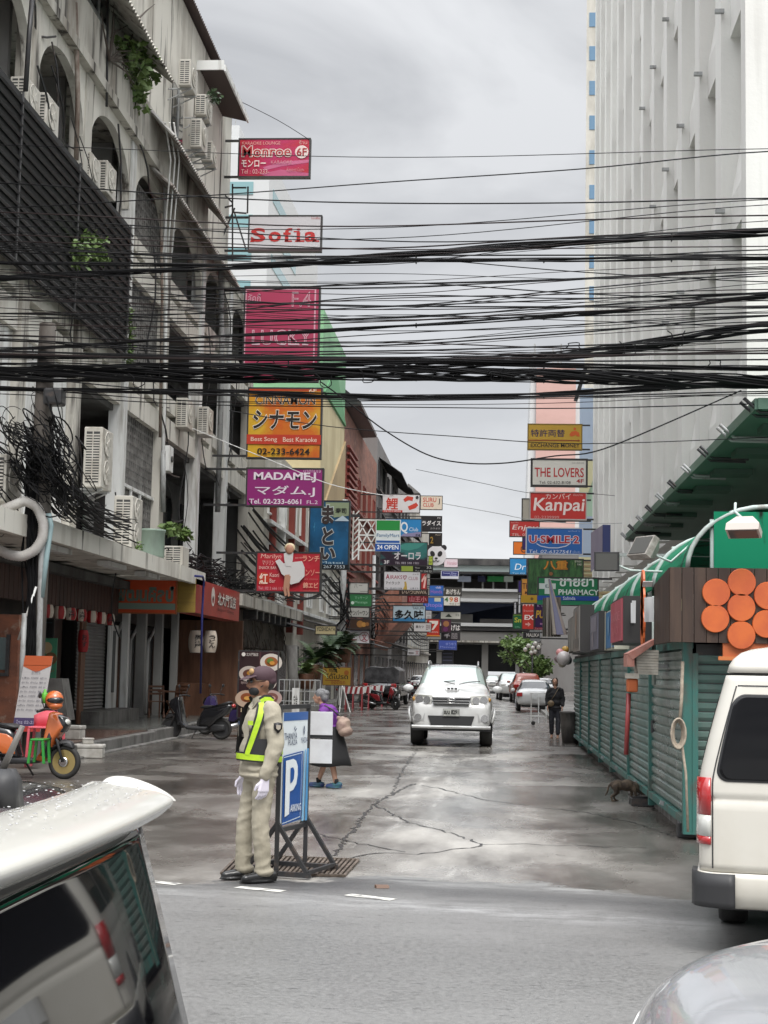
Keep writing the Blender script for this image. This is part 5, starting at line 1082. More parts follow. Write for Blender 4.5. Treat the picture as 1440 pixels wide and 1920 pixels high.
# lanterns
m_lred = pm('#a3262a'); m_lwht = pm('#c9bcae')
def lantern(c, r, h, label, ca, cb, txt=None, grp=None, ph=0.0, cat='lantern'):
    t = thing('paper_lantern', label, cat, (c.x, c.y, c.z + h / 2), 0, grp)
    g = MB(); n = 24; pr = [(r * (.5 + .5 * math.sin(math.pi * (.12 + .76 * k / 10)) ** .7), -h / 2 + h * k / 10) for k in range(11)]
    rings = [[g.vert(c + Vector((q * math.cos(2 * math.pi * i / n + ph), q * math.sin(2 * math.pi * i / n + ph), z))) for i in range(n)] for q, z in pr]
    g.smooth = True
    for A, B in zip(rings, rings[1:]):
        for i in range(n): g.cur = (i // 4) % 2; g.face((A[i], A[(i + 1) % n], B[(i + 1) % n], B[i]))
    P(g, 'shade', [ca, cb], t)
    for z in (-h / 2, h / 2): g = MB(); g.cyl(c + Vector((0, 0, z - .012)), c + Vector((0, 0, z + .012)), r * .62, 14); P(g, 'cap', m_dkmetal, t)
    g = MB(); g.cyl(c + Vector((0, 0, h / 2)), c + Vector((0, 0, h / 2 + .14)), .006, 5); P(g, 'cord', m_dkmetal, t)
    if txt:
        g = MB(); hh = h * .6
        for i, ch in enumerate(txt):
            z1 = c.z + hh / 2 - hh * i / len(txt); z0 = z1 - hh / len(txt) * .92
            def fn(u, v):
                a = math.radians(-62) + u; return Vector((c.x + (r * 1.03) * math.cos(a), c.y + (r * 1.03) * math.sin(a), v))
            add_text(g, ch, fn, -.45, .45, z0, z1, bold=.02)
        P(g, 'lettering', pm('#232124'), t, fix=False)
    return t
for i, px in enumerate((89, 112, 132, 152, 172, 189, 205)):
    c = on_x(px, 1146 + i * 2.6, -9.3)
    lantern(c, .135, .27, 'red and white striped paper lantern in the row over the shutter', m_lred, m_lwht, '大関' if i in (2, 3, 6) else None, 'striped lanterns over the shutter', ph=.2 + .37 * i)
lantern(on_x(156, 1202, -9.4), .13, .5, 'tall red paper lantern hanging before the roller shutter', m_lred, m_lred, 'おす')
lantern(on_y(367, 1203, 41.6), .20, .60, 'big white paper lantern on the left under the red box sign', m_lwht, m_lwht, '居酒屋')
lantern(on_y(394, 1203, 42.6), .20, .60, 'big white paper lantern on the right under the red box sign', m_lwht, m_lwht, 'うどん')
# orange sign board with grey-green band, seen square on
sign('orange board with grey-green Thai lettering hanging under the concrete canopy', (205, 1084, 333, 1151), 39.0, '#cf4f24', [
    ('r', 0, .70, 1, .88, '#7f9388'), ('t', 'พัฒนศิลป์', .08, .20, .96, .66, '#6c7f75', {'b': .045})], frame=pm('#a05a34'), fw=.03, th=.1, bracket=False, name='shop_sign')
# red restaurant box sign
t = thing('shop_sign', 'red box sign with a round white emblem and white characters', 'sign', (-7.75, 40.7, 3.1))
A = on_x(368, 1071, -7.7); B = on_x(449, 1122, -7.7); A2 = on_x(368, 1150, -7.7); B2 = on_x(449, 1165, -7.7)
y0, y1, z0, z1 = A.y, B.y, (A2.z + B2.z) / 2, (A.z + B.z) / 2
m_rbox = mat('red_acrylic', lin('#a83028'), .35, col2=lin('#93291f'), scale=(.8, .8, .8)); m_rside = pm('#b0401c')
g = MB(); g.box(-8.2, -7.7, y0, y1, z0, z1); P(g, 'cabinet', m_rbox, t)
g = MB(); g.box(-8.2, -7.69, y0 - .03, y0 - .002, z0, z1); P(g, 'side_panel', mat('yellow_boards', (.30, .20, .035), .6, col2=(.22, .14, .03), scale=(.5, .5, 9)), t)
fn = lambda u, v: Vector((-7.7, y0 + (u) * (y1 - y0), z1 - v * (z1 - z0)))
put_items([('d', .36, .40, .30, '#d6cfc8'), ('d', .36, .50, .11, '#a83028'), ('p', [(.34, .5), (.36, .36), (.38, .5)], '#a83028'), ('t', '北大門飯店', .46, .22, .90, .64, '#1a1414', {'b': .04}), ('t', '北大門飯店', .455, .21, .895, .62, '#ddd6cf', {'b': .02}), ('t', 'Sapporo Dining', .46, .70, .84, .82, '#2a1714'), ('t', 'GROUP', .90, .2, .97, .26, '#d8a090')], fn, (y1 - y0) / (z1 - z0), t, t, back=Vector((1, 0, 0)))
tag(MB().tube([on_x(366, 1080, -7.62), on_x(380, 1081, -7.6), on_x(382, 1088, -7.6), on_x(379, 1150, -7.6), on_x(376, 1300, -7.65)], .03, 8).build('blue_pipe', mat('blue_hose', (.03, .035, .16), .4)), 'dark blue pipe running down beside the red box sign', 'pipe')
# menu board, chairs, posters, banner
def board(name, label, cat, box, Y, bg, items, tilt=0.0, legs=None, frame=m_frame, th=.04):
    x0, y0, x1, y1 = box; c = on_y((x0 + x1) / 2, (y0 + y1) / 2, Y); s = Y / F_PX; w, h = (x1 - x0) * s, (y1 - y0) * s
    t = thing(name, label, cat, (c.x, Y, c.z - h / 2))
    fn = lambda u, v: Vector((c.x + (u - .5) * w + tilt * (.5 - v) * h, Y, c.z + (.5 - v) * h))
    g = MB(); g.prism([fn(0, 0), fn(1, 0), fn(1, 1), fn(0, 1)], (0, th, 0)); f = P(g, 'board_face', pm(bg) if isinstance(bg, str) else bg, t)
    put_items(items, fn, w / h, f, t, off=.004, step=.003)
    if frame:
        for (a, b_) in (((0, 0), (1, 0)), ((0, 1), (1, 1)), ((0, 0), (0, 1)), ((1, 0), (1, 1))):
            g = MB(); g.bar(fn(*a) + Vector((0, th / 2, 0)), fn(*b_) + Vector((0, th / 2, 0)), .035, th + .02); P(g, 'frame', frame, t)
    for q in (legs or ()):
        g = MB(); g.bar(fn(*q[0]) + Vector((0, th, 0)), q[1], .04); P(g, 'leg', q[2] if len(q) > 2 else frame, t)
    return t
board('menu_board', 'tall dark menu board with photographs of noodle dishes behind the guard', 'menu board', (446, 1222, 521, 1345), 37.5, '#2c1216', [
    ('r', .52, 0, .56, 1, '#4a2a2c'), ('d', .82, .16, .17, .135, '#cfc6bd'), ('d', .82, .15, .10, .075, '#9a5a2c'), ('d', .74, .47, .14, .11, '#c9bfb5'), ('d', .74, .46, .08, .06, '#b07a52'), ('d', .86, .70, .16, .12, '#b59c96'),
    ('d', .28, .34, .16, .12, '#b7aaa2'), ('d', .28, .34, .10, .07, '#5c3428'), ('d', .22, .72, .17, .13, '#b9a08c'), ('d', .24, .70, .1, .07, '#8a4a26'), ('d', .80, .135, .05, .04, '#5c7a34'), ('d', .85, .17, .04, .03, '#c98a3a'), ('d', .72, .45, .04, .03, '#6a3a1c'), ('d', .77, .48, .03, .025, '#d8b070'), ('d', .86, .69, .10, .07, '#7a4c44'), ('d', .88, .70, .05, .03, '#c9a08a'), ('d', .30, .33, .05, .035, '#a8742c'), ('d', .25, .71, .05, .03, '#d09a4a'), ('t', 'ชุดอาหาร', .08, .46, .44, .50, '#b09a94'), ('t', '199.-', .1, .86, .4, .92, '#d8c6a0'), ('r', .60, .82, .70, .98, '#8a3a2a'), ('r', .74, .84, .82, .98, '#a0522e'), ('r', .85, .80, .94, .98, '#8e3c28'), ('t', '北大門飯店', .2, .02, .5, .07, '#d9d2cc'), ('d', .13, .045, .03, '#d9d2cc')], frame=m_dkmetal)
board('price_banner', 'white price list banner with an orange top hung on the pole', 'banner', (34, 1229, 88, 1372), 24.6, '#b7b4b4', [
    ('r', 0, 0, 1, .13, '#b4552c'), ('p', [(.0, .14), (.5, .22), (1, .13), (1, .125), (0, .125)], '#b4552c'), ('r', 0, .82, 1, .93, '#4a3f63'), ('r', 0, .93, 1, 1, '#a8352c'), ('t', 'ราคา', .35, .2, .65, .24, '#7c7a80')] +
    [('t', s_, .05 + .32 * c_, .28 + .06 * r_, .30 + .32 * c_, .305 + .06 * r_, '#5d5b66') for r_ in range(8) for c_, s_ in enumerate((('เสื้อ', 'กางเกง', '60 บ.'), ('ซัก รีด', 'ผ้าห่ม', '80 บ.'))[r_ % 2])] + [('t', 'โทร 02-235-', .1, .85, .9, .90, '#b3adc4')], tilt=.13, frame=None, th=.012)
board('green_poster', 'mint green menu poster on the wall behind the price banner', 'poster', (70, 1196, 106, 1288), 33.8, '#5aa884', [('d', .45, .2, .12, '#c9b08a'), ('d', .7, .42, .13, '#8a6a4a'), ('t', 'ชาเย็น', .1, .5, .5, .62, '#d6e4da'), ('t', '25.-', .6, .6, .9, .7, '#c2503a'), ('t', 'MENU', .1, .75, .6, .85, '#d6e4da')], frame=None)
board('wall_screen', 'small dark framed screen over the mint green poster', 'screen', (70, 1162, 101, 1194), 33.7, '#15181a', [('r', .1, .12, .9, .2, '#2c3a40')])
board('slanted_board', 'grey weathered board leaning behind the orange scooter', 'board', (90, 1272, 122, 1350), 29.5, m_curb, [], tilt=-.2, frame=None, th=.5)
c0 = on_y(631, 1268, 62)
board('stand_sign', 'yellow sign board with dark Thai lettering on white trestle legs', 'sign', (605, 1252, 658, 1284), 62, '#a8862f', [
    ('t', 'กรุณา', .22, .06, .5, .36, '#33281c', B_), ('t', 'ได้ไปรด', .12, .34, .90, .66, '#33281c', B_), ('r', .08, .72, .6, .76, '#7a3a22'), ('t', 'จอดรถ', .3, .78, .8, .94, '#8a3a22'), ('d', .84, .28, .14, '#9a5a24'), ('d', .08, .2, .12, '#8a5a24')], frame=m_wood2,
    legs=[((.62, 1), (c0.x + .12, 62.05, .3), m_white), ((.78, 1), (c0.x + .34, 62.05, .3), m_white), ((.62, 1), (c0.x - .12, 62.6, .02), m_white), ((.70, 1), (c0.x + .62, 61.6, .02), m_white), ((.70, 1), (c0.x + .2, 61.5, .02), m_white)])
t = thing('post_sign', 'short white post with dark vertical lettering before the planter', 'post', tuple(on_y(554, 1340, 44))); A, B = on_y(548, 1290, 44), on_y(560, 1341, 44)
g = MB(); g.box(A.x, B.x, 44, 44.12, B.z, A.z); f = P(g, 'post', m_white, t); put_items([('t', '定食', .2, .25, .8, .75, '#3a3836')], lambda u, v: Vector((A.x + u * (B.x - A.x), 44, A.z + (B.z - A.z) * v)), .25, f, t)
def chair(c, rz, label):
    t = thing('wooden_chair', label, 'chair', c, rz, 'wooden chairs before the dark shop')
    def L(g, nm): o = g.build(nm, m_wood2); o.parent = t
    g = MB()
    for i in range(5): g.box(-.2, .2, -.19 + i * .078, -.13 + i * .078, .43, .455)
    L(g, 'seat')
    for s in (-1, 1):
        g = MB(); g.bar((s * .2, .24, 0), (s * .2, -.2, .45), .035); L(g, 'leg'); g = MB(); g.bar((s * .2, -.24, 0), (s * .2, .20, .5), .035); g.bar((s * .2, .20, .5), (s * .2, .27, .88), .035); L(g, 'leg')
    g = MB()
    for z in (.62, .72, .82): g.box(-.2, .2, .22, .25, z, z + .055)
    L(g, 'backrest')
p = on_y(293, 1330, 42); chair((p.x, 42, .3), .3, 'slatted wooden chair nearer the white columns'); p = on_y(331, 1330, 42.6); chair((p.x, 42.6, .3), -.4, 'slatted wooden chair nearer the black scooter')
t = thing('wooden_table', 'small dark wooden table between the two slatted chairs', 'table', (on_y(312, 1330, 42.4).x, 43, .3)); x = t.location.x
g = MB(); g.box(x - .35, x + .35, 42.8, 43.5, .98, 1.02); P(g, 'table_top', m_wood2, t)
for a in (-.3, .3):
    for b_ in (42.86, 43.42): g = MB(); g.box(x + a - .02, x + a + .02, b_, b_ + .04, .3, .98); P(g, 'leg', m_wood2, t)
# styrofoam boxes
m_foam = mat('white_foam', (.60, .58, .54), .7, col2=(.42, .40, .36), scale=(5, 5, 5))
def fbox(label, px, Y, w, d, h, z, rz=0.0):
    p = on_y(px[0], px[1], Y); t = thing('foam_box', label, 'box', (p.x, Y, z), rz); g = MB(); g.box(-w / 2, w / 2, -d / 2, d / 2, 0, h * .72); o = g.build('body', m_foam, None, bevel=.02); o.parent = t
    g = MB(); g.box(-w / 2 - .012, w / 2 + .012, -d / 2 - .012, d / 2 + .012, h * .722, h); o = g.build('lid', m_foam, None, bevel=.02); o.parent = t
fbox('white foam box lying on the wet road before the tiled platform', (168, 1412), 28.2, .52, .36, .25, .0, .12); fbox('small white tub on top of the foam box on the road', (165, 1390), 28.2, .2, .16, .11, .252, .3)
fbox('white foam box standing on the tiled platform beside the orange scooter', (140, 1362), 29.6, .34, .3, .27, .262, -.1)
# ================================================================ air conditioners, tank
m_ac = mat('ac_cream', (.55, .53, .48), .5, col2=(.36, .33, .28), scale=(3, 3, 1.5), lo=.5, hi=.7); m_fan = mat('ac_grille', (.05, .05, .05), .6)
def ac(c, h, label, w=.85, d=.34, double=False, brk=True, fan=True):
    t = thing('air_conditioner', label, 'air conditioner', tuple(c)); x, y, z = c
    g = MB(); g.box(x - d / 2, x + d / 2, y - w / 2, y + w / 2, z, z + h); P(g, 'casing', m_ac, t, bevel=.02)
    g = MB(); g.box(x - d * .36, x + d * .36, y - w / 2 - .012, y - w / 2 - .002, z + .08 * h, z + .92 * h); P(g, 'side_grille', m_fan, t)
    g = MB(); n = int(h / .07)
    for i in range(n): zz = z + .1 * h + .8 * h * i / n; g.box(x - d * .36, x + d * .36, y - w / 2 - .02, y - w / 2 - .013, zz, zz + .028)
    g.box(x - .012, x + .012, y - w / 2 - .022, y - w / 2 - .0205, z + .08 * h, z + .92 * h); P(g, 'louvre', m_ac, t)
    if fan:
        for k in range(2 if double else 1):
            zc = z + h * ((.27, .75)[k] if double else .5); r = min(.26, h * (.22 if double else .42))
            g = MB(); g.lathe([(.001, 0), (r, 0), (r, .012), (.001, .012)], (x + d / 2 + .001, y - .06, zc), 'x', 20, True); P(g, 'fan', m_fan, t)
            g = MB(); g.lathe([(r, 0), (r + .02, .012), (r, .024), (r - .02, .012)], (x + d / 2 + .004, y - .06, zc), 'x', 20); g.lathe([(.001, 0), (.07, 0), (.07, .03), (.001, .03)], (x + d / 2 + .004, y - .06, zc), 'x', 12, True)
            for a in range(4): q = a * math.pi / 4; g.bar((x + d / 2 + .02, y - .06 + r * math.cos(q), zc + r * math.sin(q)), (x + d / 2 + .02, y - .06 - r * math.cos(q), zc - r * math.sin(q)), .008)
            P(g, 'fan_guard', m_ac, t)
    if brk:
        for s in (-.3, .3): g = MB(); g.bar((x - .5, y + s * w, z - .03), (x + d / 2, y + s * w, z - .03), .04); g.bar((x - .5, y + s * w, z - .35), (x + d / 2 - .05, y + s * w, z - .05), .03); P(g, 'bracket', m_grey, t)
def acp(px, X, h, label, **k): c = on_x(px[0], px[1], X); ac(c, h, label, **k)
acp((82, 255), -9.15, .75, 'cream air conditioner with a big round fan in the first arch above the louvre screen', brk=False)
acp((46, 215), -9.15, .6, 'cream air conditioner left of the one in the first arch', brk=False)
acp((195, 370), -9.15, .75, 'cream air conditioner with a round fan in the second arch', brk=False); acp((165, 345), -9.2, .6, 'cream air conditioner left of the one in the second arch', brk=False)
acp((352, 172), -8.8, .75, 'air conditioner highest up under the small white awning', w=1.0); acp((381, 226), -8.8, .62, 'air conditioner on a bracket right of the one under the white awning', w=1.0); acp((372, 286), -8.8, .85, 'large air conditioner on brackets below the other two near the roof corner', w=1.0); acp((392, 310), -8.8, .6, 'air conditioner half hidden low by the roof corner', w=.9)
acp((345, 805), -9.0, .85, 'air conditioner on the balcony right of the white drain pipe', brk=False); acp((384, 818), -8.9, .85, 'air conditioner on the balcony nearest the orange sign', brk=False)
acp((182, 918), -8.6, 1.30, 'tall double fan air conditioner beside the tangle of cables', w=.95, d=.4, double=True); acp((238, 1030), -8.15, 1.15, 'tall double fan air conditioner standing on the concrete canopy', w=.95, d=.42, double=True, brk=False)
acp((330, 1062), -8.2, .50, 'small air conditioner with a dark front on the far end of the canopy', w=.8, d=.5, brk=False, fan=False); acp((6, 945), -8.3, .8, 'air conditioner at the far left edge on the canopy', brk=False)
t = thing('water_tank', 'pale green plastic water tank standing on the concrete canopy', 'tank', tuple(on_x(282, 1040, -8.2))); c = on_x(282, 1046, -8.25)
m_tank = mat('pale_green_plastic', (.30, .40, .33), .5, col2=(.22, .28, .24), scale=(2, 2, .8)); g = MB(); g.lathe([(.001, 0), (.32, 0), (.33, .05), (.33, .62), (.345, .63), (.345, .68), (.001, .70)], c, 'z', 24); P(g, 'body', m_tank, t)
t = thing('meter_box', 'white metal meter box on the facade beside the grey riser pipe', 'box', tuple(on_x(315, 880, -9.0))); A, B = on_x(312, 835, -9.0), on_x(322, 890, -9.0)
g = MB(); g.box(-9.12, -8.9, A.y, A.y + .5, B.z, A.z); P(g, 'body', m_white, t, bevel=.015); g = MB(); g.lathe([(.001, 0), (.09, 0), (.09, .03), (.001, .03)], (-8.9, A.y + .25, (A.z + B.z) / 2), 'x', 16); P(g, 'meter', m_glass, t)
# ================================================================ plants
m_leaf = mat('green_leaf', (.075, .135, .032), .5, col2=(.14, .21, .06), scale=(3, 3, 3), lo=.4, hi=.6); m_leafd = mat('dark_leaf', (.025, .055, .022), .5, col2=(.05, .09, .03), scale=(2, 2, 2)); m_stem = mat('woody_stem', (.07, .055, .045), .8)
def foliage(g, c, r, n, size, rnd, droop=.2):
    for i in range(n):
        while True:
            v = Vector((rnd.uniform(-1, 1), rnd.uniform(-1, 1), rnd.uniform(-1, 1)))
            if v.length <= 1: break
        v = v * (.55 + .45 * v.length); p = Vector(c) + Vector((v.x * r[0], v.y * r[1], v.z * r[2]))
        a = Vector((rnd.uniform(-1, 1), rnd.uniform(-1, 1), rnd.uniform(-.6, .6) - droop)).normalized(); b_ = a.cross(Vector((rnd.uniform(-1, 1), rnd.uniform(-1, 1), rnd.uniform(-1, 1)))).normalized()
        s = size * rnd.uniform(.6, 1.3); g.poly([p, p + a * s * .5 + b_ * s * .28, p + a * s, p + a * s * .5 - b_ * s * .28])
def plant(name, label, cat, base, clumps, size, ma, seed, branches=True, n=90):
    rnd = random.Random(seed); t = thing(name, label, cat, tuple(base)); g = MB(); gb = MB()
    for (c, r) in clumps:
        foliage(g, c, r, n, size, rnd)
        if branches:
            m1 = Vector(base).lerp(Vector(c), .5) + Vector((rnd.uniform(-.1, .1), rnd.uniform(-.1, .1), .1)); gb.tube([base, m1, c], [.03, .02, .01], 5)
            for k in range(3): gb.tube([m1, Vector(c) + Vector((rnd.uniform(-1, 1) * r[0], rnd.uniform(-1, 1) * r[1], rnd.uniform(-.5, 1) * r[2]))], [.012, .005], 4)
    P(g, 'foliage', ma, t, fix=False)
    if gb.v: P(gb, 'branches', m_stem, t)
    return t
ox = lambda x, y, X=-8.9: on_x(x, y, X)
t = plant('wall_tree', 'leafy sapling with bare twigs growing out of the upper ledge', 'plant', ox(205, 112), [(ox(238, 95), (.4, .6, .35)), (ox(262, 105), (.45, .8, .4)), (ox(250, 135), (.4, .6, .4)), (ox(275, 130), (.35, .6, .4)), (ox(262, 175), (.2, .4, .5))], .24, m_leaf, 3, n=85)
g = MB(); rnd = random.Random(8)
for (a, m_, e) in (((205, 112), (215, 60), (255, 40)), ((205, 112), (240, 100), (290, 92)), ((205, 108), (195, 60), (190, 20)), ((205, 108), (212, 50), (214, 5)), ((255, 40), (275, 20), (290, 8)), ((240, 100), (250, 60), (245, 30))): g.tube([ox(*a), ox(*m_), ox(*e)], [.03, .02, .008], 5)
P(g, 'twigs', m_stem, t)
plant('wall_plant', 'green bush growing through the black louvre screen', 'plant', ox(165, 490, -8.85), [(ox(175, 460, -8.75), (.25, .7, .35)), (ox(150, 475, -8.75), (.25, .5, .3)), (ox(185, 480, -8.75), (.2, .5, .2))], .17, m_leaf, 4, n=120)
plant('wall_plant', 'tall thin green weed climbing at the edge of the louvre screen', 'plant', ox(243, 670, -8.95), [(ox(242, 600, -8.9), (.1, .16, .4)), (ox(243, 640, -8.9), (.1, .2, .4)), (ox(243, 668, -8.9), (.12, .25, .25))], .13, m_leaf, 5, n=90)
plant('wall_plant', 'tuft of grass growing on the ledge under the white column', 'plant', ox(335, 1000, -8.7), [(ox(322, 990, -8.7), (.15, .8, .16)), (ox(345, 1000, -8.7), (.15, .6, .16))], .22, m_leaf, 6, False, n=120)
plant('wall_plant', 'small weed beside the green water tank', 'plant', ox(258, 1030, -8.0), [(ox(259, 1025, -7.9), (.1, .2, .13))], .09, m_leaf, 7, False, n=60)
plant('wall_plant', 'tiny plant hanging under the white awning at the roof corner', 'plant', ox(400, 185, -8.4), [(ox(402, 182, -8.4), (.2, .5, .2))], .15, m_leafd, 9, False, n=70)
def fern(label, base, n, L, seed, ma=m_leafd):
    rnd = random.Random(seed); t = thing('fern_plant', label, 'plant', tuple(base)); g = MB(); base = Vector(base)
    for i in range(n):
        a = rnd.uniform(0, 6.28); el = rnd.uniform(.5, 1.3); l = L * rnd.uniform(.7, 1.2); p = base.copy(); d = Vector((math.cos(a) * math.cos(el), math.sin(a) * math.cos(el), math.sin(el)))
        for k in range(12):
            q = p + d * l / 12; s = d.cross(Vector((0, 0, 1))).normalized(); wl = l * .22 * math.sin(math.pi * (k + 1) / 13)
            for sg in (-1, 1): g.poly([p, p + s * sg * wl + d * .02 + Vector((0, 0, -.05 * wl)), p + s * sg * wl * .9 + d * l * .05, q])
            d = (d + Vector((0, 0, -.16))).normalized(); p = q
    P(g, 'fronds', ma, t, fix=False); g = MB(); g.lathe([(.001, -.55), (.22, -.55), (.30, -.05), (.28, -.02), (.001, -.05)], base, 'z', 16); P(g, 'pot', m_wood2, t)
for i, (px, py, Y, L) in enumerate(((590, 1245, 56, 1.15), (620, 1225, 57, 1.25), (645, 1215, 58, 1.0), (575, 1262, 54, .8))):
    p = on_y(px, py, Y); fern(('large dark fern over the planter, left of the yellow stand sign', 'tallest dark fern behind the yellow stand sign', 'dark fern right of the tallest one under the green sign', 'small drooping fern beside the post sign')[i], p, 26, L, 20 + i, m_leafd if i < 3 else m_leaf)
t = thing('planter', 'grey planter box with a metal railing before the ferns', 'planter', (-6.9, 45, 0)); A = on_y(524, 1270, 46); B = on_y(601, 1270, 46)
g = MB(); g.box(A.x, B.x, 46, 47, .14, .62); P(g, 'box', m_curb, t); g = MB()
for z in (.75, 1.05, 1.38): g.bar((A.x, 46, z), (B.x, 46, z), .03)
for i in range(9): x = A.x + (B.x - A.x) * i / 8; g.bar((x, 46, .6), (x, 46, 1.38), .025)
P(g, 'railing', m_grey, t)
t = thing('stone_column', 'rough dark column and thatch facade of the planted bar on the left', 'building', (-8.4, 50, 0)); m_thatch = mat('dark_thatch', (.035, .03, .026), .9, col2=(.09, .075, .06), scale=(6, 6, 1.5), bump=.6, bscale=12)
g = MB(); g.box(-9.2, -8.2, 49.2, 60, 2.4, 3.6); P(g, 'thatch', m_thatch, t); g = MB(); p = on_y(548, 1240, 52); g.tube([(p.x, 52, .14), (p.x + .05, 52, 1.2), (p.x - .03, 52, 2.5)], [.2, .17, .19], 10); P(g, 'column', m_curb, t)
g = MB(); g.box(-9.3, -9.2, 49.2, 62, .14, 2.4); P(g, 'wall', m_inner, t); g = MB(); rnd = random.Random(4)
for i in range(60): y = rnd.uniform(49.2, 60); z = rnd.uniform(2.2, 3.5); g.tube([(-8.18, y, z), (-8.1, y + .1, z - .3), (-8.15, y + .25, z - .5)], .015, 4)
P(g, 'twigs', m_stem, t)
for i in range(7): g = MB(); y = 50 + i * 1.4; g.box(-8.2, -7.75, y, y + .3, 3.3, 3.6); P(g, 'beam', m_dkmetal, t)
# ================================================================ pole with its tangle, and the overhead cables
YP = 25.0
t = thing('utility_pole', 'concrete utility pole wrapped in cables and pipes at the left corner', 'pole', tuple(on_y(58, 1400, YP))); m_polec = mat('pole_concrete', (.15, .135, .12), .8, col2=(.09, .075, .065), scale=(3, 3, .8))
A = on_y(55, 1440, YP); g = MB(); g.tube([(A.x, YP, .1), (A.x + .02, YP, 4), (on_y(80, 790, YP).x, YP, 5.8), (on_y(86, 700, YP).x, YP, 7.4)], [.17, .16, .15, .14], 14); P(g, 'pole', m_polec, t)
m_cable = mat('cable_black', (.006, .006, .007), .6, spec=.25); m_cabler = mat('cable_faded', (.022, .014, .014), .6, spec=.25)
for px, r, ma in (([(70, 1420), (74, 1180), (78, 1040), (84, 1010)], .05, m_grey), ([(78, 1120), (88, 1040), (96, 985), (92, 965), (84, 968)], .045, mat('pale_blue_pipe', (.30, .42, .44), .45)), ([(36, 1400), (42, 1240), (46, 1150)], .045, m_grey), ([(34, 1200), (68, 1100)], .02, m_white)):
    g = MB(); g.tube([on_y(x, y, YP - .22) for x, y in px], r, 10); P(g, 'pipe', ma, t)
tpath = [(-10, 962), (20, 950), (48, 938), (70, 950), (82, 980), (80, 1010), (66, 1032), (42, 1044), (16, 1040), (-10, 1026)]
g = MB(); N = []
for i in range(len(tpath) - 1):
    a, c = on_y(*tpath[i], YP - .32), on_y(*tpath[i + 1], YP - .32)
    for k in range(12): N.append(a.lerp(c, k / 12))
for _ in range(12): N = [N[0]] + [(N[i - 1] + N[i] * 2 + N[i + 1]) / 4 for i in range(1, len(N) - 1)] + [N[-1]]
g.tube(N, [.088 if i % 2 else .078 for i in range(len(N))], 14); P(g, 'corrugated_duct', mat('white_duct', (.55, .54, .52), .5, col2=(.34, .32, .3), scale=(2, 2, 2)), t)
g = MB(); rnd = random.Random(2)
def loop(px, py, rx, ry, tw, r=.012):
    Yd = YP - .2 + rnd.uniform(-.5, .5); n = 22; a0 = rnd.uniform(0, 6.28); s = rnd.uniform(.6, 1.6)
    pts = [on_y(px + rx * math.cos(a0 + s * 2 * math.pi * k / n) + 0, py + ry * math.sin(a0 + s * 2 * math.pi * k / n + tw), Yd + .2 * math.sin(k * .6)) for k in range(n)]
    g.tube(pts, r, 5)
for i in range(130): loop(rnd.gauss(72, 34), rnd.gauss(860, 45), rnd.uniform(8, 38), rnd.uniform(10, 42), rnd.uniform(0, 2), rnd.choice((.006, .009, .013)))
for i in range(70):      # cables combed down to and along the canopy
    x0, y0 = rnd.gauss(75, 14), rnd.gauss(815, 30); x1 = rnd.uniform(90, 260); y1 = 930 + (x1 - 90) * .42 + rnd.uniform(-30, 35)
    pts = []
    for k in range(11):
        u = k / 10; pts.append(on_y(x0 + (x1 - x0) * u, y0 + (y1 - y0) * u ** .6 + 22 * math.sin(math.pi * u) * rnd.uniform(.8, 1.2), YP + (31 - YP) * u ** 1.5 * min(1, max(0, (x1 - 90) / 140))))
    g.tube(pts, rnd.choice((.008, .011, .016)), 5)
for i in range(26): x0 = rnd.gauss(60, 9); g.tube([on_y(x0 + rnd.uniform(-7, 7), 850 + 60 * k, YP - .2 + rnd.uniform(-.05, .05)) for k in range(8)], .014, 5)
tag(g.build('cable_tangle', m_cable), 'dense tangle of black cable loops round the pole top', 'cable tangle', kind='stuff')
g = MB()
for i in range(95):
    a = rnd.uniform(36, 60); b_ = a + rnd.uniform(2, 9); z = 4.35 + rnd.random() * .5; x = -8.6 + rnd.uniform(-.6, .5)
    g.tube([(x + rnd.uniform(-.3, .3), a + (b_ - a) * k / 8, z + .22 * math.sin(k * 1.1 + i) * rnd.uniform(.2, 1)) for k in range(9)], rnd.choice((.012, .018)), 5)
tag(g.build('cable_tangle', m_cable), 'black cables heaped along the ledge over the left shops', 'cable tangle', kind='stuff')
t = thing('junction_box', 'black cable junction box on the pole top', 'box', tuple(on_y(100, 745, YP))); g = MB(); A, B = on_y(84, 728, YP - .3), on_y(118, 760, YP - .3); g.box(A.x, B.x, YP - .4, YP - .1, B.z, A.z); P(g, 'body', m_dkmetal, t, bevel=.04)
def ycab(px): return 25.0 - 3.2 * (px / 1440.0)
def cable_pts(key, dy=0.0, dz=0.0, n=46):
    key = [(-500, key[0][1] + (key[0][1] - key[1][1]) / max(1, key[1][0] - key[0][0]) * 500 * .3)] + list(key) + [(2300, key[-1][1] + (key[-1][1] - key[-2][1]) / (key[-1][0] - key[-2][0]) * 860 * .35)]
    out = []
    for i in range(n + 1):
        x = -500 + 2800 * i / n
        # smooth interpolation through the keys
        j = max(k for k in range(len(key) - 1) if key[k][0] <= x + 1e-6); x0, y0 = key[j]; x1, y1 = key[j + 1]
        def sl(k): return (key[min(k + 1, len(key) - 1)][1] - key[max(k - 1, 0)][1]) / (key[min(k + 1, len(key) - 1)][0] - key[max(k - 1, 0)][0])
        u = (x - x0) / (x1 - x0); m0, m1 = sl(j) * (x1 - x0), sl(j + 1) * (x1 - x0)
        y = (2 * u ** 3 - 3 * u ** 2 + 1) * y0 + (u ** 3 - 2 * u ** 2 + u) * m0 + (-2 * u ** 3 + 3 * u ** 2) * y1 + (u ** 3 - u ** 2) * m1
        p = on_y(x, y, ycab(x) + dy); p.z += dz; out.append(p)
    return out
PXM = 24 / F_PX
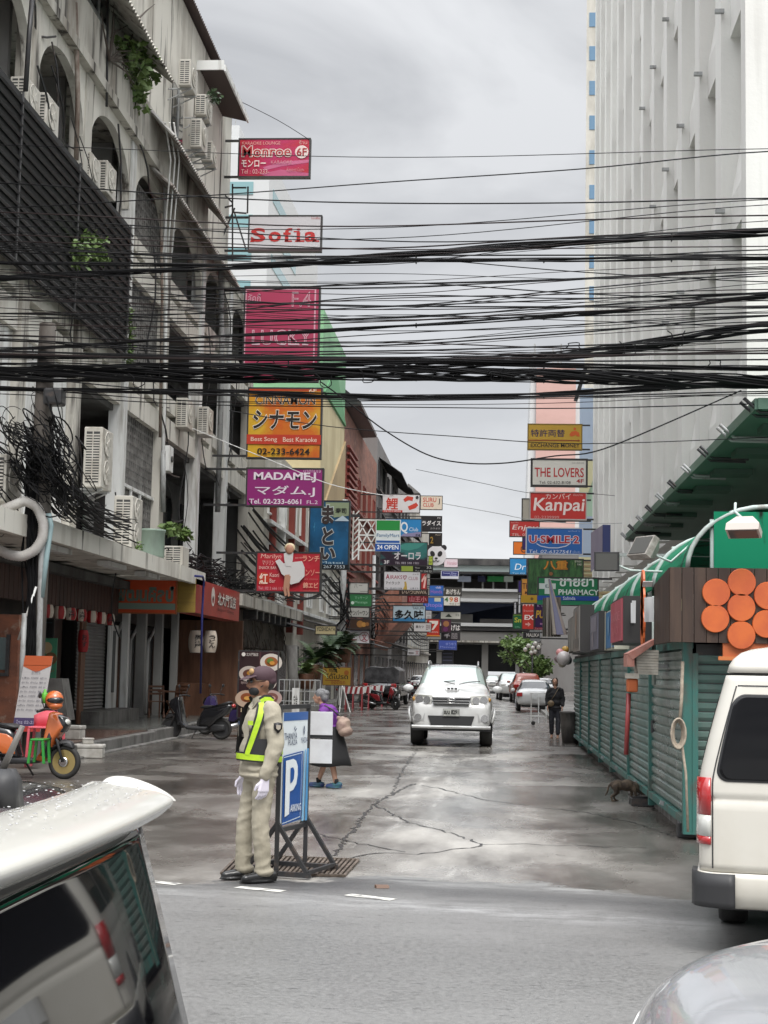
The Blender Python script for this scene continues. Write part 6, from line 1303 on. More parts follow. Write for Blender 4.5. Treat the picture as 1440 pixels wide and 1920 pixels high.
def cable(key, wpx, label='thin black cable strung across the street', dy=0.0, grp='overhead cables', ma=m_cable):
    tag(MB().tube(cable_pts(key, dy), wpx * PXM * .36, 5).build('cable', ma), label, 'cable', grp)
def bundle(key, wpx, n, label, seed, spread=1.0):
    rnd = random.Random(seed); t = thing('cable_bundle', label, 'cable bundle', tuple(cable_pts(key)[0])); g = MB(); base = cable_pts(key, n=70)
    for i in range(n):
        ph, fr = rnd.uniform(0, 6.28), rnd.uniform(1, 3.2); amp = wpx * PXM * .50 * spread * rnd.uniform(.5, 1.15); r = rnd.uniform(.007, .014)
        g.tube([p + Vector((0, amp * .8 * math.cos(ph + fr * k * .16), amp * math.sin(ph + fr * k * .16) * rnd.uniform(.92, 1.0))) for k, p in enumerate(base)], r, 5)
    P(g, 'strands', m_cable, t)
    for k in range(14, 52, 6):
        g = MB(); g.tube([base[k] + Vector((0, .05 + wpx * PXM * .45 * math.cos(q), wpx * PXM * .5 * math.sin(q))) for q in [2 * math.pi * j / 10 for j in range(10)]], .01, 4, closed=True); P(g, 'tie', m_dkmetal, t)
bundle([(0, 522), (430, 500), (720, 481), (1000, 460), (1440, 436)], 13, 14, 'thick black cable bundle rising to the right, highest of the bundles', 1)
bundle([(0, 493), (400, 497), (720, 490), (1100, 487), (1440, 484)], 7, 7, 'flat black cable bundle just under the highest bundle', 2)
bundle([(0, 655), (480, 628), (720, 612), (940, 600), (1250, 575), (1440, 555)], 8, 7, 'black cable bundle crossing the plum pink sign', 3)
bundle([(0, 688), (430, 690), (720, 686), (1000, 672), (1220, 645), (1440, 615)], 18, 20, 'very thick black cable bundle climbing to the right edge', 4)
bundle([(0, 703), (430, 706), (720, 701), (1000, 704), (1440, 716)], 24, 30, 'thickest black cable bundle running level above the orange sign', 5)
bundle([(0, 728), (300, 733), (720, 744), (1000, 741), (1440, 716)], 10, 9, 'lowest black cable bundle touching the top of the orange sign', 6)
bundle([(0, 668), (430, 672), (720, 676), (1000, 685), (1440, 690)], 9, 8, 'black cable bundle just over the thickest one', 7)
CAB = [([(0, 272), (720, 295), (1440, 279)], 2.2), ([(0, 390), (430, 364), (720, 342), (1100, 316), (1440, 284)], 3.4), ([(0, 343), (430, 372), (720, 381), (1100, 380), (1440, 372)], 4), ([(0, 398), (500, 422), (720, 424), (1100, 412), (1440, 404)], 4), ([(0, 408), (720, 452), (1050, 448), (1440, 428)], 3.4), ([(0, 425), (720, 427), (1440, 374)], 2.4), ([(0, 436), (720, 447), (1440, 384)], 2.4), ([(0, 440), (500, 460), (720, 468), (1440, 462)], 3)]
rnd = random.Random(11)
for (y0, s, n) in ((470, 20, 9), (520, 22, 8), (560, 20, 10), (590, 25, 7), (630, 25, 8), (662, 12, 8), (735, 12, 7)):
    for i in range(n):
        a = y0 + rnd.gauss(0, s * .6); b_ = y0 + rnd.gauss(8, s * .8); c = y0 + rnd.gauss(-14, s * 1.1); m_ = (a + b_) / 2 + rnd.uniform(2, 12)
        CAB.append(([(0, a), (360, m_), (720, b_), (1080, (b_ + c) / 2 + rnd.uniform(-4, 8)), (1440, c)], rnd.choice((1.8, 2.2, 2.8, 3.4, 4.2))))
for k, (key, wd) in enumerate(CAB): cable(key, wd, dy=rnd.uniform(-.5, .5), ma=m_cabler if k % 4 == 3 else m_cable)
rl = random.Random(5)
for i in range(9):      # stray loops and tails hanging out of the bundles
    x = (500, 610, 690, 1075, 1180, 1270, 1340, 260, 930)[i]; y = (680, 700, 690, 655, 640, 620, 690, 700, 690)[i]; d_ = ycab(x) - .1
    pts = [on_y(x + 38 * (k / 12 - .5) + 8 * math.sin(k), y + rl.uniform(18, 34) * math.sin(math.pi * k / 12) * (1 if i % 3 else -.6), d_) for k in range(13)]
    for _ in range(2): pts = [pts[0]] + [(pts[j - 1] + pts[j] * 2 + pts[j + 1]) / 4 for j in range(1, 12)] + [pts[-1]]
    tag(MB().tube(pts, .008, 5).build('cable_loop', m_cable), 'stray black cable loop hanging out of the thick bundles', 'cable', 'stray loops of cable')
def free(path, r, label, Y, name='cable', ma=m_cable):
    pts = [on_y(x, y, Y) for x, y in path]; fine = []
    for i in range(len(pts) - 1):
        p0, p1, p2, p3 = pts[max(i - 1, 0)], pts[i], pts[i + 1], pts[min(i + 2, len(pts) - 1)]
        for k in range(6):
            u = k / 6; fine.append(.5 * ((2 * p1) + (p2 - p0) * u + (2 * p0 - 5 * p1 + 4 * p2 - p3) * u * u + (3 * p1 - p0 - 3 * p2 + p3) * u ** 3))
    fine.append(pts[-1]); tag(MB().tube(fine, r, 5).build(name, ma), label, 'cable')
free([(600, 715), (650, 752), (720, 806), (800, 852), (870, 868), (950, 868), (1040, 855), (1110, 848), (1200, 815), (1390, 732)], .011, 'long sagging black cable dipping low between the two rows of signs', 23.5)
free([(265, 760), (330, 790), (430, 832), (520, 868), (610, 905), (680, 922), (730, 930)], .012, 'pale cable sloping down across the magenta sign', 44, ma=m_white)
free([(430, 770), (620, 800), (850, 818), (1090, 832), (1440, 820)], .007, 'very thin cable level with the yellow sign', 23.3)
free([(780, 880), (900, 905), (1000, 925), (1100, 925), (1300, 945)], .010, 'thin cable running behind the white sign with the black frame', 60)
free([(830, 944), (930, 962), (1000, 975), (1100, 982), (1250, 978)], .012, 'pair of thin grey cables ending at the green plastic roofs', 58, ma=m_grey)
free([(440, 185), (520, 225), (580, 262)], .012, 'thin stay wire from the roof corner to the topmost red sign', 50)
tag(MB().bar(on_y(1098, 690, 24), on_y(1079, 752, 24), .06).build('hanging_stick', m_dkmetal), 'short black rod dangling from the cables before the pink tower', 'rod')
g = MB()
for (a, c) in (((436, 345), (436, 490)), ((436, 380), (390, 335)), ((437, 385), (380, 400)), ((440, 390), (415, 450)), ((440, 400), (462, 470)), ((436, 352), (462, 352)), ((465, 350), (464, 400)), ((436, 398), (462, 400)), ((432, 480), (462, 480))): g.bar(on_y(*a, 50.4), on_y(*c, 50.4), .05)
tag(g.build('sign_scaffold', m_dkmetal), 'rusty black angle iron frame holding the white red-lettered sign', 'scaffold')
# ================================================================ vehicles
m_wpaint = mat('white_car_paint', (.66, .665, .66), .22, coat=.6, col2=(.58, .58, .57), scale=(2, 2, 2)); m_cpaint = mat('cream_van_paint', (.66, .635, .57), .25, coat=.5, col2=(.60, .57, .50), scale=(1.5, 1.5, 1.5), lo=.45, hi=.7)
m_silver = mat('silver_car_paint', (.46, .47, .485), .22, metal=.4, coat=.7); m_redpaint = mat('red_brown_paint', (.34, .065, .035), .25, coat=.5); m_blackp = mat('black_car_paint', (.014, .014, .016), .15, coat=.5)
m_tyre = mat('tyre_rubber', (.022, .021, .020), .7); m_chrome = mat('chrome', (.62, .62, .62), .12, metal=1.0); m_rim = mat('alloy_rim', (.40, .40, .41), .3, metal=.8)
m_wind = mat('windscreen', (.30, .37, .345), .04, spec=.8, coat=1.0); m_plastic = mat('black_plastic', (.03, .03, .032), .5); m_lens = mat('clear_lens', (.60, .60, .56), .06, coat=1, spec=.7); m_tail = mat('red_lens', (.42, .016, .018), .12, coat=1); m_amber = mat('amber_lens', (.5, .26, .06), .12)
def L_(g, nm, ma, t, **k):
    o = g.build(nm, ma, None, **k); o.parent = t; return o
def wheel(t, x, y, r=.36, w=.24, rim=m_rim):
    o = thing('wheel', None, None, (0, 0, 0)); o.parent = t
    g = MB(); g.lathe([(r * .62, -w / 2), (r * .9, -w / 2), (r, -w * .34), (r, w * .34), (r * .9, w / 2), (r * .62, w / 2)], (x, y, r), 'x', 26); ty = L_(g, 'tyre', m_tyre, o)
    s = 1 if x > 0 else -1; g = MB(); xo = x + s * w * .42
    g.lathe([(r * .63, -.02), (r * .60, .015), (r * .54, -.01), (r * .14, -.01), (r * .12, .02), (.001, .02)], (xo, y, r), 'x', 26)
    for k in range(6): a = 2 * math.pi * k / 6; g.bar((xo + s * .012, y, r), (xo + s * .012, y + r * .57 * math.cos(a), r + r * .57 * math.sin(a)), .05, .02)
    L_(g, 'rim', rim, o); return o
def car_body(t, st, paint, glass_iv, ws_iv, rear_iv=(), glass=m_glass, ws=m_wind, sub=2):
    """loft of stations (y, z0, belt, top, half width at belt, half width at top); materials by panel"""
    g = MB(); rings = []
    for (y, z0, zb, zt, wb, wt) in st:
        h = [(0, z0), (wb * .88, z0), (wb * .985, z0 + .10), (wb, (z0 + zb) / 2), (wb * .985, zb - .03), (wb * .965, zb), (wt, zt - .045), (wt * .86, zt - .004), (0, zt + .012)]
        pts = [Vector((x, y, z)) for x, z in h] + [Vector((-x, y, z)) for x, z in h[-2:0:-1]]
        rings.append([g.vert(p) for p in pts])
    n = len(rings[0])
    for i, (A, B) in enumerate(zip(rings, rings[1:])):
        for k in range(n):
            side = k in (5, 10); top = k in (6, 7, 8, 9)
            g.cur = 0
            if i in glass_iv and side: g.cur = 1
            if i in ws_iv and top: g.cur = 2
            if i in rear_iv and top: g.cur = 1
            g.smooth = True; g.face((A[k], A[(k + 1) % n], B[(k + 1) % n], B[k]))
    g.cur = 0; g.face(rings[0][::-1]); g.face(rings[-1])
    o = L_(g, 'body', [paint, glass, ws], t, sub=sub)
    # the panes become parts of their own
    me = o.data
    for mi, nm, ma in ((1, 'side_window', glass), (2, 'windscreen', ws)):
        fs = [p for p in me.polygons if p.material_index == mi]
        if not fs: continue
        q = MB(); vm = {}
        for p in fs:
            idx = []
            for v in p.vertices:
                if v not in vm: vm[v] = q.vert(me.vertices[v].co + me.vertices[v].normal * .004)
                idx.append(vm[v])
            q.smooth = True; q.face(idx)
        L_(q, nm, ma, t, fix=False)
    return o
SUVST = [(-2.37, .50, .74, .80, .66, .60), (-2.33, .43, .86, .95, .84, .76), (-2.22, .40, 1.0, 1.10, .905, .82), (-2.0, .42, 1.09, 1.19, .93, .84), (-1.86, .74, 1.12, 1.22, .945, .85), (-1.5, .80, 1.15, 1.27, .945, .85), (-1.12, .62, 1.18, 1.33, .94, .84), (-1.0, .34, 1.2, 1.36, .925, .82),
         (-.92, .34, 1.22, 1.40, .92, .79), (-.40, .34, 1.22, 1.78, .915, .70), (-.20, .34, 1.22, 1.86, .915, .69), (.5, .34, 1.23, 1.89, .915, .69), (1.0, .36, 1.24, 1.88, .92, .69), (1.3, .78, 1.24, 1.87, .93, .69), (1.8, .78, 1.25, 1.84, .93, .68), (2.1, .45, 1.25, 1.80, .915, .67), (2.28, .48, 1.22, 1.45, .88, .70), (2.36, .52, .9, 1.0, .80, .7)]
yS = 35.4; sS = (yS) / F_PX
suv = thing('white_suv', 'big white four-wheel drive coming up the middle of the wet street', 'car', ((846 - 925) * sS + .0, yS + 2.36, 0), .01)
car_body(suv, SUVST, m_wpaint, range(8, 15), (8, 9), (15,))
for x in (-.80, .80):
    for y in (-1.5, 1.5): wheel(suv, x, y, .385, .29)
for s in (-1, 1):
    g = MB(); g.prism([(s * .42, -2.30, 1.17), (s * .86, -2.16, 1.19), (s * .905, -2.06, 1.10), (s * .86, -2.22, .95), (s * .46, -2.335, .96)], (0, .12, 0)); hl = L_(g, 'headlight', m_lens, suv, bevel=.02)
    for dx, dz, r in ((.56, 1.06, .075), (.74, 1.07, .08)):
        g = MB(); g.lathe([(r * 1.15, .0), (r, .012), (r * .8, .0), (.001, .03)], (s * dx, -2.345 + (dx - .5) * .30, dz), 'y', 18); o = g.build('lamp', m_chrome, None); o.parent = hl
    g = MB(); g.ell((s * .87, -2.15, 1.08), (.035, .05, .05)); o = g.build('indicator', m_amber, None); o.parent = hl
    g = MB(); g.lathe([(.085, 0), (.075, .015), (.06, .01), (.001, .02)], (s * .76, -2.365, .66), 'y', 18); L_(g, 'fog_light', m_chrome, suv)
    g = MB(); g.prism([(s * .60, -2.36, .76), (s * .86, -2.30, .78), (s * .90, -2.24, .68), (s * .86, -2.31, .57), (s * .62, -2.37, .58)], (0, .05, 0)); L_(g, 'fog_light_recess', mat('grey_bumper_shade', (.40, .40, .40), .4), suv)
    g = MB(); g.ell((s * 1.06, -.78, 1.31), (.13, .07, .085)); mi = L_(g, 'mirror', m_wpaint, suv); g = MB(); g.obox((s * .95, -.78, 1.24), (.06, 0, .0), (0, .03, 0), (0, 0, .03)); o = g.build('mirror_arm', m_plastic, None); o.parent = mi
    g = MB(); g.tube([(s * .60, -.3, 1.86), (s * .60, -.2, 1.94), (s * .60, .9, 1.965), (s * .60, 1.6, 1.93), (s * .60, 1.7, 1.87)], .025, 8); L_(g, 'roof_rail', m_rim, suv)
    g = MB(); g.tube([(s * .93, -1.98 + .0, .55), (s * .985, -1.86, .76), (s * .99, -1.5, .86), (s * .985, -1.1, .74), (s * .95, -1.02, .5)], .03, 8); L_(g, 'wheel_flare', m_wpaint, suv)
g = MB(); g.prism([(-.44, -2.385, 1.13), (.44, -2.385, 1.13), (.40, -2.39, .97), (-.40, -2.39, .97)], (0, .08, 0)); gr = L_(g, 'grille', m_plastic, suv)
for z in (1.115, 1.055, .995): g = MB(); g.box(-.42, .42, -2.405, -2.386, z - .013, z + .013); o = g.build('grille_bar', m_chrome, None); o.parent = gr
g = MB()
for (rx, rz, cx, cz) in ((.095, .065, 0, 1.06), (.034, .06, 0, 1.063), (.075, .026, 0, 1.085)): g.tube([(cx + rx * math.cos(q), -2.415, cz + rz * math.sin(q)) for q in [2 * math.pi * k / 20 for k in range(20)]], .011, 6, closed=True)
o = g.build('badge', m_chrome, None); o.parent = gr
g = MB(); g.prism([(-.53, -2.392, .71), (.53, -2.392, .71), (.46, -2.40, .50), (-.46, -2.40, .50)], (0, .06, 0)); L_(g, 'lower_grille', m_plastic, suv)
g = MB(); g.loft([[(x, -2.40 + .10 * (abs(x) / .9) ** 3 + dy, z) for dy, z in ((0, .42), (-.03, .46), (0, .49), (.08, .47))] for x in [-.90 + .18 * k for k in range(11)]]); L_(g, 'bumper_lip', m_wpaint, suv)
g = MB(); g.box(-.19, .19, -2.43, -2.41, .70, .87); pl = L_(g, 'number_plate', pm('#8a8c8a'), suv)
put_items([('r', .04, .06, .96, .94, '#b9bab4'), ('t', 'ฌน 8291', .07, .12, .93, .74, '#101012', {'b': .045}), ('t', 'กรุงเทพมหานคร', .2, .76, .8, .90, '#55565a')], lambda u, v: Vector((-.19 + u * .38, -2.431, .87 - v * .17)), 2.2, pl, suv, local=True)
g = MB(); g.prism([(-.13, -1.62, 1.275), (.13, -1.62, 1.275), (.16, -1.50, 1.33), (-.16, -1.50, 1.33)], (0, .35, .0)); sc_ = L_(g, 'bonnet_scoop', m_wpaint, suv)
for x in (-.085, 0, .085): g = MB(); g.obox((x, -1.565, 1.315), (.032, 0, 0), (0, .012, .004), (0, -.008, .02)); o = g.build('scoop_slot', m_dark, None); o.parent = sc_
for s in (-1, 1): g = MB(); g.tube([(s * .05 + .1, -.99, 1.42), (s * .3 + .1, -.9, 1.475), (s * .3 + .35, -.86, 1.50)], .012, 5); L_(g, 'wiper', m_dark, suv)
g = MB(); g.box(-.9, .9, -2.1, 2.2, .36, .60); L_(g, 'underbody', m_dark, suv)
# generic cars further off
SEDST = [(-2.2, .36, .55, .60, .66, .6), (-2.14, .26, .64, .72, .80, .74), (-1.9, .24, .72, .80, .85, .78), (-1.65, .55, .76, .86, .86, .78), (-1.1, .55, .80, .93, .86, .77), (-.85, .22, .83, .96, .86, .76), (-.75, .22, .85, .98, .86, .74), (-.05, .22, .87, 1.40, .86, .60), (.3, .22, .88, 1.45, .86, .58), (.9, .22, .89, 1.42, .86, .58), (1.05, .52, .90, 1.38, .86, .59), (1.5, .55, .91, 1.12, .86, .66), (1.62, .55, .91, 1.04, .86, .70), (1.9, .26, .90, 1.02, .84, .72), (2.15, .30, .84, .95, .80, .7), (2.22, .40, .62, .68, .7, .62)]
PICKST = [(-2.5, .50, .80, .86, .7, .64), (-2.44, .42, .92, 1.02, .86, .78), (-2.2, .42, 1.0, 1.10, .90, .82), (-1.95, .75, 1.03, 1.14, .91, .82), (-1.4, .75, 1.06, 1.18, .91, .82), (-1.2, .40, 1.08, 1.21, .90, .8), (-1.1, .40, 1.1, 1.24, .89, .77), (-.5, .40, 1.1, 1.68, .88, .66), (-.2, .40, 1.1, 1.74, .88, .65), (.7, .40, 1.1, 1.74, .88, .65), (.95, .42, 1.1, 1.60, .88, .68), (1.02, .42, 1.06, 1.12, .89, .84), (1.3, .75, 1.06, 1.11, .90, .86), (1.85, .75, 1.06, 1.11, .90, .86), (2.1, .5, 1.06, 1.11, .89, .86), (2.5, .55, 1.04, 1.09, .87, .84)]
def car(name, label, px, Y, rz, st, paint, gi, wi, ri, wy, r=.32, wx=.74, rear=False, grp=None, ground_x=None):
    s = Y / F_PX; t = thing(name, label, 'car', ((px - 925) * s, Y, 0), rz, grp)
    car_body(t, st, paint, gi, wi, ri, sub=1)
    for x in (-wx, wx):
        for y in wy: wheel(t, x, y, r, .2)
    yf, yr = st[0][0], st[-1][0]; zb = st[2][2]
    for sg in (-1, 1):
        g = MB(); g.ell((sg * .62, yf + .10, zb - .02), (.17, .09, .08)); L_(g, 'headlight', m_lens, t)
        g = MB(); g.box(min(sg * .58, sg * .84), max(sg * .58, sg * .84), yr - .12, yr + .0, st[-2][2] - .16, st[-2][2] + .02); L_(g, 'tail_light', m_tail, t, bevel=.02)
        g = MB(); g.ell((sg * .98, st[6][0] + .12, st[6][2] + .1), (.10, .06, .075)); L_(g, 'mirror', paint, t)
    g = MB(); g.box(-.34, .34, yf - .02, yf + .05, zb - .14, zb - .04); L_(g, 'grille', m_plastic, t); g = MB(); g.box(-.22, .22, yf - .03, yf + .02, zb - .35, zb - .24); L_(g, 'number_plate', m_white, t)
    g = MB(); g.box(-.22, .22, yr - .02, yr + .015, st[-2][2] - .28, st[-2][2] - .17); L_(g, 'number_plate', m_white, t)
    g = MB(); g.box(-.6, .6, yf + .3, yr - .3, .2, .4); L_(g, 'underbody', m_dark, t)
    return t
car('parked_pickup', 'white pickup facing the camera left of the red-brown pickup', 958, 100, .05, PICKST, m_wpaint, range(6, 10), (6, 7), (), (-1.65, 1.6), .37, .76)
car('parked_pickup', 'red-brown pickup parked tail-on beside the white sedan', 986, 92, math.pi + .05, PICKST, m_redpaint, range(6, 10), (6, 7), (), (-1.65, 1.6), .37, .76)
car('parked_sedan', 'white sedan parked tail-on behind the woman in black', 1001, 72, math.pi, SEDST, m_wpaint, range(6, 12), (6, 7), (10, 11), (-1.35, 1.3))
car('parked_sedan', 'white car half hidden behind the red-brown pickup', 1017, 104, math.pi, SEDST, m_wpaint, range(6, 12), (6, 7), (10, 11), (-1.35, 1.3))
car('distant_car', 'pale car far down the street just right of the big white four-wheel drive', 924, 175, 0, SEDST, m_wpaint, range(6, 12), (6, 7), (10, 11), (-1.35, 1.3))
car('distant_car', 'white car far down the street just left of the big white four-wheel drive', 790, 118, math.pi, SEDST, m_wpaint, range(6, 12), (6, 7), (10, 11), (-1.35, 1.3))
tk = car('covered_truck', 'black pickup with a tarpaulin hood parked at the left kerb', 727, 78, math.pi - .08, PICKST, m_blackp, range(6, 10), (6, 7), (), (-1.65, 1.6), .37, .76)
m_tarp = mat('black_tarpaulin', (.03, .03, .032), .4, bump=.4, bscale=6, col2=(.09, .09, .095), scale=(3, 3, 3))
g = MB(); rows = []
for j in range(7):
    y = -.98 - .0 + .6 + j * .35; rows.append([(x, 1.0 + (y - 1.0) + .05, 1.12 + h - .05 * (j % 2)) for x, h in ((-.86, .0), (-.86, .62), (-.6, .80), (0, .74 + .06 * (j % 2)), (.6, .80), (.86, .62), (.86, 0))])
g.loft(rows); L_(g, 'tarpaulin', m_tarp, tk, bevel=.02)
# ---- white van, tail towards the camera at the right edge: horizontal slices of a rounded plan
YV = 9.8
VX0 = on_y(1310, 1500, YV).x + .92
def van_xr(z): return .02 * abs(z - .9) if z < 1.0 else .002 + .05 * (z - 1.0) + .16 * max(0, z - 1.2) ** 1.7
def van_w(z): return .92 - .27 * max(0, z - 1.06) ** 1.15
RC = .13
van = thing('white_van', 'cream white minibus seen from behind, cut off at the right edge', 'van', (0, 0, 0), math.pi / 2 - R(9))
_c = Vector((VX0 - .92, YV, 0)) - Matrix.Rotation(math.pi / 2 - R(9), 3, 'Z') @ Vector((.03, .92, 0)); van.location = _c
def van_pt(z, y, off=0.0):
    w = van_w(z); e = abs(y) - (w - RC); x = van_xr(z) + .02 * (y / w) ** 2
    if e <= 0: return Vector((x - off, y, z))
    e = min(e / RC, 1.0); a = math.asin(e)
    return Vector((x + RC - (RC + off) * math.cos(a), math.copysign(w - RC + (RC + off) * math.sin(a), y), z))
def van_ring(z, inset=0.0):
    w, pts = van_w(z) - inset, []
    W = van_w(z); arc = [W - RC + RC * math.sin(math.pi / 2 * k / 10) for k in range(11)]
    for y in [-a for a in arc[::-1]] + [(W - RC) * (-1 + 2 * k / 16) for k in range(1, 16)] + arc: p = van_pt(z, y); pts.append((p.x + inset, p.y * w / W))
    pts += [(.5, w), (2.0, w), (4.4 - inset, w * .98), (4.4 - inset, -w * .98), (2.0, -w), (.5, -w)]
    return [Vector((x, y, z)) for x, y in pts]
g = MB(); g.smooth = True
g.loft([van_ring(z, i_) for z, i_ in [(.51, .0), (.56, 0), (.62, 0), (.7, 0), (.8, 0), (.88, 0), (.93, 0), (.945, .010), (.96, .010), (.975, 0)] + [(1.0 + .04 * k, 0) for k in range(18)] + [(1.715, 0)]]); L_(g, 'body', m_cpaint, van)
g = MB(); g.smooth = True; g.loft([van_ring(1.718, .018), van_ring(1.730, .018)]); L_(g, 'gutter', m_plastic, van)
g = MB(); g.smooth = True; g.loft([van_ring(z, i_) for z, i_ in ((1.733, 0), (1.78, .0), (1.82, .015), (1.86, .05), (1.885, .11), (1.905, .22), (1.91, .4))]); L_(g, 'roof', m_cpaint, van)
g = MB(); g.smooth = True; g.loft([van_ring(z, i_) for z, i_ in ((.285, .05), (.31, .01), (.38, -.018), (.47, -.02), (.505, -.01))]); L_(g, 'bumper', m_cpaint, van)
for sg in (-1, 1):
    g = MB(); g.smooth = True; ys = (.70, .74, .79, .84, .88, .905, .92)
    g.loft([[van_pt(z, sg * y, .046) for y in ys] + [van_pt(z, sg * .92, .046) + Vector((.22, 0, 0)), van_pt(z, sg * .9, -.02) + Vector((.22, 0, 0)), van_pt(z, sg * .70, -.02)] for z in (.295, .33, .42, .50)]); L_(g, 'bumper_corner', m_plastic, van)
def van_panel(z0, z1, y0, y1, r, off, nm, ma):
    g = MB(); g.smooth = True; n = 8; pts = []
    for (cz, cy, a0) in ((z1 - r, y1 - r, 0), (z1 - r, y0 + r, 90), (z0 + r, y0 + r, 180), (z0 + r, y1 - r, 270)):
        for k in range(n + 1): a = math.radians(a0 + 90 * k / n); pts.append((cz + r * math.sin(a), cy + r * math.cos(a)))
    pts = [(p[0] + (q[0] - p[0]) * k / m_, p[1] + (q[1] - p[1]) * k / m_) for p, q in zip(pts, pts[1:] + pts[:1]) for m_ in (max(1, int(math.hypot(q[0] - p[0], q[1] - p[1]) / .03)),) for k in range(m_)]
    zc, yc = (z0 + z1) / 2, (y0 + y1) / 2; N = len(pts)
    vp0 = van_pt; vpt = lambda z, y, o: vp0(z, y * (van_w(z) - .0) / .92, o)
    prev = [g.vert(vpt(z, y, -.01)) for z, y in pts]
    for f_ in (1, .98, .95, .9, .84, .77, .69, .6, .5, .4, .3, .2, .1):
        cur = [g.vert(vpt(zc + (z - zc) * f_, yc + (y - yc) * f_, off)) for z, y in pts]
        for k in range(N): g.face((prev[k], prev[(k + 1) % N], cur[(k + 1) % N], cur[k]))
        prev = cur
    c = g.vert(vpt(zc, yc, off))
    for k in range(N): g.face((prev[k], prev[(k + 1) % N], c))
    return L_(g, nm, ma, van, fix=False)
m_tintg = mat('tinted_glass', (.003, .003, .004), .05, spec=.32)
van_panel(1.06, 1.60, -.82, .82, .08, .005, 'window_seal', m_plastic); van_panel(1.075, 1.585, -.805, .805, .072, .012, 'rear_window', m_tintg)
for sg in (-1, 1):
    for x0, x1 in ((.25, 1.2), (1.3, 2.3), (2.4, 3.3)):
        g = MB(); yw = lambda z: sg * (van_w(z) + .006); g.loft([[Vector((x0 + c_, yw(z), z)) for z in (1.12, 1.3, 1.5, 1.58)] for c_ in (0, .05, x1 - x0 - .05, x1 - x0)], close=False); L_(g, 'side_window', m_tintg, van)
    for z0, z1, ma in ((.672, .72, m_tail), (.722, .85, m_lens), (.852, 1.08, m_tail)):
        g = MB(); g.smooth = True; g.loft([[van_pt(z, sg * y, .016) for y in (.845, .865, .885, .905, .92)] + [van_pt(z, sg * .92, .016) + Vector((.05, 0, 0)), van_pt(z, sg * .90, -.01) + Vector((.05, 0, 0)), van_pt(z, sg * .845, -.01)] for z in (z0, (z0 + z1) / 2, z1)]); L_(g, 'tail_light', ma, van)
for x in (1.45, 3.6):
    for y in (-.72, .72):
        o = thing('wheel', None, None); o.parent = van; g = MB(); g.lathe([(.2, -.1), (.31, -.1), (.335, -.07), (.335, .07), (.31, .1), (.2, .1)], (x, y, .335), 'y', 26); L_(g, 'tyre', m_tyre, o); g = MB(); g.lathe([(.205, -.07), (.19, -.09), (.001, -.085)], (x, y + (.175 if y > 0 else 0), .335), 'y', 24); L_(g, 'rim', m_rim, o)
        g = MB(); s_ = 1 if y > 0 else -1; g.prism([(x + .42 * math.cos(q), s_ * .90, .335 + .42 * math.sin(q)) for q in [math.pi * k / 14 for k in range(15)]], (0, s_ * .024, 0)); L_(g, 'wheel_arch', m_dark, van)
for sg in (-1, 1):
    g = MB(); g.loft([[van_pt(z, sg * (.835 - .27 * max(0, z - 1.06) ** 1.15) + d, .003) for d in (-.004, .004)] for z in [.53 + .04 * k for k in range(29)]], close=False); L_(g, 'door_gap', m_plastic, van)
g = MB(); g.loft([[van_pt(1.652 + d, y, .003) for d in (-.004, .004)] for y in [-.68 + .04 * k for k in range(35)]], close=False); L_(g, 'door_gap', m_plastic, van)
g = MB(); g.box(.2, 4.2, -.78, .78, .26, .5); L_(g, 'underbody', m_dark, van)
g = MB(); g.box(-.02, .02, -.26, .26, .74, .9); L_(g, 'number_plate', m_white, van)
# ---- white hatchback, close by at the lower left, tail towards the right
m_hpaint = mat('warm_white_paint', (.57, .555, .505), .24, coat=.5, col2=(.56, .55, .51), scale=(3, 3, 3))
hb = thing('white_hatchback', 'white hatchback close by at the lower left with a roof spoiler and dark tailgate', 'car', (-.640, 2.62, 0))
HW = .865
hl_ = lambda v: Vector(v) - Vector((-.640, 2.62, 0))
def hb_x(z): return .02 - .265 * max(0, z - .86) + (.0 if z > .86 else -.1 * (.86 - z) ** 2)
def hb_ring(z, inset=0.0, dx=0.0):
    w = HW - inset - (.035 * max(0, (z - .88) / .5) ** 1.2); xr = hb_x(z) + dx; pts = []
    # plan: bowed tail, tight rear corners, long sides to the front
    for k in range(25):
        v = -1 + 2 * k / 24; bow = .02 * abs(v) ** 3.2 + (.05 * (max(0, abs(v) - .93) / .07) ** 2)
        pts.append((xr - bow, w * v))
    pts += [(xr - .30, w), (xr - .6, w * 1.0), (xr - 1.5, w), (xr - 2.6, w)] + [(xr - 2.6, -w), (xr - 1.5, -w), (xr - .6, -w), (xr - .30, -w)]
    return [Vector((x, y, z)) for x, y in pts]
g = MB(); g.smooth = True; g.loft([hb_ring(z, .0 + (.06 if z < .3 else 0)) for z in (.22, .30, .45, .6, .75, .84, .86)]); L_(g, 'body', m_wpaint, hb)
m_tint = mat('tailgate_glass', (.004, .004, .005), .03, spec=.42)
g = MB(); g.smooth = True; g.loft([hb_ring(z) for z in (.8605, .92, 1.0, 1.08, 1.16, 1.24, 1.32, 1.36)]); L_(g, 'tailgate_glass', m_tint, hb)
g = MB(); g.smooth = True; rr = []
for z, i_, dx in ((1.362, .0, -.05), (1.40, .03, -.11), (1.435, .06, -.15), (1.448, .09, -.20), (1.456, .14, -.28), (1.464, .3, -.44)): rr.append(hb_ring(z, i_, dx))
g.loft(rr); L_(g, 'roof', m_blackp, hb)
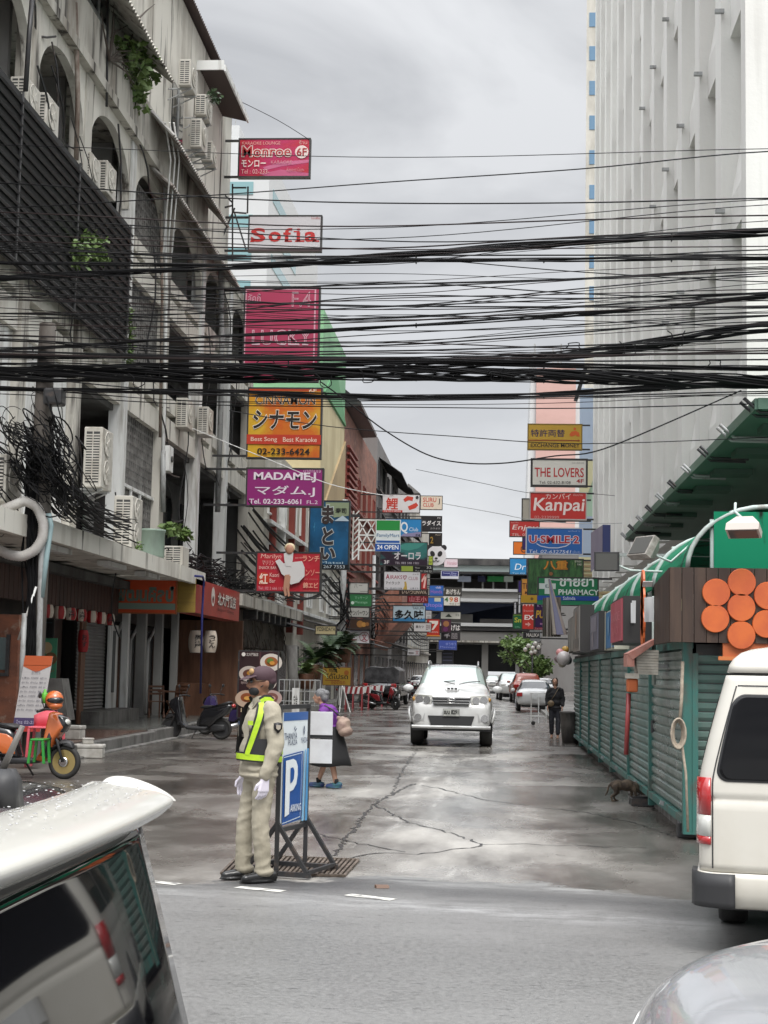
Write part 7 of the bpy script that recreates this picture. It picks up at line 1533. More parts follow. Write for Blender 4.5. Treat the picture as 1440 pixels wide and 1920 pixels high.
# spoiler: wing section swept across the roof edge, droplets on top
g = MB(); g.smooth = True; secs = []
for v in [-1, -.995, -.98, -.94] + [-.9 + .06 * k for k in range(31)] + [.94, .98, .995, 1]:
    y = v * .77; e = abs(v); bow = .012 * e ** 2.6 + .03 * max(0, (e - .93) / .07) ** 2; up = .0; th = .80 - .12 * max(0, (e - .9) / .1) ** 2
    xt = -.035 - bow; zt_ = 1.405 + .006 * e ** 2
    tipz = zt_ + .0
    secs.append([Vector((xt, y, tipz)), Vector((xt - .003, y, tipz + .010 * th)), Vector((xt - .03, y, tipz + .026 * th)), Vector((xt - .08, y, tipz + .042 * th + up)), Vector((xt - .14, y, tipz + .052 * th + up)), Vector((xt - .20, y, tipz + .050 * th)),
                 Vector((xt - .20, y, tipz - .03)), Vector((xt - .16, y, tipz - .045 * th)), Vector((xt - .09, y, tipz - .062 * th)), Vector((xt - .035, y, tipz - .050 * th)), Vector((xt - .006, y, tipz - .014 * th)), Vector((xt - .001, y, tipz - .006))])
g.loft(secs); L_(g, 'spoiler', m_hpaint, hb, sub=1)
# raised ridge along the far end of the spoiler
for sg in (-1, 1):
    g = MB(); g.smooth = True; secs = []
    for x, h_, w_ in ((-.215, .0, .02), (-.21, .016, .03), (-.19, .028, .032), (-.15, .026, .03), (-.10, .018, .026), (-.06, .010, .02), (-.045, .0, .012)):
        zb_ = 1.405 + .006 + .036 * min(1, (-x - .035) / .10) ** .6 if x < -.036 else 1.413
        secs.append([Vector((x, sg * (.738 + q * w_), zb_ + e_ * h_ - .012)) for q, e_ in ((-1, 0), (-.5, .85), (0, 1), (.5, .85), (1, 0), (0, -.3))])
    g.loft(secs); L_(g, 'spoiler_fin', m_hpaint, hb, sub=2)
dm = mat('water_droplet', (.7, .7, .7), .03, spec=.9, trans=.6)
rnd = random.Random(3); g = MB()
for i in range(220):
    v = rnd.uniform(-.5, .9); x = rnd.uniform(-.30, -.07); z = (1.405 + .006 * v * v + (.0413 if x < -.11 else .030 + (-.07 - x) * .24)) if x > -.2 else 1.449 + (-.2 - x) * .1; r = rnd.uniform(.001, .0026); g.ell((x, v * .77, z), (r * 1.4, r * 1.4, r * .5), 6, 4)
o = L_(g, 'droplets', dm, hb); o['kind'] = 'stuff'
p = hl_(on_y(22, 1408, 2.75)); g = MB(); g.tube([p + Vector((.018, 0, .045)), p + Vector((-.016, 0, -.035))], [.005, .007], 10); an = L_(g, 'antenna', mat('dull_grey_plastic', (.13, .12, .11), .5), hb)
q = p + Vector((-.016, 0, -.05)); g = MB(); g.smooth = True; g.loft([[q + Vector((a * sx, b * sx, h)) for a, b in ((-.03, -.02), (.03, -.02), (.03, .02), (-.03, .02))] for h, sx in ((-.05, 1.2), (.0, 1), (.018, .7))]); o = g.build('antenna_base', m_plastic, None); o.parent = an
# things seen inside the glass: brake light strip and sticker
g = MB(); g.obox((hb_x(1.13) - .02, .05, 1.13), (.004, 0, 0), (0, .07, 0), (0, 0, .022)); L_(g, 'brake_light', m_tail, hb)
g = MB(); g.obox((hb_x(1.0) + .002, -.2, 1.0), (-.002, 0, .05), (0, .02, 0), (.001, 0, .0)); L_(g, 'sticker', pm('#5a7a5a'), hb)
for y in (-.72, .72):
    o = thing('wheel', None, None); o.parent = hb; g = MB(); g.lathe([(.19, -.1), (.29, -.1), (.31, -.06), (.31, .06), (.29, .1), (.19, .1)], (-.75, y, .31), 'y', 26); L_(g, 'tyre', m_tyre, o); g = MB(); g.lathe([(.19, .02), (.17, .03), (.001, .03)], (-.75, y, .31), 'y', 20); L_(g, 'rim', m_rim, o)
for y in (-.66, .66): g = MB(); g.smooth = True; g.loft([[Vector((hb_x(z) + .008 - .16 * (abs(y + dy) / HW) ** 3.2, y + dy, z)) for dy in (-.12, 0, .12)] + [Vector((hb_x(z) - .2, y, z))] for z in (.64, .72, .8)]); L_(g, 'tail_light', m_tail, hb)
# ---- silver car nose at the lower right, heading left
XN = .245
sv = thing('silver_car', 'silver car bonnet poking in at the lower right corner', 'car', (XN, 3.13, .07))
def sv_ring(z, nose, w, r=.45):
    pts = []
    for k in range(17):
        a = -math.pi / 2 + math.pi * k / 16; pts.append((nose + r * (1 - math.cos(a) ** .7), w * math.copysign(abs(math.sin(a)) ** .8, math.sin(a))))
    pts += [(nose + 1.2, w), (nose + 2.6, w * .99), (nose + 2.6, -w * .99), (nose + 1.2, -w)]
    return [Vector((x, y, z + (.085 * min(1, max(0, (x - nose) / 1.3)) + .150) * min(1, max(0, (z - .5) / .2)))) for x, y in pts]
g = MB(); g.smooth = True
g.loft([sv_ring(z, n_, w_) for z, n_, w_ in ((.22, .06, .70), (.35, .0, .78), (.55, .0, .82), (.68, .02, .83), (.76, .06, .82), (.815, .12, .79), (.85, .20, .74), (.875, .32, .66), (.893, .48, .54), (.90, .7, .36))]); L_(g, 'body', m_silver, sv, sub=1)
g = MB(); g.smooth = True; rows = []
for k in range(9):
    a = math.radians(22 + 52 * k / 8); x = .045 + .45 * (1 - math.cos(a) ** .7); y = .835 * abs(math.sin(a)) ** .8
    rows.append([Vector((x - .01, y + .012, .76)), Vector((x - .014, y + .018, .83)), Vector((x + .012 + .01 * k, y + .0, .89 + .006 * k)), Vector((x + .05, y - .04, .83))])
g.loft(rows); L_(g, 'headlight', m_lens, sv)
for y in (-.7, .7):
    o = thing('wheel', None, None); o.parent = sv; g = MB(); g.lathe([(.19, -.1), (.29, -.1), (.31, -.06), (.31, .06), (.29, .1), (.19, .1)], (.85, y, .31), 'y', 26); L_(g, 'tyre', m_tyre, o); g = MB(); g.lathe([(.19, .02), (.17, .03), (.001, .03)], (.85, y, .31), 'y', 20); L_(g, 'rim', m_rim, o)
g = MB(); g.smooth = True; g.loft([[Vector((x, y, z)) for y in (-w_, -w_ * .5, 0, w_ * .5, w_)] + [Vector((x + .3, w_, z - .1)), Vector((x + .3, -w_, z - .1))] for x, z, w_ in ((1.35, .98, .70), (1.8, 1.22, .62), (2.1, 1.36, .56))]); L_(g, 'windscreen', m_glass, sv)
# ================================================================ motorbikes
m_gold = mat('gold_alloy', (.50, .38, .16), .3, metal=.8); m_orangep = mat('orange_bike_paint', (.55, .13, .03), .25, coat=.6); m_mred = mat('red_bike_paint', (.22, .02, .025), .25, coat=.5); m_seat = mat('black_seat', (.02, .02, .021), .5)
def bike(name, label, loc, rz, paint, rim, wr=.255, wb=1.24, step=True, grp=None):
    """motor scooter, nose towards local +x"""
    t = thing(name, label, 'motorbike', loc, rz, grp); hx = wb / 2
    for x in (hx, -hx):
        o = thing('wheel', None, None); o.parent = t
        g = MB(); n = 28
        g.tube([(x + (wr - .042) * math.cos(q), 0, wr + (wr - .042) * math.sin(q)) for q in [2 * math.pi * k / n for k in range(n)]], .045, 8, closed=True); L_(g, 'tyre', m_tyre, o)
        g = MB(); g.lathe([(wr - .075, -.03), (wr - .06, -.03), (wr - .06, .03), (wr - .075, .03)], (x, 0, wr), 'y', 28); g.cyl((x, -.05, wr), (x, .05, wr), .045, 12)
        for k in range(5):
            a = 2 * math.pi * k / 5 + .3; g.tube([(x, 0, wr), (x + .5 * (wr - .07) * math.cos(a + .25), 0, wr + .5 * (wr - .07) * math.sin(a + .25)), (x + (wr - .068) * math.cos(a), 0, wr + (wr - .068) * math.sin(a))], [.016, .014, .012], 6)
            g.tube([(x, 0, wr), (x + .55 * (wr - .07) * math.cos(a + .55), 0, wr + .55 * (wr - .07) * math.sin(a + .55)), (x + (wr - .068) * math.cos(a + .42), 0, wr + (wr - .068) * math.sin(a + .42))], [.014, .012, .010], 6)
        L_(g, 'rim', rim, o)
        g = MB(); g.lathe([(.05, -.004), (.075, -.004), (.075, .004), (.05, .004)], (x, -.06, wr), 'y', 22); L_(g, 'brake_disc', m_chrome, o)
    for s in (-1, 1): g = MB(); g.tube([(hx, s * .075, wr), (hx - .10, s * .075, wr + .30), (hx - .2, s * .05, .72)], [.02, .024, .024], 8); L_(g, 'fork', m_dkmetal, t)
    def wide(pts, w, ma, nm, bev=.02, taper=.75):
        g = MB(); n = len(pts); cx = sum(p[0] for p in pts) / n; cz = sum(p[1] for p in pts) / n
        rg_ = [[Vector((cx + (x - cx) * f_, y, cz + (z - cz) * f_)) for x, z in pts] for y, f_ in ((-w, taper), (-w * .75, .97), (0, 1.0), (w * .75, .97), (w, taper))]
        g.smooth = True; g.loft(rg_); return L_(g, nm, ma, t, bevel=bev)
    wide([(hx + .12, wr + .30), (hx - .02, wr + .34), (hx - .24, wr + .2), (hx - .26, wr + .12), (hx - .06, wr + .26), (hx + .16, wr + .2)], .07, m_plastic, 'front_mudguard')
    wide([(hx + .02, .78), (hx - .10, .98), (hx - .22, 1.0), (hx - .26, .8), (hx - .34, .35), (hx - .42, .26), (hx - .30, .24), (hx - .20, .40), (hx - .12, .60)], .17, paint, 'front_apron')
    wide([(hx + .05, .80), (hx + .0, .92), (hx - .12, .97), (hx - .16, .75), (hx - .02, .68)], .13, m_blackp, 'nose_cowl'); g = MB(); g.ell((hx + .01, 0, .84), (.05, .10, .05)); L_(g, 'headlight', m_lens, t)
    wide([(hx - .34, .30), (hx - .42, .22), (-.28, .20), (-.34, .30)], .16, m_plastic, 'floorboard')
    wide([(-.06, .30), (-.14, .62), (-.20, .72), (-.85, .86), (-.92, .80), (-.80, .62), (-.55, .46), (-.40, .30)], .15, m_blackp, 'rear_body')
    wide([(-.10, .34), (-.16, .60), (-.24, .66), (-.62, .70), (-.80, .74), (-.60, .56), (-.40, .42), (-.30, .34)], .158, paint, 'side_panel', .015, .9)
    wide([(hx - .21, .30), (hx - .14, .62), (hx - .19, .72), (hx - .27, .5), (hx - .33, .33)], .178, m_blackp, 'leg_shield_trim', .01, .9)
    wide([(-.08, .74), (-.2, .80), (-.5, .80), (-.84, .92), (-.9, .88), (-.8, .82), (-.2, .71)], .14, m_seat, 'seat', .02)
    g = MB(); g.ell((-.92, 0, .80), (.05, .09, .05)); L_(g, 'tail_light', m_tail, t)
    wide([(-hx + .25, .16), (-hx + .3, .36), (-hx - .1, .36), (-hx - .12, .22)], .10, m_dkmetal, 'engine')
    g = MB(); g.tube([(-hx + .3, -.15, .22), (-hx - .05, -.17, .28), (-hx - .36, -.17, .36)], [.03, .055, .05], 10); L_(g, 'exhaust', m_rim, t)
    g = MB(); g.tube([(hx - .30, -.34, 1.0), (hx - .26, -.2, 1.03), (hx - .22, 0, 1.02), (hx - .26, .2, 1.03), (hx - .30, .34, 1.0)], .016, 8); hb_ = L_(g, 'handlebar', m_dkmetal, t)
    for s in (-1, 1):
        g = MB(); g.cyl((hx - .31, s * .36, 1.0), (hx - .275, s * .23, 1.025), .021, 10); o = g.build('grip', m_seat, None); o.parent = hb_
        g = MB(); g.tube([(hx - .26, s * .22, 1.03), (hx - .28, s * .30, 1.2)], .008, 6); g.ell((hx - .29, s * .33, 1.24), (.015, .065, .045)); L_(g, 'mirror', m_dkmetal, t)
    g = MB(); g.bar((-.05, .12, .22), (.02, .26, .02), .02); L_(g, 'side_stand', m_dkmetal, t)
    return t
p = on_z(121, 1460); bo = bike('motor_scooter', 'orange and black scooter with gold wheels parked at the corner', (p.x - .60, p.y - .02, 0), -.12, m_orangep, m_gold)
p = on_z(342, 1380); bike('motor_scooter', 'black scooter parked with its nose to the left before the red box sign', (p.x + .60, 36.6, 0), math.pi - .15, m_blackp, m_plastic, .255, 1.26)
p = on_y(395, 1372, 38.6); bike('motor_scooter', 'dark purple motorbike standing behind the black scooter', (p.x + .35, 38.9, 0), math.pi - .35, mat('purple_bike_paint', (.05, .035, .12), .2, coat=.6), m_rim)
p = on_y(720, 1296, 69); bike('motor_scooter', 'red motorbike parked by the striped barriers at the left kerb', (p.x, 69, 0), -.5, m_mred, m_plastic)
p = on_y(690, 1300, 72); bike('motor_scooter', 'dark motorbike half hidden behind the striped barriers', (p.x - .6, 71.5, 0), .6, m_blackp, m_plastic)
for i, (px, Y) in enumerate(((762, 96), (772, 100), (779, 104))): p = on_y(px, 1290, Y); bike('motor_scooter', ('motorbike parked just beyond the black truck', 'second motorbike beyond the black truck', 'third motorbike beyond the black truck, nearest the big white four-wheel drive')[i], (p.x, Y, 0), -1.2, (m_blackp, m_mred, m_rim)[i], m_plastic)
# helmet, stacked plastic seats on the orange scooter
hc = on_y(102, 1312, 22.5); t = thing('helmet', 'orange and black full face helmet hung on the orange scooter mirror', 'helmet', tuple(hc))
g = MB(); g.ell(hc, (.135, .12, .135), 20, 14); L_(g, 'shell', m_orangep, t).matrix_parent_inverse = Matrix.Translation(-hc)
g = MB(); g.ell(hc + Vector((.012, -.02, -.005)), (.130, .112, .075), 20, 12); L_(g, 'visor', m_blackp, t).matrix_parent_inverse = Matrix.Translation(-hc)
g = MB(); g.ell(hc + Vector((.02, -.01, -.085)), (.11, .10, .06), 16, 10); L_(g, 'chin_guard', m_orangep, t).matrix_parent_inverse = Matrix.Translation(-hc)
def stool(label, px0, px1, y0, y1, Y, cc, back=False):
    ma = mat('plastic_' + cc[1:], cc, .35); A, B = on_y(px0, y0, Y), on_y(px1, y1, Y); t = thing('plastic_chair', label, 'chair', (A.x, Y, B.z)); w = B.x - A.x
    g = MB(); g.box(A.x, B.x, Y, Y + .32, A.z - .03, A.z); P(g, 'seat', ma, t, bevel=.012)
    for dx in (0, w - .035):
        for dy in (0, .285): g = MB(); g.loft([[Vector((A.x + dx + q + (.03 if dx else -.03) * k, Y + dy + r_, z)) for q, r_ in ((0, 0), (.035, 0), (.035, .035), (0, .035))] for k, z in ((0, A.z - .03), (1, B.z))]); P(g, 'leg', ma, t)
    if back: g = MB(); g.smooth = True; g.loft([[Vector((A.x + w * u, Y + .30, z)) for z in (A.z, A.z + .16 + .08 * math.sin(math.pi * u))] + [Vector((A.x + w * u, Y + .33, z)) for z in (A.z + .16 + .08 * math.sin(math.pi * u), A.z)] for u in [k / 8 for k in range(9)]]); P(g, 'backrest', ma, t)
stool('coral pink plastic chair standing behind the orange scooter', 52, 108, 1362, 1440, 23.1, '#d4606c', True); stool('bright green plastic stool beside the coral pink chair', 56, 80, 1385, 1432, 22.35, '#2c8a36')
t = thing('folded_umbrella', 'bright green bottle hung at the side of the price banner', 'bottle', tuple(on_y(84, 1300, 24))); c = on_y(84, 1308, 24); g = MB(); g.lathe([(.001, -.09), (.05, -.09), (.05, .06), (.025, .09), (.02, .13), (.001, .13)], c, 'z', 14); P(g, 'body', pm('#5fae3a'), t)
t['category'] = 'bottle'; t.name = 'green_bottle'
# barriers
m_bred = pm('#8a2028')
for i in range(4):
    px = 664 + i * 13; Y = 66 + i * 3; p = on_y(px, 1300, Y); t = thing('barrier', ('red and white striped barrier nearest the yellow stand sign', 'second red and white striped barrier from the yellow stand sign', 'third red and white striped barrier along the left kerb', 'farthest red and white striped barrier by the black truck')[i], 'barrier', (p.x, Y, 0), 0, 'striped barriers along the left kerb'); x = p.x
    for s in (-.35, .35): g = MB(); g.bar((x + s, Y - .3, 0), (x + s, Y, .95), .05); L_(g, 'leg', m_bred, t).matrix_parent_inverse = Matrix.Translation(-Vector((p.x, Y, 0))); g = MB(); g.bar((x + s, Y + .3, 0), (x + s, Y, .95), .05); L_(g, 'leg', m_bred, t).matrix_parent_inverse = Matrix.Translation(-Vector((p.x, Y, 0)))
    g = MB()
    for k in range(8): g.cur = k % 2; g.prism([(x - .42 + .105 * k, Y - .03, .70), (x - .42 + .105 * (k + 1), Y - .03, .70), (x - .36 + .105 * (k + 1), Y - .03, 1.0), (x - .36 + .105 * k, Y - .03, 1.0)], (0, .04, 0))
    L_(g, 'striped_board', [m_bred, m_white], t).matrix_parent_inverse = Matrix.Translation(-Vector((p.x, Y, 0)))
t = thing('barrier', 'white metal crowd barrier on wheels beside the woman in black', 'barrier', (on_y(1010, 1320, 52).x, 52, 0)); x = t.location.x
for a in (-.25, .0, .25): g = MB(); g.bar((x + a, 52, .06), (x + a, 52, 1.05), .035); P(g, 'bar', m_white, t)
g = MB(); g.bar((x - .28, 52, 1.05), (x + .28, 52, 1.05), .04); P(g, 'rail', m_white, t); g = MB(); g.bar((x - .28, 52, .3), (x + .28, 52, .3), .04); P(g, 'rail', m_white, t)
g = MB(); g.lathe([(.05, -.02), (.07, -.02), (.07, .02), (.05, .02)], (x - .18, 51.9, .07), 'y', 14); P(g, 'wheel', m_tyre, t)
# far right trees and globe lamps
m_bark = mat('bark', (.09, .075, .06), .9)
def tree(label, base, h, cr, seed, n=900, size=.42, ma=m_leaf):
    rnd = random.Random(seed); t = thing('street_tree', label, 'tree', base); g = MB(); b_ = Vector(base); g.tube([b_, b_ + Vector((.1, 0, h * .4)), b_ + Vector((0, .1, h * .75))], [.2, .15, .08], 10)
    for i in range(7): a = rnd.uniform(0, 6.28); g.tube([b_ + Vector((.05, 0, h * .45)), b_ + Vector((cr * .4 * math.cos(a), cr * .4 * math.sin(a), h * .65)), b_ + Vector((cr * .8 * math.cos(a), cr * .8 * math.sin(a), h * rnd.uniform(.7, .95)))], [.09, .06, .02], 6)
    P(g, 'trunk', m_bark, t); g = MB()
    for i in range(14): a = rnd.uniform(0, 6.28); r = cr * rnd.uniform(.2, .75); foliage(g, b_ + Vector((r * math.cos(a), r * math.sin(a), h * rnd.uniform(.62, .95))), (cr * .42, cr * .42, cr * .32), n // 14, size, rnd)
    P(g, 'crown', ma, t, fix=False)
p = on_y(975, 1262, 130); tree('leafy street tree behind the globe lamps at the end of the right row', (p.x, 130, 0), 4.8, 1.8, 31); p = on_y(1000, 1262, 112); tree('bushy green tree at the foot of the black board with white capitals', (p.x + .4, 112, 0), 3.0, 1.3, 32)
t = thing('globe_lamp', 'cluster of white globe lamps on a dark post before the trees', 'street lamp', (on_y(998, 1262, 95).x, 95, 0)); x = t.location.x
g = MB(); g.cyl((x, 95, 0), (x, 95, 2.9), .06, 10); P(g, 'post', m_dkmetal, t)
for (px, py) in ((985, 1218), (991, 1211), (999, 1215), (1004, 1207), (1003, 1222), (1010, 1214), (996, 1224)):
    q = on_y(px, py, 95); g = MB(); g.ell(q, .14, 16, 10); P(g, 'globe', pm('#d2cfc9'), t); g = MB(); g.tube([(x, 95, q.z - .5), (q.x, 95, q.z - .3), (q.x, 95, q.z - .12)], .02, 5); P(g, 'arm', m_dkmetal, t)
# ================================================================ people, the cat, the parking sign
def prims_mesh(pr, T):
    g = MB()
    for p in pr:
        if p[0] == 'c':
            a, b_, r1, r2 = Vector(p[1]), Vector(p[2]), p[3], p[4]; d = (b_ - a); L = d.length or 1e-4; d /= L
            n = 7; path = [a - d * r1 * .98] + [a - d * r1 * math.cos(q) for q in (.35, .7, 1.1)] + [a.lerp(b_, t) for t in (0, .25, .5, .75, 1)] + [b_ + d * r2 * math.cos(q) for q in (1.1, .7, .35)] + [b_ + d * r2 * .98]
            rad = [r1 * .12] + [r1 * math.sin(q) for q in (.35, .7, 1.1)] + [r1 + (r2 - r1) * t for t in (0, .25, .5, .75, 1)] + [r2 * math.sin(q) for q in (1.1, .7, .35)] + [r2 * .12]
            g.tube([T(v) for v in path], rad, 14)
        elif p[0] == 'e':
            c, r = Vector(p[1]), p[2]; M0 = p[3] if len(p) > 3 else Matrix.Identity(3)
            q = MB(); q.ell((0, 0, 0), r, 18, 12); off = len(g.v); g.v += [tuple(T(c + M0 @ Vector(v))) for v in q.v]; g.f += [tuple(i + off for i in f) for f in q.f]; g.mi += q.mi; g.sm += q.sm
    return g
def blob(nm, pr, ma, root, vox=.012, sm=6, T=lambda v: Vector(v), parent=None, fold=0.0):
    o = prims_mesh(pr, T).build(nm, ma); bake(o, remesh=vox, smooth=sm); o.parent = parent or root
    if fold:      # creases in the cloth
        me = o.data; co = [v.co.copy() for v in me.vertices]; nr = [v.normal.copy() for v in me.vertices]
        for i, (c, n) in enumerate(zip(co, nr)):
            a = mnoise.noise(Vector((c.x * 7 + c.z * 5, c.y * 7 - c.z * 3, c.z * 10))); b_ = mnoise.noise(Vector((c.x * 16 - c.z * 9, c.y * 14, c.z * 15 + 7)))
            me.vertices[i].co = c + n * fold * ((1 - 2 * abs(a)) * .9 + .4 * b_ - .45)
    return o
def hand(side, w, d, palm, thumb, s=1.0):
    """prims of a relaxed hand: wrist w, pointing d, palm normal, thumb side"""
    w, d, palm, thumb = Vector(w), Vector(d).normalized(), Vector(palm).normalized(), Vector(thumb).normalized(); pr = []
    k = w + d * .085 * s
    for i, (o_, l) in enumerate(((.030, .072), (.010, .080), (-.010, .075), (-.029, .060))):
        r0 = k + thumb * o_ * s; pr.append(('c', w + thumb * o_ * .55 * s, r0, .017 * s, .0145 * s))
        m1 = r0 + (d + palm * .25).normalized() * l * .45 * s; m2 = m1 + (d + palm * .9).normalized() * l * .33 * s; m3 = m2 + (d * .5 + palm).normalized() * l * .22 * s
        pr += [('c', r0, m1, .0105 * s, .0095 * s), ('c', m1, m2, .0095 * s, .009 * s), ('c', m2, m3, .009 * s, .0075 * s)]
    t0 = w + d * .025 * s + thumb * .024 * s; t1 = t0 + (d * .7 + thumb * .75 + palm * .3).normalized() * .042 * s; t2 = t1 + (d + thumb * .15 + palm * .35).normalized() * .032 * s
    pr += [('c', t0, t1, .014 * s, .0115 * s), ('c', t1, t2, .011 * s, .009 * s)]
    return pr
m_skin = mat('brown_skin', (.25, .125, .075), .5, col2=(.21, .10, .06), scale=(12, 12, 12)); m_skinl = mat('light_skin', (.46, .27, .19), .5, col2=(.40, .22, .15), scale=(12, 12, 12))
m_khaki = mat('khaki_cloth', (.40, .365, .285), .85, col2=(.34, .305, .235), scale=(7, 7, 3), lo=.42, hi=.6, bump=.35, bscale=14); m_khakit = mat('khaki_trousers', (.37, .335, .26), .85, col2=(.30, .27, .205), scale=(6, 6, 3), lo=.42, hi=.6, bump=.4, bscale=11)
m_neon = mat('neon_yellow', (.45, .66, .02), .5, col2=(.36, .55, .03), scale=(9, 9, 9), bump=.2, bscale=40); m_mesh = mat('black_mesh_cloth', (.022, .022, .024), .8); m_cap = mat('maroon_cap_cloth', (.055, .026, .034), .75); m_glove = mat('white_glove', (.66, .62, .70), .8); m_shoe = mat('black_leather', (.012, .012, .012), .25); m_hair = mat('black_hair', (.016, .014, .013), .5)
# ---- the guard
gp_ = on_z(482, 1652); FZ = math.atan2(-.50, -.866)
gd = thing('person', 'guard in khaki uniform, neon yellow vest straps, dark cap and white gloves', 'person', (gp_.x, gp_.y, 0), FZ)
blob('body', [('e', (.0, 0, 1.20), (.10, .15, .18)), ('e', (0, 0, .98), (.10, .14, .14)), ('c', (0, -.13, 1.36), (0, .13, 1.36), .055, .055), ('c', (-.01, 0, 1.36), (.012, 0, 1.50), .056, .052),
    ('e', (.008, 0, 1.595), (.097, .077, .108)), ('e', (.045, 0, 1.535), (.068, .060, .070)), ('c', (.045, 0, 1.49), (.075, 0, 1.485), .034, .026), ('c', (.100, 0, 1.60), (.125, 0, 1.562), .011, .019), ('e', (.088, .03, 1.613), (.02, .025, .014)), ('e', (.088, -.03, 1.613), (.02, .025, .014)), ('e', (.102, 0, 1.522), (.014, .026, .010)),
    ('e', (-.008, .079, 1.578), (.020, .011, .034)), ('e', (-.008, -.079, 1.578), (.020, .011, .034)),
    ('c', (-.01, .19, 1.36), (-.03, .235, 1.10), .045, .038), ('c', (-.03, .235, 1.10), (.045, .225, .85), .038, .028), ('c', (-.01, -.19, 1.36), (-.03, -.235, 1.10), .045, .038), ('c', (-.03, -.235, 1.10), (.045, -.225, .85), .038, .028),
    ('c', (0, .09, .90), (.02, .105, .48), .075, .05), ('c', (.02, .105, .48), (-.01, .11, .09), .05, .035), ('c', (.0, -.09, .90), (.05, -.105, .48), .075, .05), ('c', (.05, -.105, .48), (.07, -.11, .09), .05, .035)], m_skin, gd, .0095, 4)
blob('trousers', [('e', (0, 0, .86), (.135, .168, .12)), ('c', (.0, .086, .83), (.025, .102, .47), .094, .071), ('c', (.025, .102, .47), (-.005, .110, .115), .071, .064), ('e', (-.012, .11, .085), (.082, .076, .045)), 
    ('c', (.0, -.086, .83), (.075, -.102, .47), .094, .071), ('c', (.075, -.102, .47), (.085, -.110, .115), .071, .064), ('e', (.070, -.11, .085), (.082, .076, .045)), ('e', (.07, -.108, .2), (.07, .072, .025))], m_khakit, gd, .010, 2, fold=.009)
blob('jacket', [('e', (.008, 0, 1.22), (.142, .192, .19)), ('e', (.022, 0, 1.04), (.150, .182, .17)), ('e', (.012, 0, .90), (.152, .186, .07)), ('e', (.012, 0, .845), (.156, .192, .035)), ('c', (-.012, -.15, 1.375), (-.012, .15, 1.375), .066, .066), ('c', (-.01, 0, 1.40), (.01, 0, 1.445), .078, .068),
    ('c', (-.012, .185, 1.36), (-.035, .245, 1.10), .079, .066), ('c', (-.035, .245, 1.10), (.045, .232, .86), .066, .050), 
    ('c', (-.012, -.185, 1.36), (-.035, -.245, 1.10), .079, .066), ('c', (-.035, -.245, 1.10), (.045, -.232, .86), .066, .050), ('e', (-.02, -.243, 1.15), (.068, .068, .03))], m_khaki, gd, .010, 2, fold=.010)
gl = blob('glove', hand(1, (.048, .232, .83), (.12, .0, -1), (.15, -1, 0), (1, .15, 0), 1.12), m_glove, gd, .0042, 2); gl2 = blob('glove', hand(-1, (.048, -.232, .83), (.12, .0, -1), (.15, 1, 0), (1, -.15, 0), 1.12), m_glove, gd, .0042, 2)
blob('cap', [('e', (-.004, 0, 1.635), (.112, .092, .088)), ('e', (-.045, 0, 1.60), (.072, .084, .05))], m_cap, gd, .008, 2)
g = MB(); g.smooth = True; g.loft([[Vector((.085 + .115 * math.sin(q) * f_, .088 * math.cos(q) * (1 if f_ > .5 else .98), 1.640 - .035 * f_ * math.sin(q) + dz)) for q in [math.pi * k / 12 for k in range(13)]] for f_, dz in ((0, .006), (.5, .006), (1, .0), (1, -.006), (.5, -.004), (0, -.006))], close=False); L_(g, 'cap_brim', m_cap, gd, sub=1)
g = MB(); g.ell((.098, .0, 1.672), (.02, .035, .028)); L_(g, 'cap_badge', pm('#a8885c'), gd)
blob('hair', [('e', (-.035, 0, 1.575), (.066, .077, .06))], m_hair, gd, .008, 2)
blob('face_mask', [('e', (.064, 0, 1.522), (.052, .060, .050)), ('e', (.088, 0, 1.545), (.028, .028, .026)), ('c', (.04, .066, 1.55), (-.005, .078, 1.585), .006, .004), ('c', (.04, -.066, 1.55), (-.005, -.078, 1.585), .006, .004)], mat('black_mask', (.012, .012, .014), .7), gd, .006, 2)
g = MB(); g.tube([(.0, .082, 1.603), (.10, .062, 1.598), (.122, .0, 1.60), (.10, -.062, 1.598), (.0, -.082, 1.603)], .004, 6)
L_(g, 'spectacles', mat('spectacle_frame', (.10, .06, .03), .3), gd)
for sg in (-1, 1): g = MB(); g.ell((.112, sg * .034, 1.595), (.010, .026, .015)); L_(g, 'spectacle_lens', m_glass, gd)
for sg, dx in ((1, -.012), (-1, .068)):
    blob('shoe', [('c', (dx - .075, sg * .11, .055), (dx + .02, sg * .112, .058), .046, .048), ('c', (dx + .02, sg * .112, .05), (dx + .16, sg * .122, .038), .047, .036), ('e', (dx + .05, sg * .115, .016), (.165, .05, .016))], m_shoe, gd, .008, 3)
# vest: bands lying just over the jacket
def tz(z):
    ks = [(.80, .168, .205), (.90, .170, .206), (1.04, .174, .200), (1.22, .160, .208), (1.32, .140, .20), (1.40, .112, .165), (1.44, .09, .11)]
    for (z0, a0, b0), (z1, a1, b1) in zip(ks, ks[1:]):
        if z <= z1: u = max(0, (z - z0) / (z1 - z0)); return a0 + (a1 - a0) * u, b0 + (b1 - b0) * u
    return ks[-1][1:]
def vs(th, z, off): a, b_ = tz(z); return Vector((.012 + (a + off) * math.cos(th), (b_ + off) * math.sin(th), z))
def band(pts, wd, off, ma, nm):
    """strip along (angle, height) points with width given in metres"""
    g = MB(); g.smooth = True; rows = []
    for i, (th, z) in enumerate(pts):
        a = pts[max(i - 1, 0)]; c = pts[min(i + 1, len(pts) - 1)]; p = vs(th, z, off); d = vs(c[0], c[1], off) - vs(a[0], a[1], off); d.normalize()
        n = Vector((math.cos(th), math.sin(th), 0)); s = d.cross(n).normalized() * wd / 2
        rows.append([p - s, p + s])
    g.loft(rows, close=False); return L_(g, nm, ma, gd)
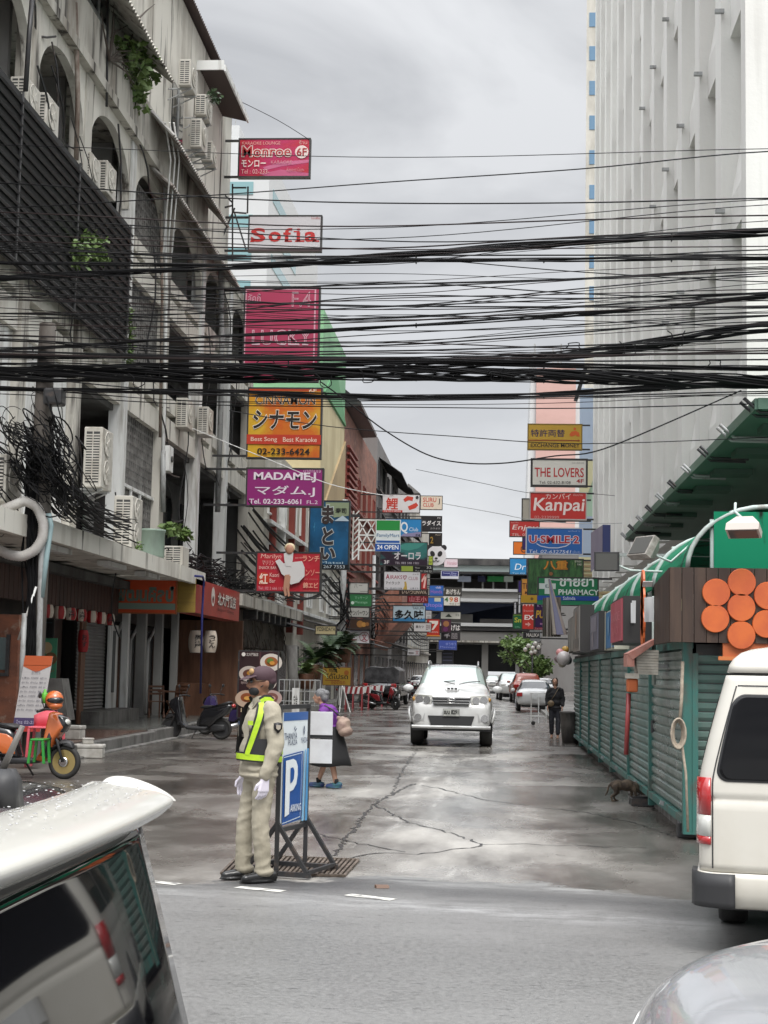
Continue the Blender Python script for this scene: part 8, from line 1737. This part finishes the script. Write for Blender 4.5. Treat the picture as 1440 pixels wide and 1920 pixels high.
full = [(2 * math.pi * k / 40, .985 + .012 * math.cos(2 * math.pi * k / 40)) for k in range(41)]
band(full, .072, .006, m_mesh, 'vest_belt'); band(full, .046, .010, m_neon, 'vest_stripe')
for sg in (-1, 1):
    st_ = [(sg * (1.15 - .55 * (1 - u) ** 1.3), 1.43 - .42 * (1 - u)) for u in [1 - k / 16 for k in range(17)]]
    band(st_, .080, .008, m_mesh, 'vest_strap'); band(st_, .044, .012, m_neon, 'vest_stripe')
    sb_ = [(sg * (math.pi - .9 + .3 * (1 - u)), 1.43 - .42 * (1 - u)) for u in [1 - k / 12 for k in range(13)]]
    band(sb_, .080, .008, m_mesh, 'vest_strap'); band(sb_, .044, .012, m_neon, 'vest_stripe')
    sh_ = [(sg * 1.15, 1.43), (sg * 1.5, 1.452), (sg * 1.9, 1.45), (sg * (math.pi - .9), 1.43)]; band(sh_, .08, .008, m_mesh, 'vest_strap'); band(sh_, .044, .012, m_neon, 'vest_stripe')
    band([(sg * (.62 + .9 * k / 8), 1.075 - .0 * k) for k in range(9)], .13, .008, m_mesh, 'vest_panel')
band([(.55 + .25 * k / 4, 1.265) for k in range(5)], .035, .028, m_neon, 'vest_clip')
g = MB(); g.smooth = True; c = Vector((-.02, .318, 1.235))
g.prism([c + Vector(((-.034 + .068 * k / 4) if False else x, 0, z)) for x, z in ((-.034, .034), (0, .042), (.034, .034), (.032, -.01), (0, -.045), (-.032, -.01))], (0, -.02, 0)); bd = L_(g, 'sleeve_badge', pm('#1a1719'), gd); g = MB(); g.prism([c + Vector((x, .002, z)) for x, z in ((-.02, .02), (.02, .02), (.018, -.008), (0, -.02), (-.018, -.008))], (0, -.003, 0)); o = g.build('badge_mark', pm('#a39a8c'), None); o.parent = bd
g = MB(); g.prism([Vector((.158, -.02 - .06, 1.27)), Vector((.158, -.08, 1.24)), Vector((.152, -.12, 1.24)), Vector((.152, -.12, 1.27))], (.006, 0, 0)); L_(g, 'name_tag', pm('#33435a'), gd)
for sg in (-1, 1): band([(sg * (.28 + .30 * k / 4), 1.20) for k in range(5)], .10, .006, m_khakit, 'pocket')
for sg in (-1, 1): g = MB(); g.smooth = True; g.loft([[Vector((.055 + .04 * u, sg * (.012 + .05 * v), 1.425 - .055 * u + .02 * v)) for v in (0, .5, 1)] for u in (0, .5, 1)], close=False); L_(g, 'collar', m_khaki, gd)
# ---- old woman walking left
wp_ = on_z(622, 1478)
ow = thing('person', 'grey-haired woman in a purple jacket and black skirt walking left with a shoulder bag', 'person', (wp_.x, wp_.y, 0), math.pi - .25)
m_purple = mat('purple_cloth', (.17, .035, .28), .7, col2=(.12, .02, .20), scale=(7, 7, 4), bump=.3, bscale=16); m_blks = mat('black_skirt', (.010, .010, .011), .85); m_ghair = mat('grey_hair', (.20, .20, .205), .7, col2=(.10, .10, .105), scale=(30, 30, 30), bump=.5, bscale=60)
blob('body', [('e', (.05, 0, .98), (.10, .14, .17)), ('c', (.12, 0, 1.13), (.19, 0, 1.22), .045, .043), ('e', (.215, 0, 1.315), (.085, .068, .098)), ('e', (.25, 0, 1.26), (.055, .05, .055)), ('c', (.295, 0, 1.315), (.318, 0, 1.285), .009, .015), ('e', (.20, .068, 1.30), (.016, .01, .028)), ('e', (.20, -.068, 1.30), (.016, .01, .028)),
    ('c', (0, .08, .75), (-.02, .08, .40), .07, .05), ('c', (-.02, .08, .40), (-.09, .08, .08), .05, .032), ('c', (0, -.08, .75), (.12, -.08, .42), .07, .05), ('c', (.12, -.08, .42), (.24, -.08, .09), .05, .032), ('c', (.10, .17, 1.12), (.06, .20, .92), .04, .034), ('c', (.06, .20, .92), (.20, .17, .82), .034, .026), ('c', (.10, -.17, 1.12), (.10, -.21, .92), .04, .034), ('c', (.10, -.21, .92), (.26, -.18, .86), .034, .026)] + hand(1, (.20, .17, .82), (1, 0, -.3), (0, -1, 0), (0, 0, 1), .95) + hand(-1, (.26, -.18, .86), (1, 0, -.2), (0, 1, 0), (0, 0, 1), .95), m_skinl, ow, .010, 3)
blob('jacket', [('e', (.05, 0, 1.00), (.125, .165, .20)), ('c', (.085, -.14, 1.11), (.085, .14, 1.11), .07, .07), ('e', (.02, 0, .86), (.13, .165, .06)), ('c', (.10, .165, 1.11), (.055, .205, .92), .066, .056), ('c', (.055, .205, .92), (.18, .175, .83), .054, .044), ('c', (.10, -.165, 1.11), (.10, -.212, .92), .066, .056), ('c', (.10, -.212, .92), (.24, -.185, .865), .054, .044), ('c', (.10, 0, 1.14), (.16, 0, 1.17), .062, .056)], m_purple, ow, .010, 2, fold=.012)
g = MB(); g.smooth = True; rows = []
for z, a, b_, cx in ((.88, .12, .155, .01), (.78, .15, .18, .0), (.62, .20, .22, .0), (.45, .27, .26, .02), (.33, .32, .29, .03), (.325, .30, .27, .03), (.6, .15, .17, .0)):
    rows.append([Vector((cx + (a + .012 * math.sin(7 * q) * (1 - z)) * math.cos(q), (b_ + .012 * math.sin(7 * q) * (1 - z)) * math.sin(q), z + .012 * math.sin(3 * q))) for q in [2 * math.pi * k / 40 for k in range(40)]])
g.loft(rows); L_(g, 'skirt', m_blks, ow)
blob('hair', [('e', (.195, 0, 1.345), (.095, .082, .085)), ('e', (.14, 0, 1.30), (.06, .072, .075)), ('e', (.13, 0, 1.36), (.06, .06, .05))], m_ghair, ow, .008, 2)
for sg, ax, az in ((1, -.09, .02), (-1, .24, .0)): blob('shoe', [('c', (ax - .06, sg * .08, .045 + az), (ax + .12, sg * .085, .036), .040, .034), ('e', (ax + .03, sg * .08, .014 + az * .3), (.13, .045, .014))], mat('green_trainer', (.03, .14, .12), .5, col2=(.03, .05, .16), scale=(9, 9, 9)), ow, .008, 2); g = MB(); g.cyl((ax - .01, sg * .08, .07), (ax - .0, sg * .08, .14), .036, 12); L_(g, 'sock', m_blks, ow)
m_bag = mat('beige_bag_cloth', (.34, .25, .20), .8, col2=(.20, .13, .11), scale=(4, 4, 9), lo=.4, hi=.6)
bg_ = thing('shoulder_bag', 'bulging beige and brown cloth bag on the shoulder of the woman in purple', 'bag', (wp_.x, wp_.y, 0), math.pi - .25)
blob('bag', [('e', (-.19, .08, .90), (.10, .15, .13)), ('e', (-.22, .08, .83), (.10, .15, .09)), ('c', (-.14, .0, 1.01), (-.14, .16, 1.01), .03, .03)], m_bag, bg_, .010, 3, fold=.012)
g = MB(); g.tube([(-.15, .10, 1.02), (-.02, .14, 1.14), (.08, .15, 1.185), (.16, .14, 1.10), (.12, .17, .95)], .012, 8); L_(g, 'strap', m_dkmetal, bg_)
# ---- woman in black walking towards the camera
vp_ = on_z(1040, 1384)
wb_ = thing('person', 'woman in a black top and dark trousers walking beside the stalls', 'person', (vp_.x, vp_.y, 0), -math.pi / 2 - .1)
blob('body', [('e', (0, 0, 1.10), (.09, .13, .17)), ('c', (0, 0, 1.30), (.01, 0, 1.42), .044, .042), ('e', (.01, 0, 1.51), (.085, .066, .095)), ('e', (.035, 0, 1.455), (.055, .05, .055)), ('c', (.088, 0, 1.51), (.105, 0, 1.485), .008, .014), ('e', (.0, .066, 1.49), (.015, .009, .025)), ('e', (.0, -.066, 1.49), (.015, .009, .025)), ('c', (-.01, .16, 1.27), (-.02, .2, 1.03), .04, .033), ('c', (-.02, .2, 1.03), (.06, .2, .82), .033, .024), ('c', (-.01, -.16, 1.27), (-.02, -.2, 1.03), .04, .033), ('c', (-.02, -.2, 1.03), (.08, -.19, .83), .033, .024),
    ('c', (0, .08, .82), (.03, .085, .45), .075, .05), ('c', (.03, .085, .45), (.09, .085, .07), .048, .03), ('c', (0, -.08, .82), (.0, -.085, .45), .075, .05), ('c', (.0, -.085, .45), (-.08, -.085, .08), .048, .03), ('c', (.07, .085, .03), (.22, .09, .022), .032, .024), ('c', (-.08, -.085, .04), (.06, -.09, .025), .032, .024)] + hand(1, (.06, .2, .82), (.2, 0, -1), (0, -1, 0), (1, 0, 0), .95) + hand(-1, (.08, -.19, .83), (.2, 0, -1), (0, 1, 0), (1, 0, 0), .95), m_skinl, wb_, .011, 3)
m_blkc = mat('black_cloth', (.012, .012, .014), .85, bump=.3, bscale=14); m_navyc = mat('dark_patterned_cloth', (.016, .017, .024), .8, col2=(.05, .05, .06), scale=(14, 14, 14), lo=.55, hi=.65)
blob('top', [('e', (0, 0, 1.12), (.118, .165, .19)), ('e', (.0, 0, .94), (.125, .17, .12)), ('e', (0, 0, .80), (.13, .18, .08)), ('c', (-.01, -.14, 1.29), (-.01, .14, 1.29), .06, .06), ('c', (-.01, .165, 1.27), (-.022, .21, 1.03), .066, .06), ('c', (-.022, .21, 1.03), (.04, .207, .88), .058, .05), ('c', (-.01, -.165, 1.27), (-.022, -.21, 1.03), .066, .06), ('c', (-.022, -.21, 1.03), (.05, -.2, .88), .058, .05)], m_blkc, wb_, .012, 2, fold=.012)
blob('trousers', [('e', (0, 0, .78), (.12, .155, .10)), ('c', (0, .08, .76), (.03, .088, .45), .09, .072), ('c', (.03, .088, .45), (.085, .088, .14), .07, .062), ('c', (0, -.08, .76), (.0, -.088, .45), .09, .072), ('c', (.0, -.088, .45), (-.07, -.088, .15), .07, .062)], m_navyc, wb_, .012, 3)
blob('hair', [('e', (-.012, 0, 1.535), (.088, .078, .085)), ('e', (-.045, 0, 1.46), (.055, .078, .12))], mat('dark_brown_hair', (.03, .018, .014), .5), wb_, .009, 2)
for sg, ax in ((1, .14), (-1, -.01)): g = MB(); g.ell((ax, sg * .088, .009), (.14, .045, .010)); L_(g, 'sandal', pm('#7a5a44'), wb_)
hb2 = thing('handbag', 'small tan cross-body bag carried by the woman in black', 'bag', (vp_.x, vp_.y, 0), -math.pi / 2 - .1); g = MB(); g.smooth = True; g.ell((.13, -.10, .92), (.04, .09, .085)); L_(g, 'bag', pm('#6a5a44'), hb2); g = MB(); g.tube([(.13, -.10, 1.0), (.125, -.02, 1.12), (.09, .08, 1.30), (-.02, .12, 1.36), (-.10, .06, 1.25)], .008, 6); L_(g, 'strap', pm('#6a5a44'), hb2)
# ---- brown cat eating by the shutters, tail end to the left
cp = on_z(1172, 1503); ct = thing('cat', 'brown tabby cat with its head down at the black tray', 'cat', (cp.x, cp.y, 0), .12)
m_fur = mat('tabby_fur', (.115, .085, .058), .9, col2=(.055, .04, .03), scale=(9, 26, 9), lo=.42, hi=.58, bump=.5, bscale=50)
blob('body', [('e', (-.10, 0, .215), (.10, .062, .075)), ('e', (.03, 0, .22), (.11, .064, .080)), ('e', (.12, 0, .20), (.075, .058, .07)), ('c', (.15, 0, .20), (.205, 0, .15), .048, .042), ('e', (.235, 0, .13), (.045, .040, .037)), ('e', (.268, 0, .112), (.024, .022, .018)), ('c', (.222, .024, .155), (.214, .030, .188), .014, .004), ('c', (.222, -.024, .155), (.214, -.030, .188), .014, .004),
    ('c', (-.13, .038, .20), (-.09, .042, .12), .045, .026), ('c', (-.09, .042, .12), (-.15, .042, .065), .022, .015), ('c', (-.15, .042, .065), (-.125, .042, .012), .014, .013), ('c', (-.125, .042, .012), (-.09, .042, .01), .014, .012), ('c', (-.14, -.038, .20), (-.13, -.042, .12), .045, .026), ('c', (-.13, -.042, .12), (-.20, -.042, .065), .022, .015), ('c', (-.20, -.042, .065), (-.185, -.042, .012), .014, .013), ('c', (-.185, -.042, .012), (-.15, -.042, .01), .014, .012),
    ('c', (.10, .035, .17), (.095, .04, .09), .03, .018), ('c', (.095, .04, .09), (.11, .04, .012), .016, .013), ('c', (.11, .04, .012), (.135, .04, .01), .013, .011), ('c', (.12, -.035, .17), (.14, -.04, .09), .03, .018), ('c', (.14, -.04, .09), (.15, -.04, .012), .016, .013), ('c', (.15, -.04, .012), (.175, -.04, .01), .013, .011),
    ('c', (-.18, 0, .25), (-.225, 0, .20), .018, .015), ('c', (-.225, 0, .20), (-.245, 0, .12), .015, .012), ('c', (-.245, 0, .12), (-.27, 0, .08), .012, .010)], m_fur, ct, .0075, 2)
# ---- parking sign on its stand
m_pblue = pm('#1f4f93'); A, B = on_y(523, 1440, 12.72), on_y(576, 1440, 13.32); Pn, Pf = Vector((A.x, 12.72, 0)), Vector((B.x, 13.32, 0)); ax = (Pf - Pn); Lw = ax.length; axn = ax.normalized(); nrm = Vector((axn.y, -axn.x, 0))
if nrm.y > 0: nrm = -nrm
ps = thing('parking_sign', 'blue and white parking sign in a black iron frame beside the guard', 'sign', tuple((Pn + Pf) / 2))
zt, zb_ = on_y(523, 1334, 12.72).z, on_y(523, 1553, 12.72).z
for q in (Pn, Pf): g = MB(); g.bar((q.x, q.y, .06), (q.x, q.y, zt + .05), .035); P(g, 'post', m_dkmetal, ps)
for z in (zt + .035, zb_ - .02): g = MB(); g.bar((Pn.x, Pn.y, z), (Pf.x, Pf.y, z), .035); P(g, 'rail', m_dkmetal, ps)
fn = lambda u, v: Pn + ax * (.07 + .86 * u) + Vector((0, 0, zt - .01 - v * (zt - zb_ - .03))) + nrm * .012
g = MB(); g.prism([fn(0, 0), fn(1, 0), fn(1, 1), fn(0, 1)], -nrm * .012); pf = P(g, 'sign_face', pm('#d3dadd'), ps)
put_items([('r', 0, 0, 1, .075, '#2c5796'), ('t', 'THANIYA', .03, .185, .55, .245, '#3a4660'), ('t', 'PLAZA', .20, .25, .56, .295, '#3a4660'), ('l', [(.42, .16), (.46, .13)], .006, '#3a4660'), ('l', [(.45, .17), (.52, .15)], .006, '#3a4660'), ('t', 'YADA', .70, .235, .98, .285, '#4a5670'), ('l', [(.83, .13), (.80, .17), (.83, .21), (.86, .17), (.83, .13)], .005, '#4a5670'), ('l', [(.83, .13), (.83, .20)], .005, '#4a5670'),
    ('p', [(0, .385), (.70, .36), (.80, .36), (.78, .98), (0, 1)], '#1f4f93'), ('l', [(0, .40), (.74, .375), (.72, .955), (0, .985)], .004, '#c3cfda'), ('p', [(.84, .35), (.90, .35), (.86, 1), (.78, 1)], '#7fb2d4'), ('p', [(.92, .34), (1, .34), (1, 1), (.90, 1)], '#4d8fc0'),
    ('p', [(.06, .43), (.36, .42), (.47, .44), (.54, .49), (.55, .57), (.50, .65), (.38, .70), (.24, .71), (.24, .91), (.06, .93)], '#dbe1e4'), ('t', 'ARKING', .28, .83, .72, .895, '#dbe1e4', {'b': .01})], fn, Lw / (zt - zb_), pf, ps, back=nrm, off=.003, step=.0022)
put_items([('p', [(.24, .50), (.34, .495), (.40, .53), (.38, .60), (.31, .63), (.24, .635)], '#1f4f93')], fn, 1, pf, ps, back=nrm, off=.022, step=.002)
for q in (Pn, Pf):
    for sg in (-1, 1):
        g = MB(); e = q + nrm * .27 * sg; g.bar((q.x, q.y, .44), (e.x, e.y, .05), .032); P(g, 'brace', m_dkmetal, ps)
    g = MB(); a, c = q - nrm * .30, q + nrm * .30; g.bar((a.x, a.y, .035), (c.x, c.y, .035), .04); P(g, 'foot', m_dkmetal, ps)
for sg in (-1, 1): g = MB(); a, c = Pn + nrm * .27 * sg, Pf + nrm * .27 * sg; g.bar((a.x, a.y, .055), (c.x, c.y, .055), .03); P(g, 'foot', m_dkmetal, ps)
A, B = on_y(579, 1334, 13.4), on_y(622, 1432, 13.4); zm = on_y(600, 1381, 13.4).z
m_sheet = mat('white_sheet_metal', (.62, .63, .64), .4, col2=(.52, .52, .53), scale=(4, 4, 4))
for z0, z1 in ((zm + .012, A.z), (B.z, zm - .025)):
    g = MB(); g.box(A.x, B.x, 13.4, 13.412, z0, z1); P(g, 'side_panel', m_sheet, ps, bevel=.003)
g = MB(); g.bar((A.x, 13.43, zm), (B.x, 13.43, zm), .035); P(g, 'rail', m_dkmetal, ps)
# drain grate under the stand
gt = thing('drain_grate', 'rusty iron drain grate in the road under the parking sign', 'drain grate', tuple(on_z(545, 1628))); m_iron = mat('rusty_iron', (.09, .07, .055), .6, metal=.5, col2=(.20, .16, .13), scale=(9, 9, 9))
P0, P1, P2, P3 = on_z(415, 1640), on_z(645, 1645), on_z(672, 1615), on_z(448, 1606)
g = MB(); g.poly([p + Vector((0, 0, .003)) for p in (P0, P1, P2, P3)]); P(g, 'pit', m_dark, gt)
for i in range(27):
    u = i / 26; a, c = P0.lerp(P1, u), P3.lerp(P2, u); g = MB(); g.bar(a + Vector((0, 0, .012)), c + Vector((0, 0, .012)), .022, .016); P(g, 'bar', m_iron, gt)
for a, c in ((P0, P1), (P3, P2)): g = MB(); g.bar(a + Vector((0, 0, .014)), c + Vector((0, 0, .014)), .03, .02); P(g, 'frame', m_iron, gt)
tag(MB().obox(on_z(716, 1665) + Vector((0, 0, .012)), (.05, .01, .0), (-.01, .03, 0), (0, .004, .01)).build('litter', pm('#6a5040')), 'scrap of brown litter lying on the asphalt', 'litter')
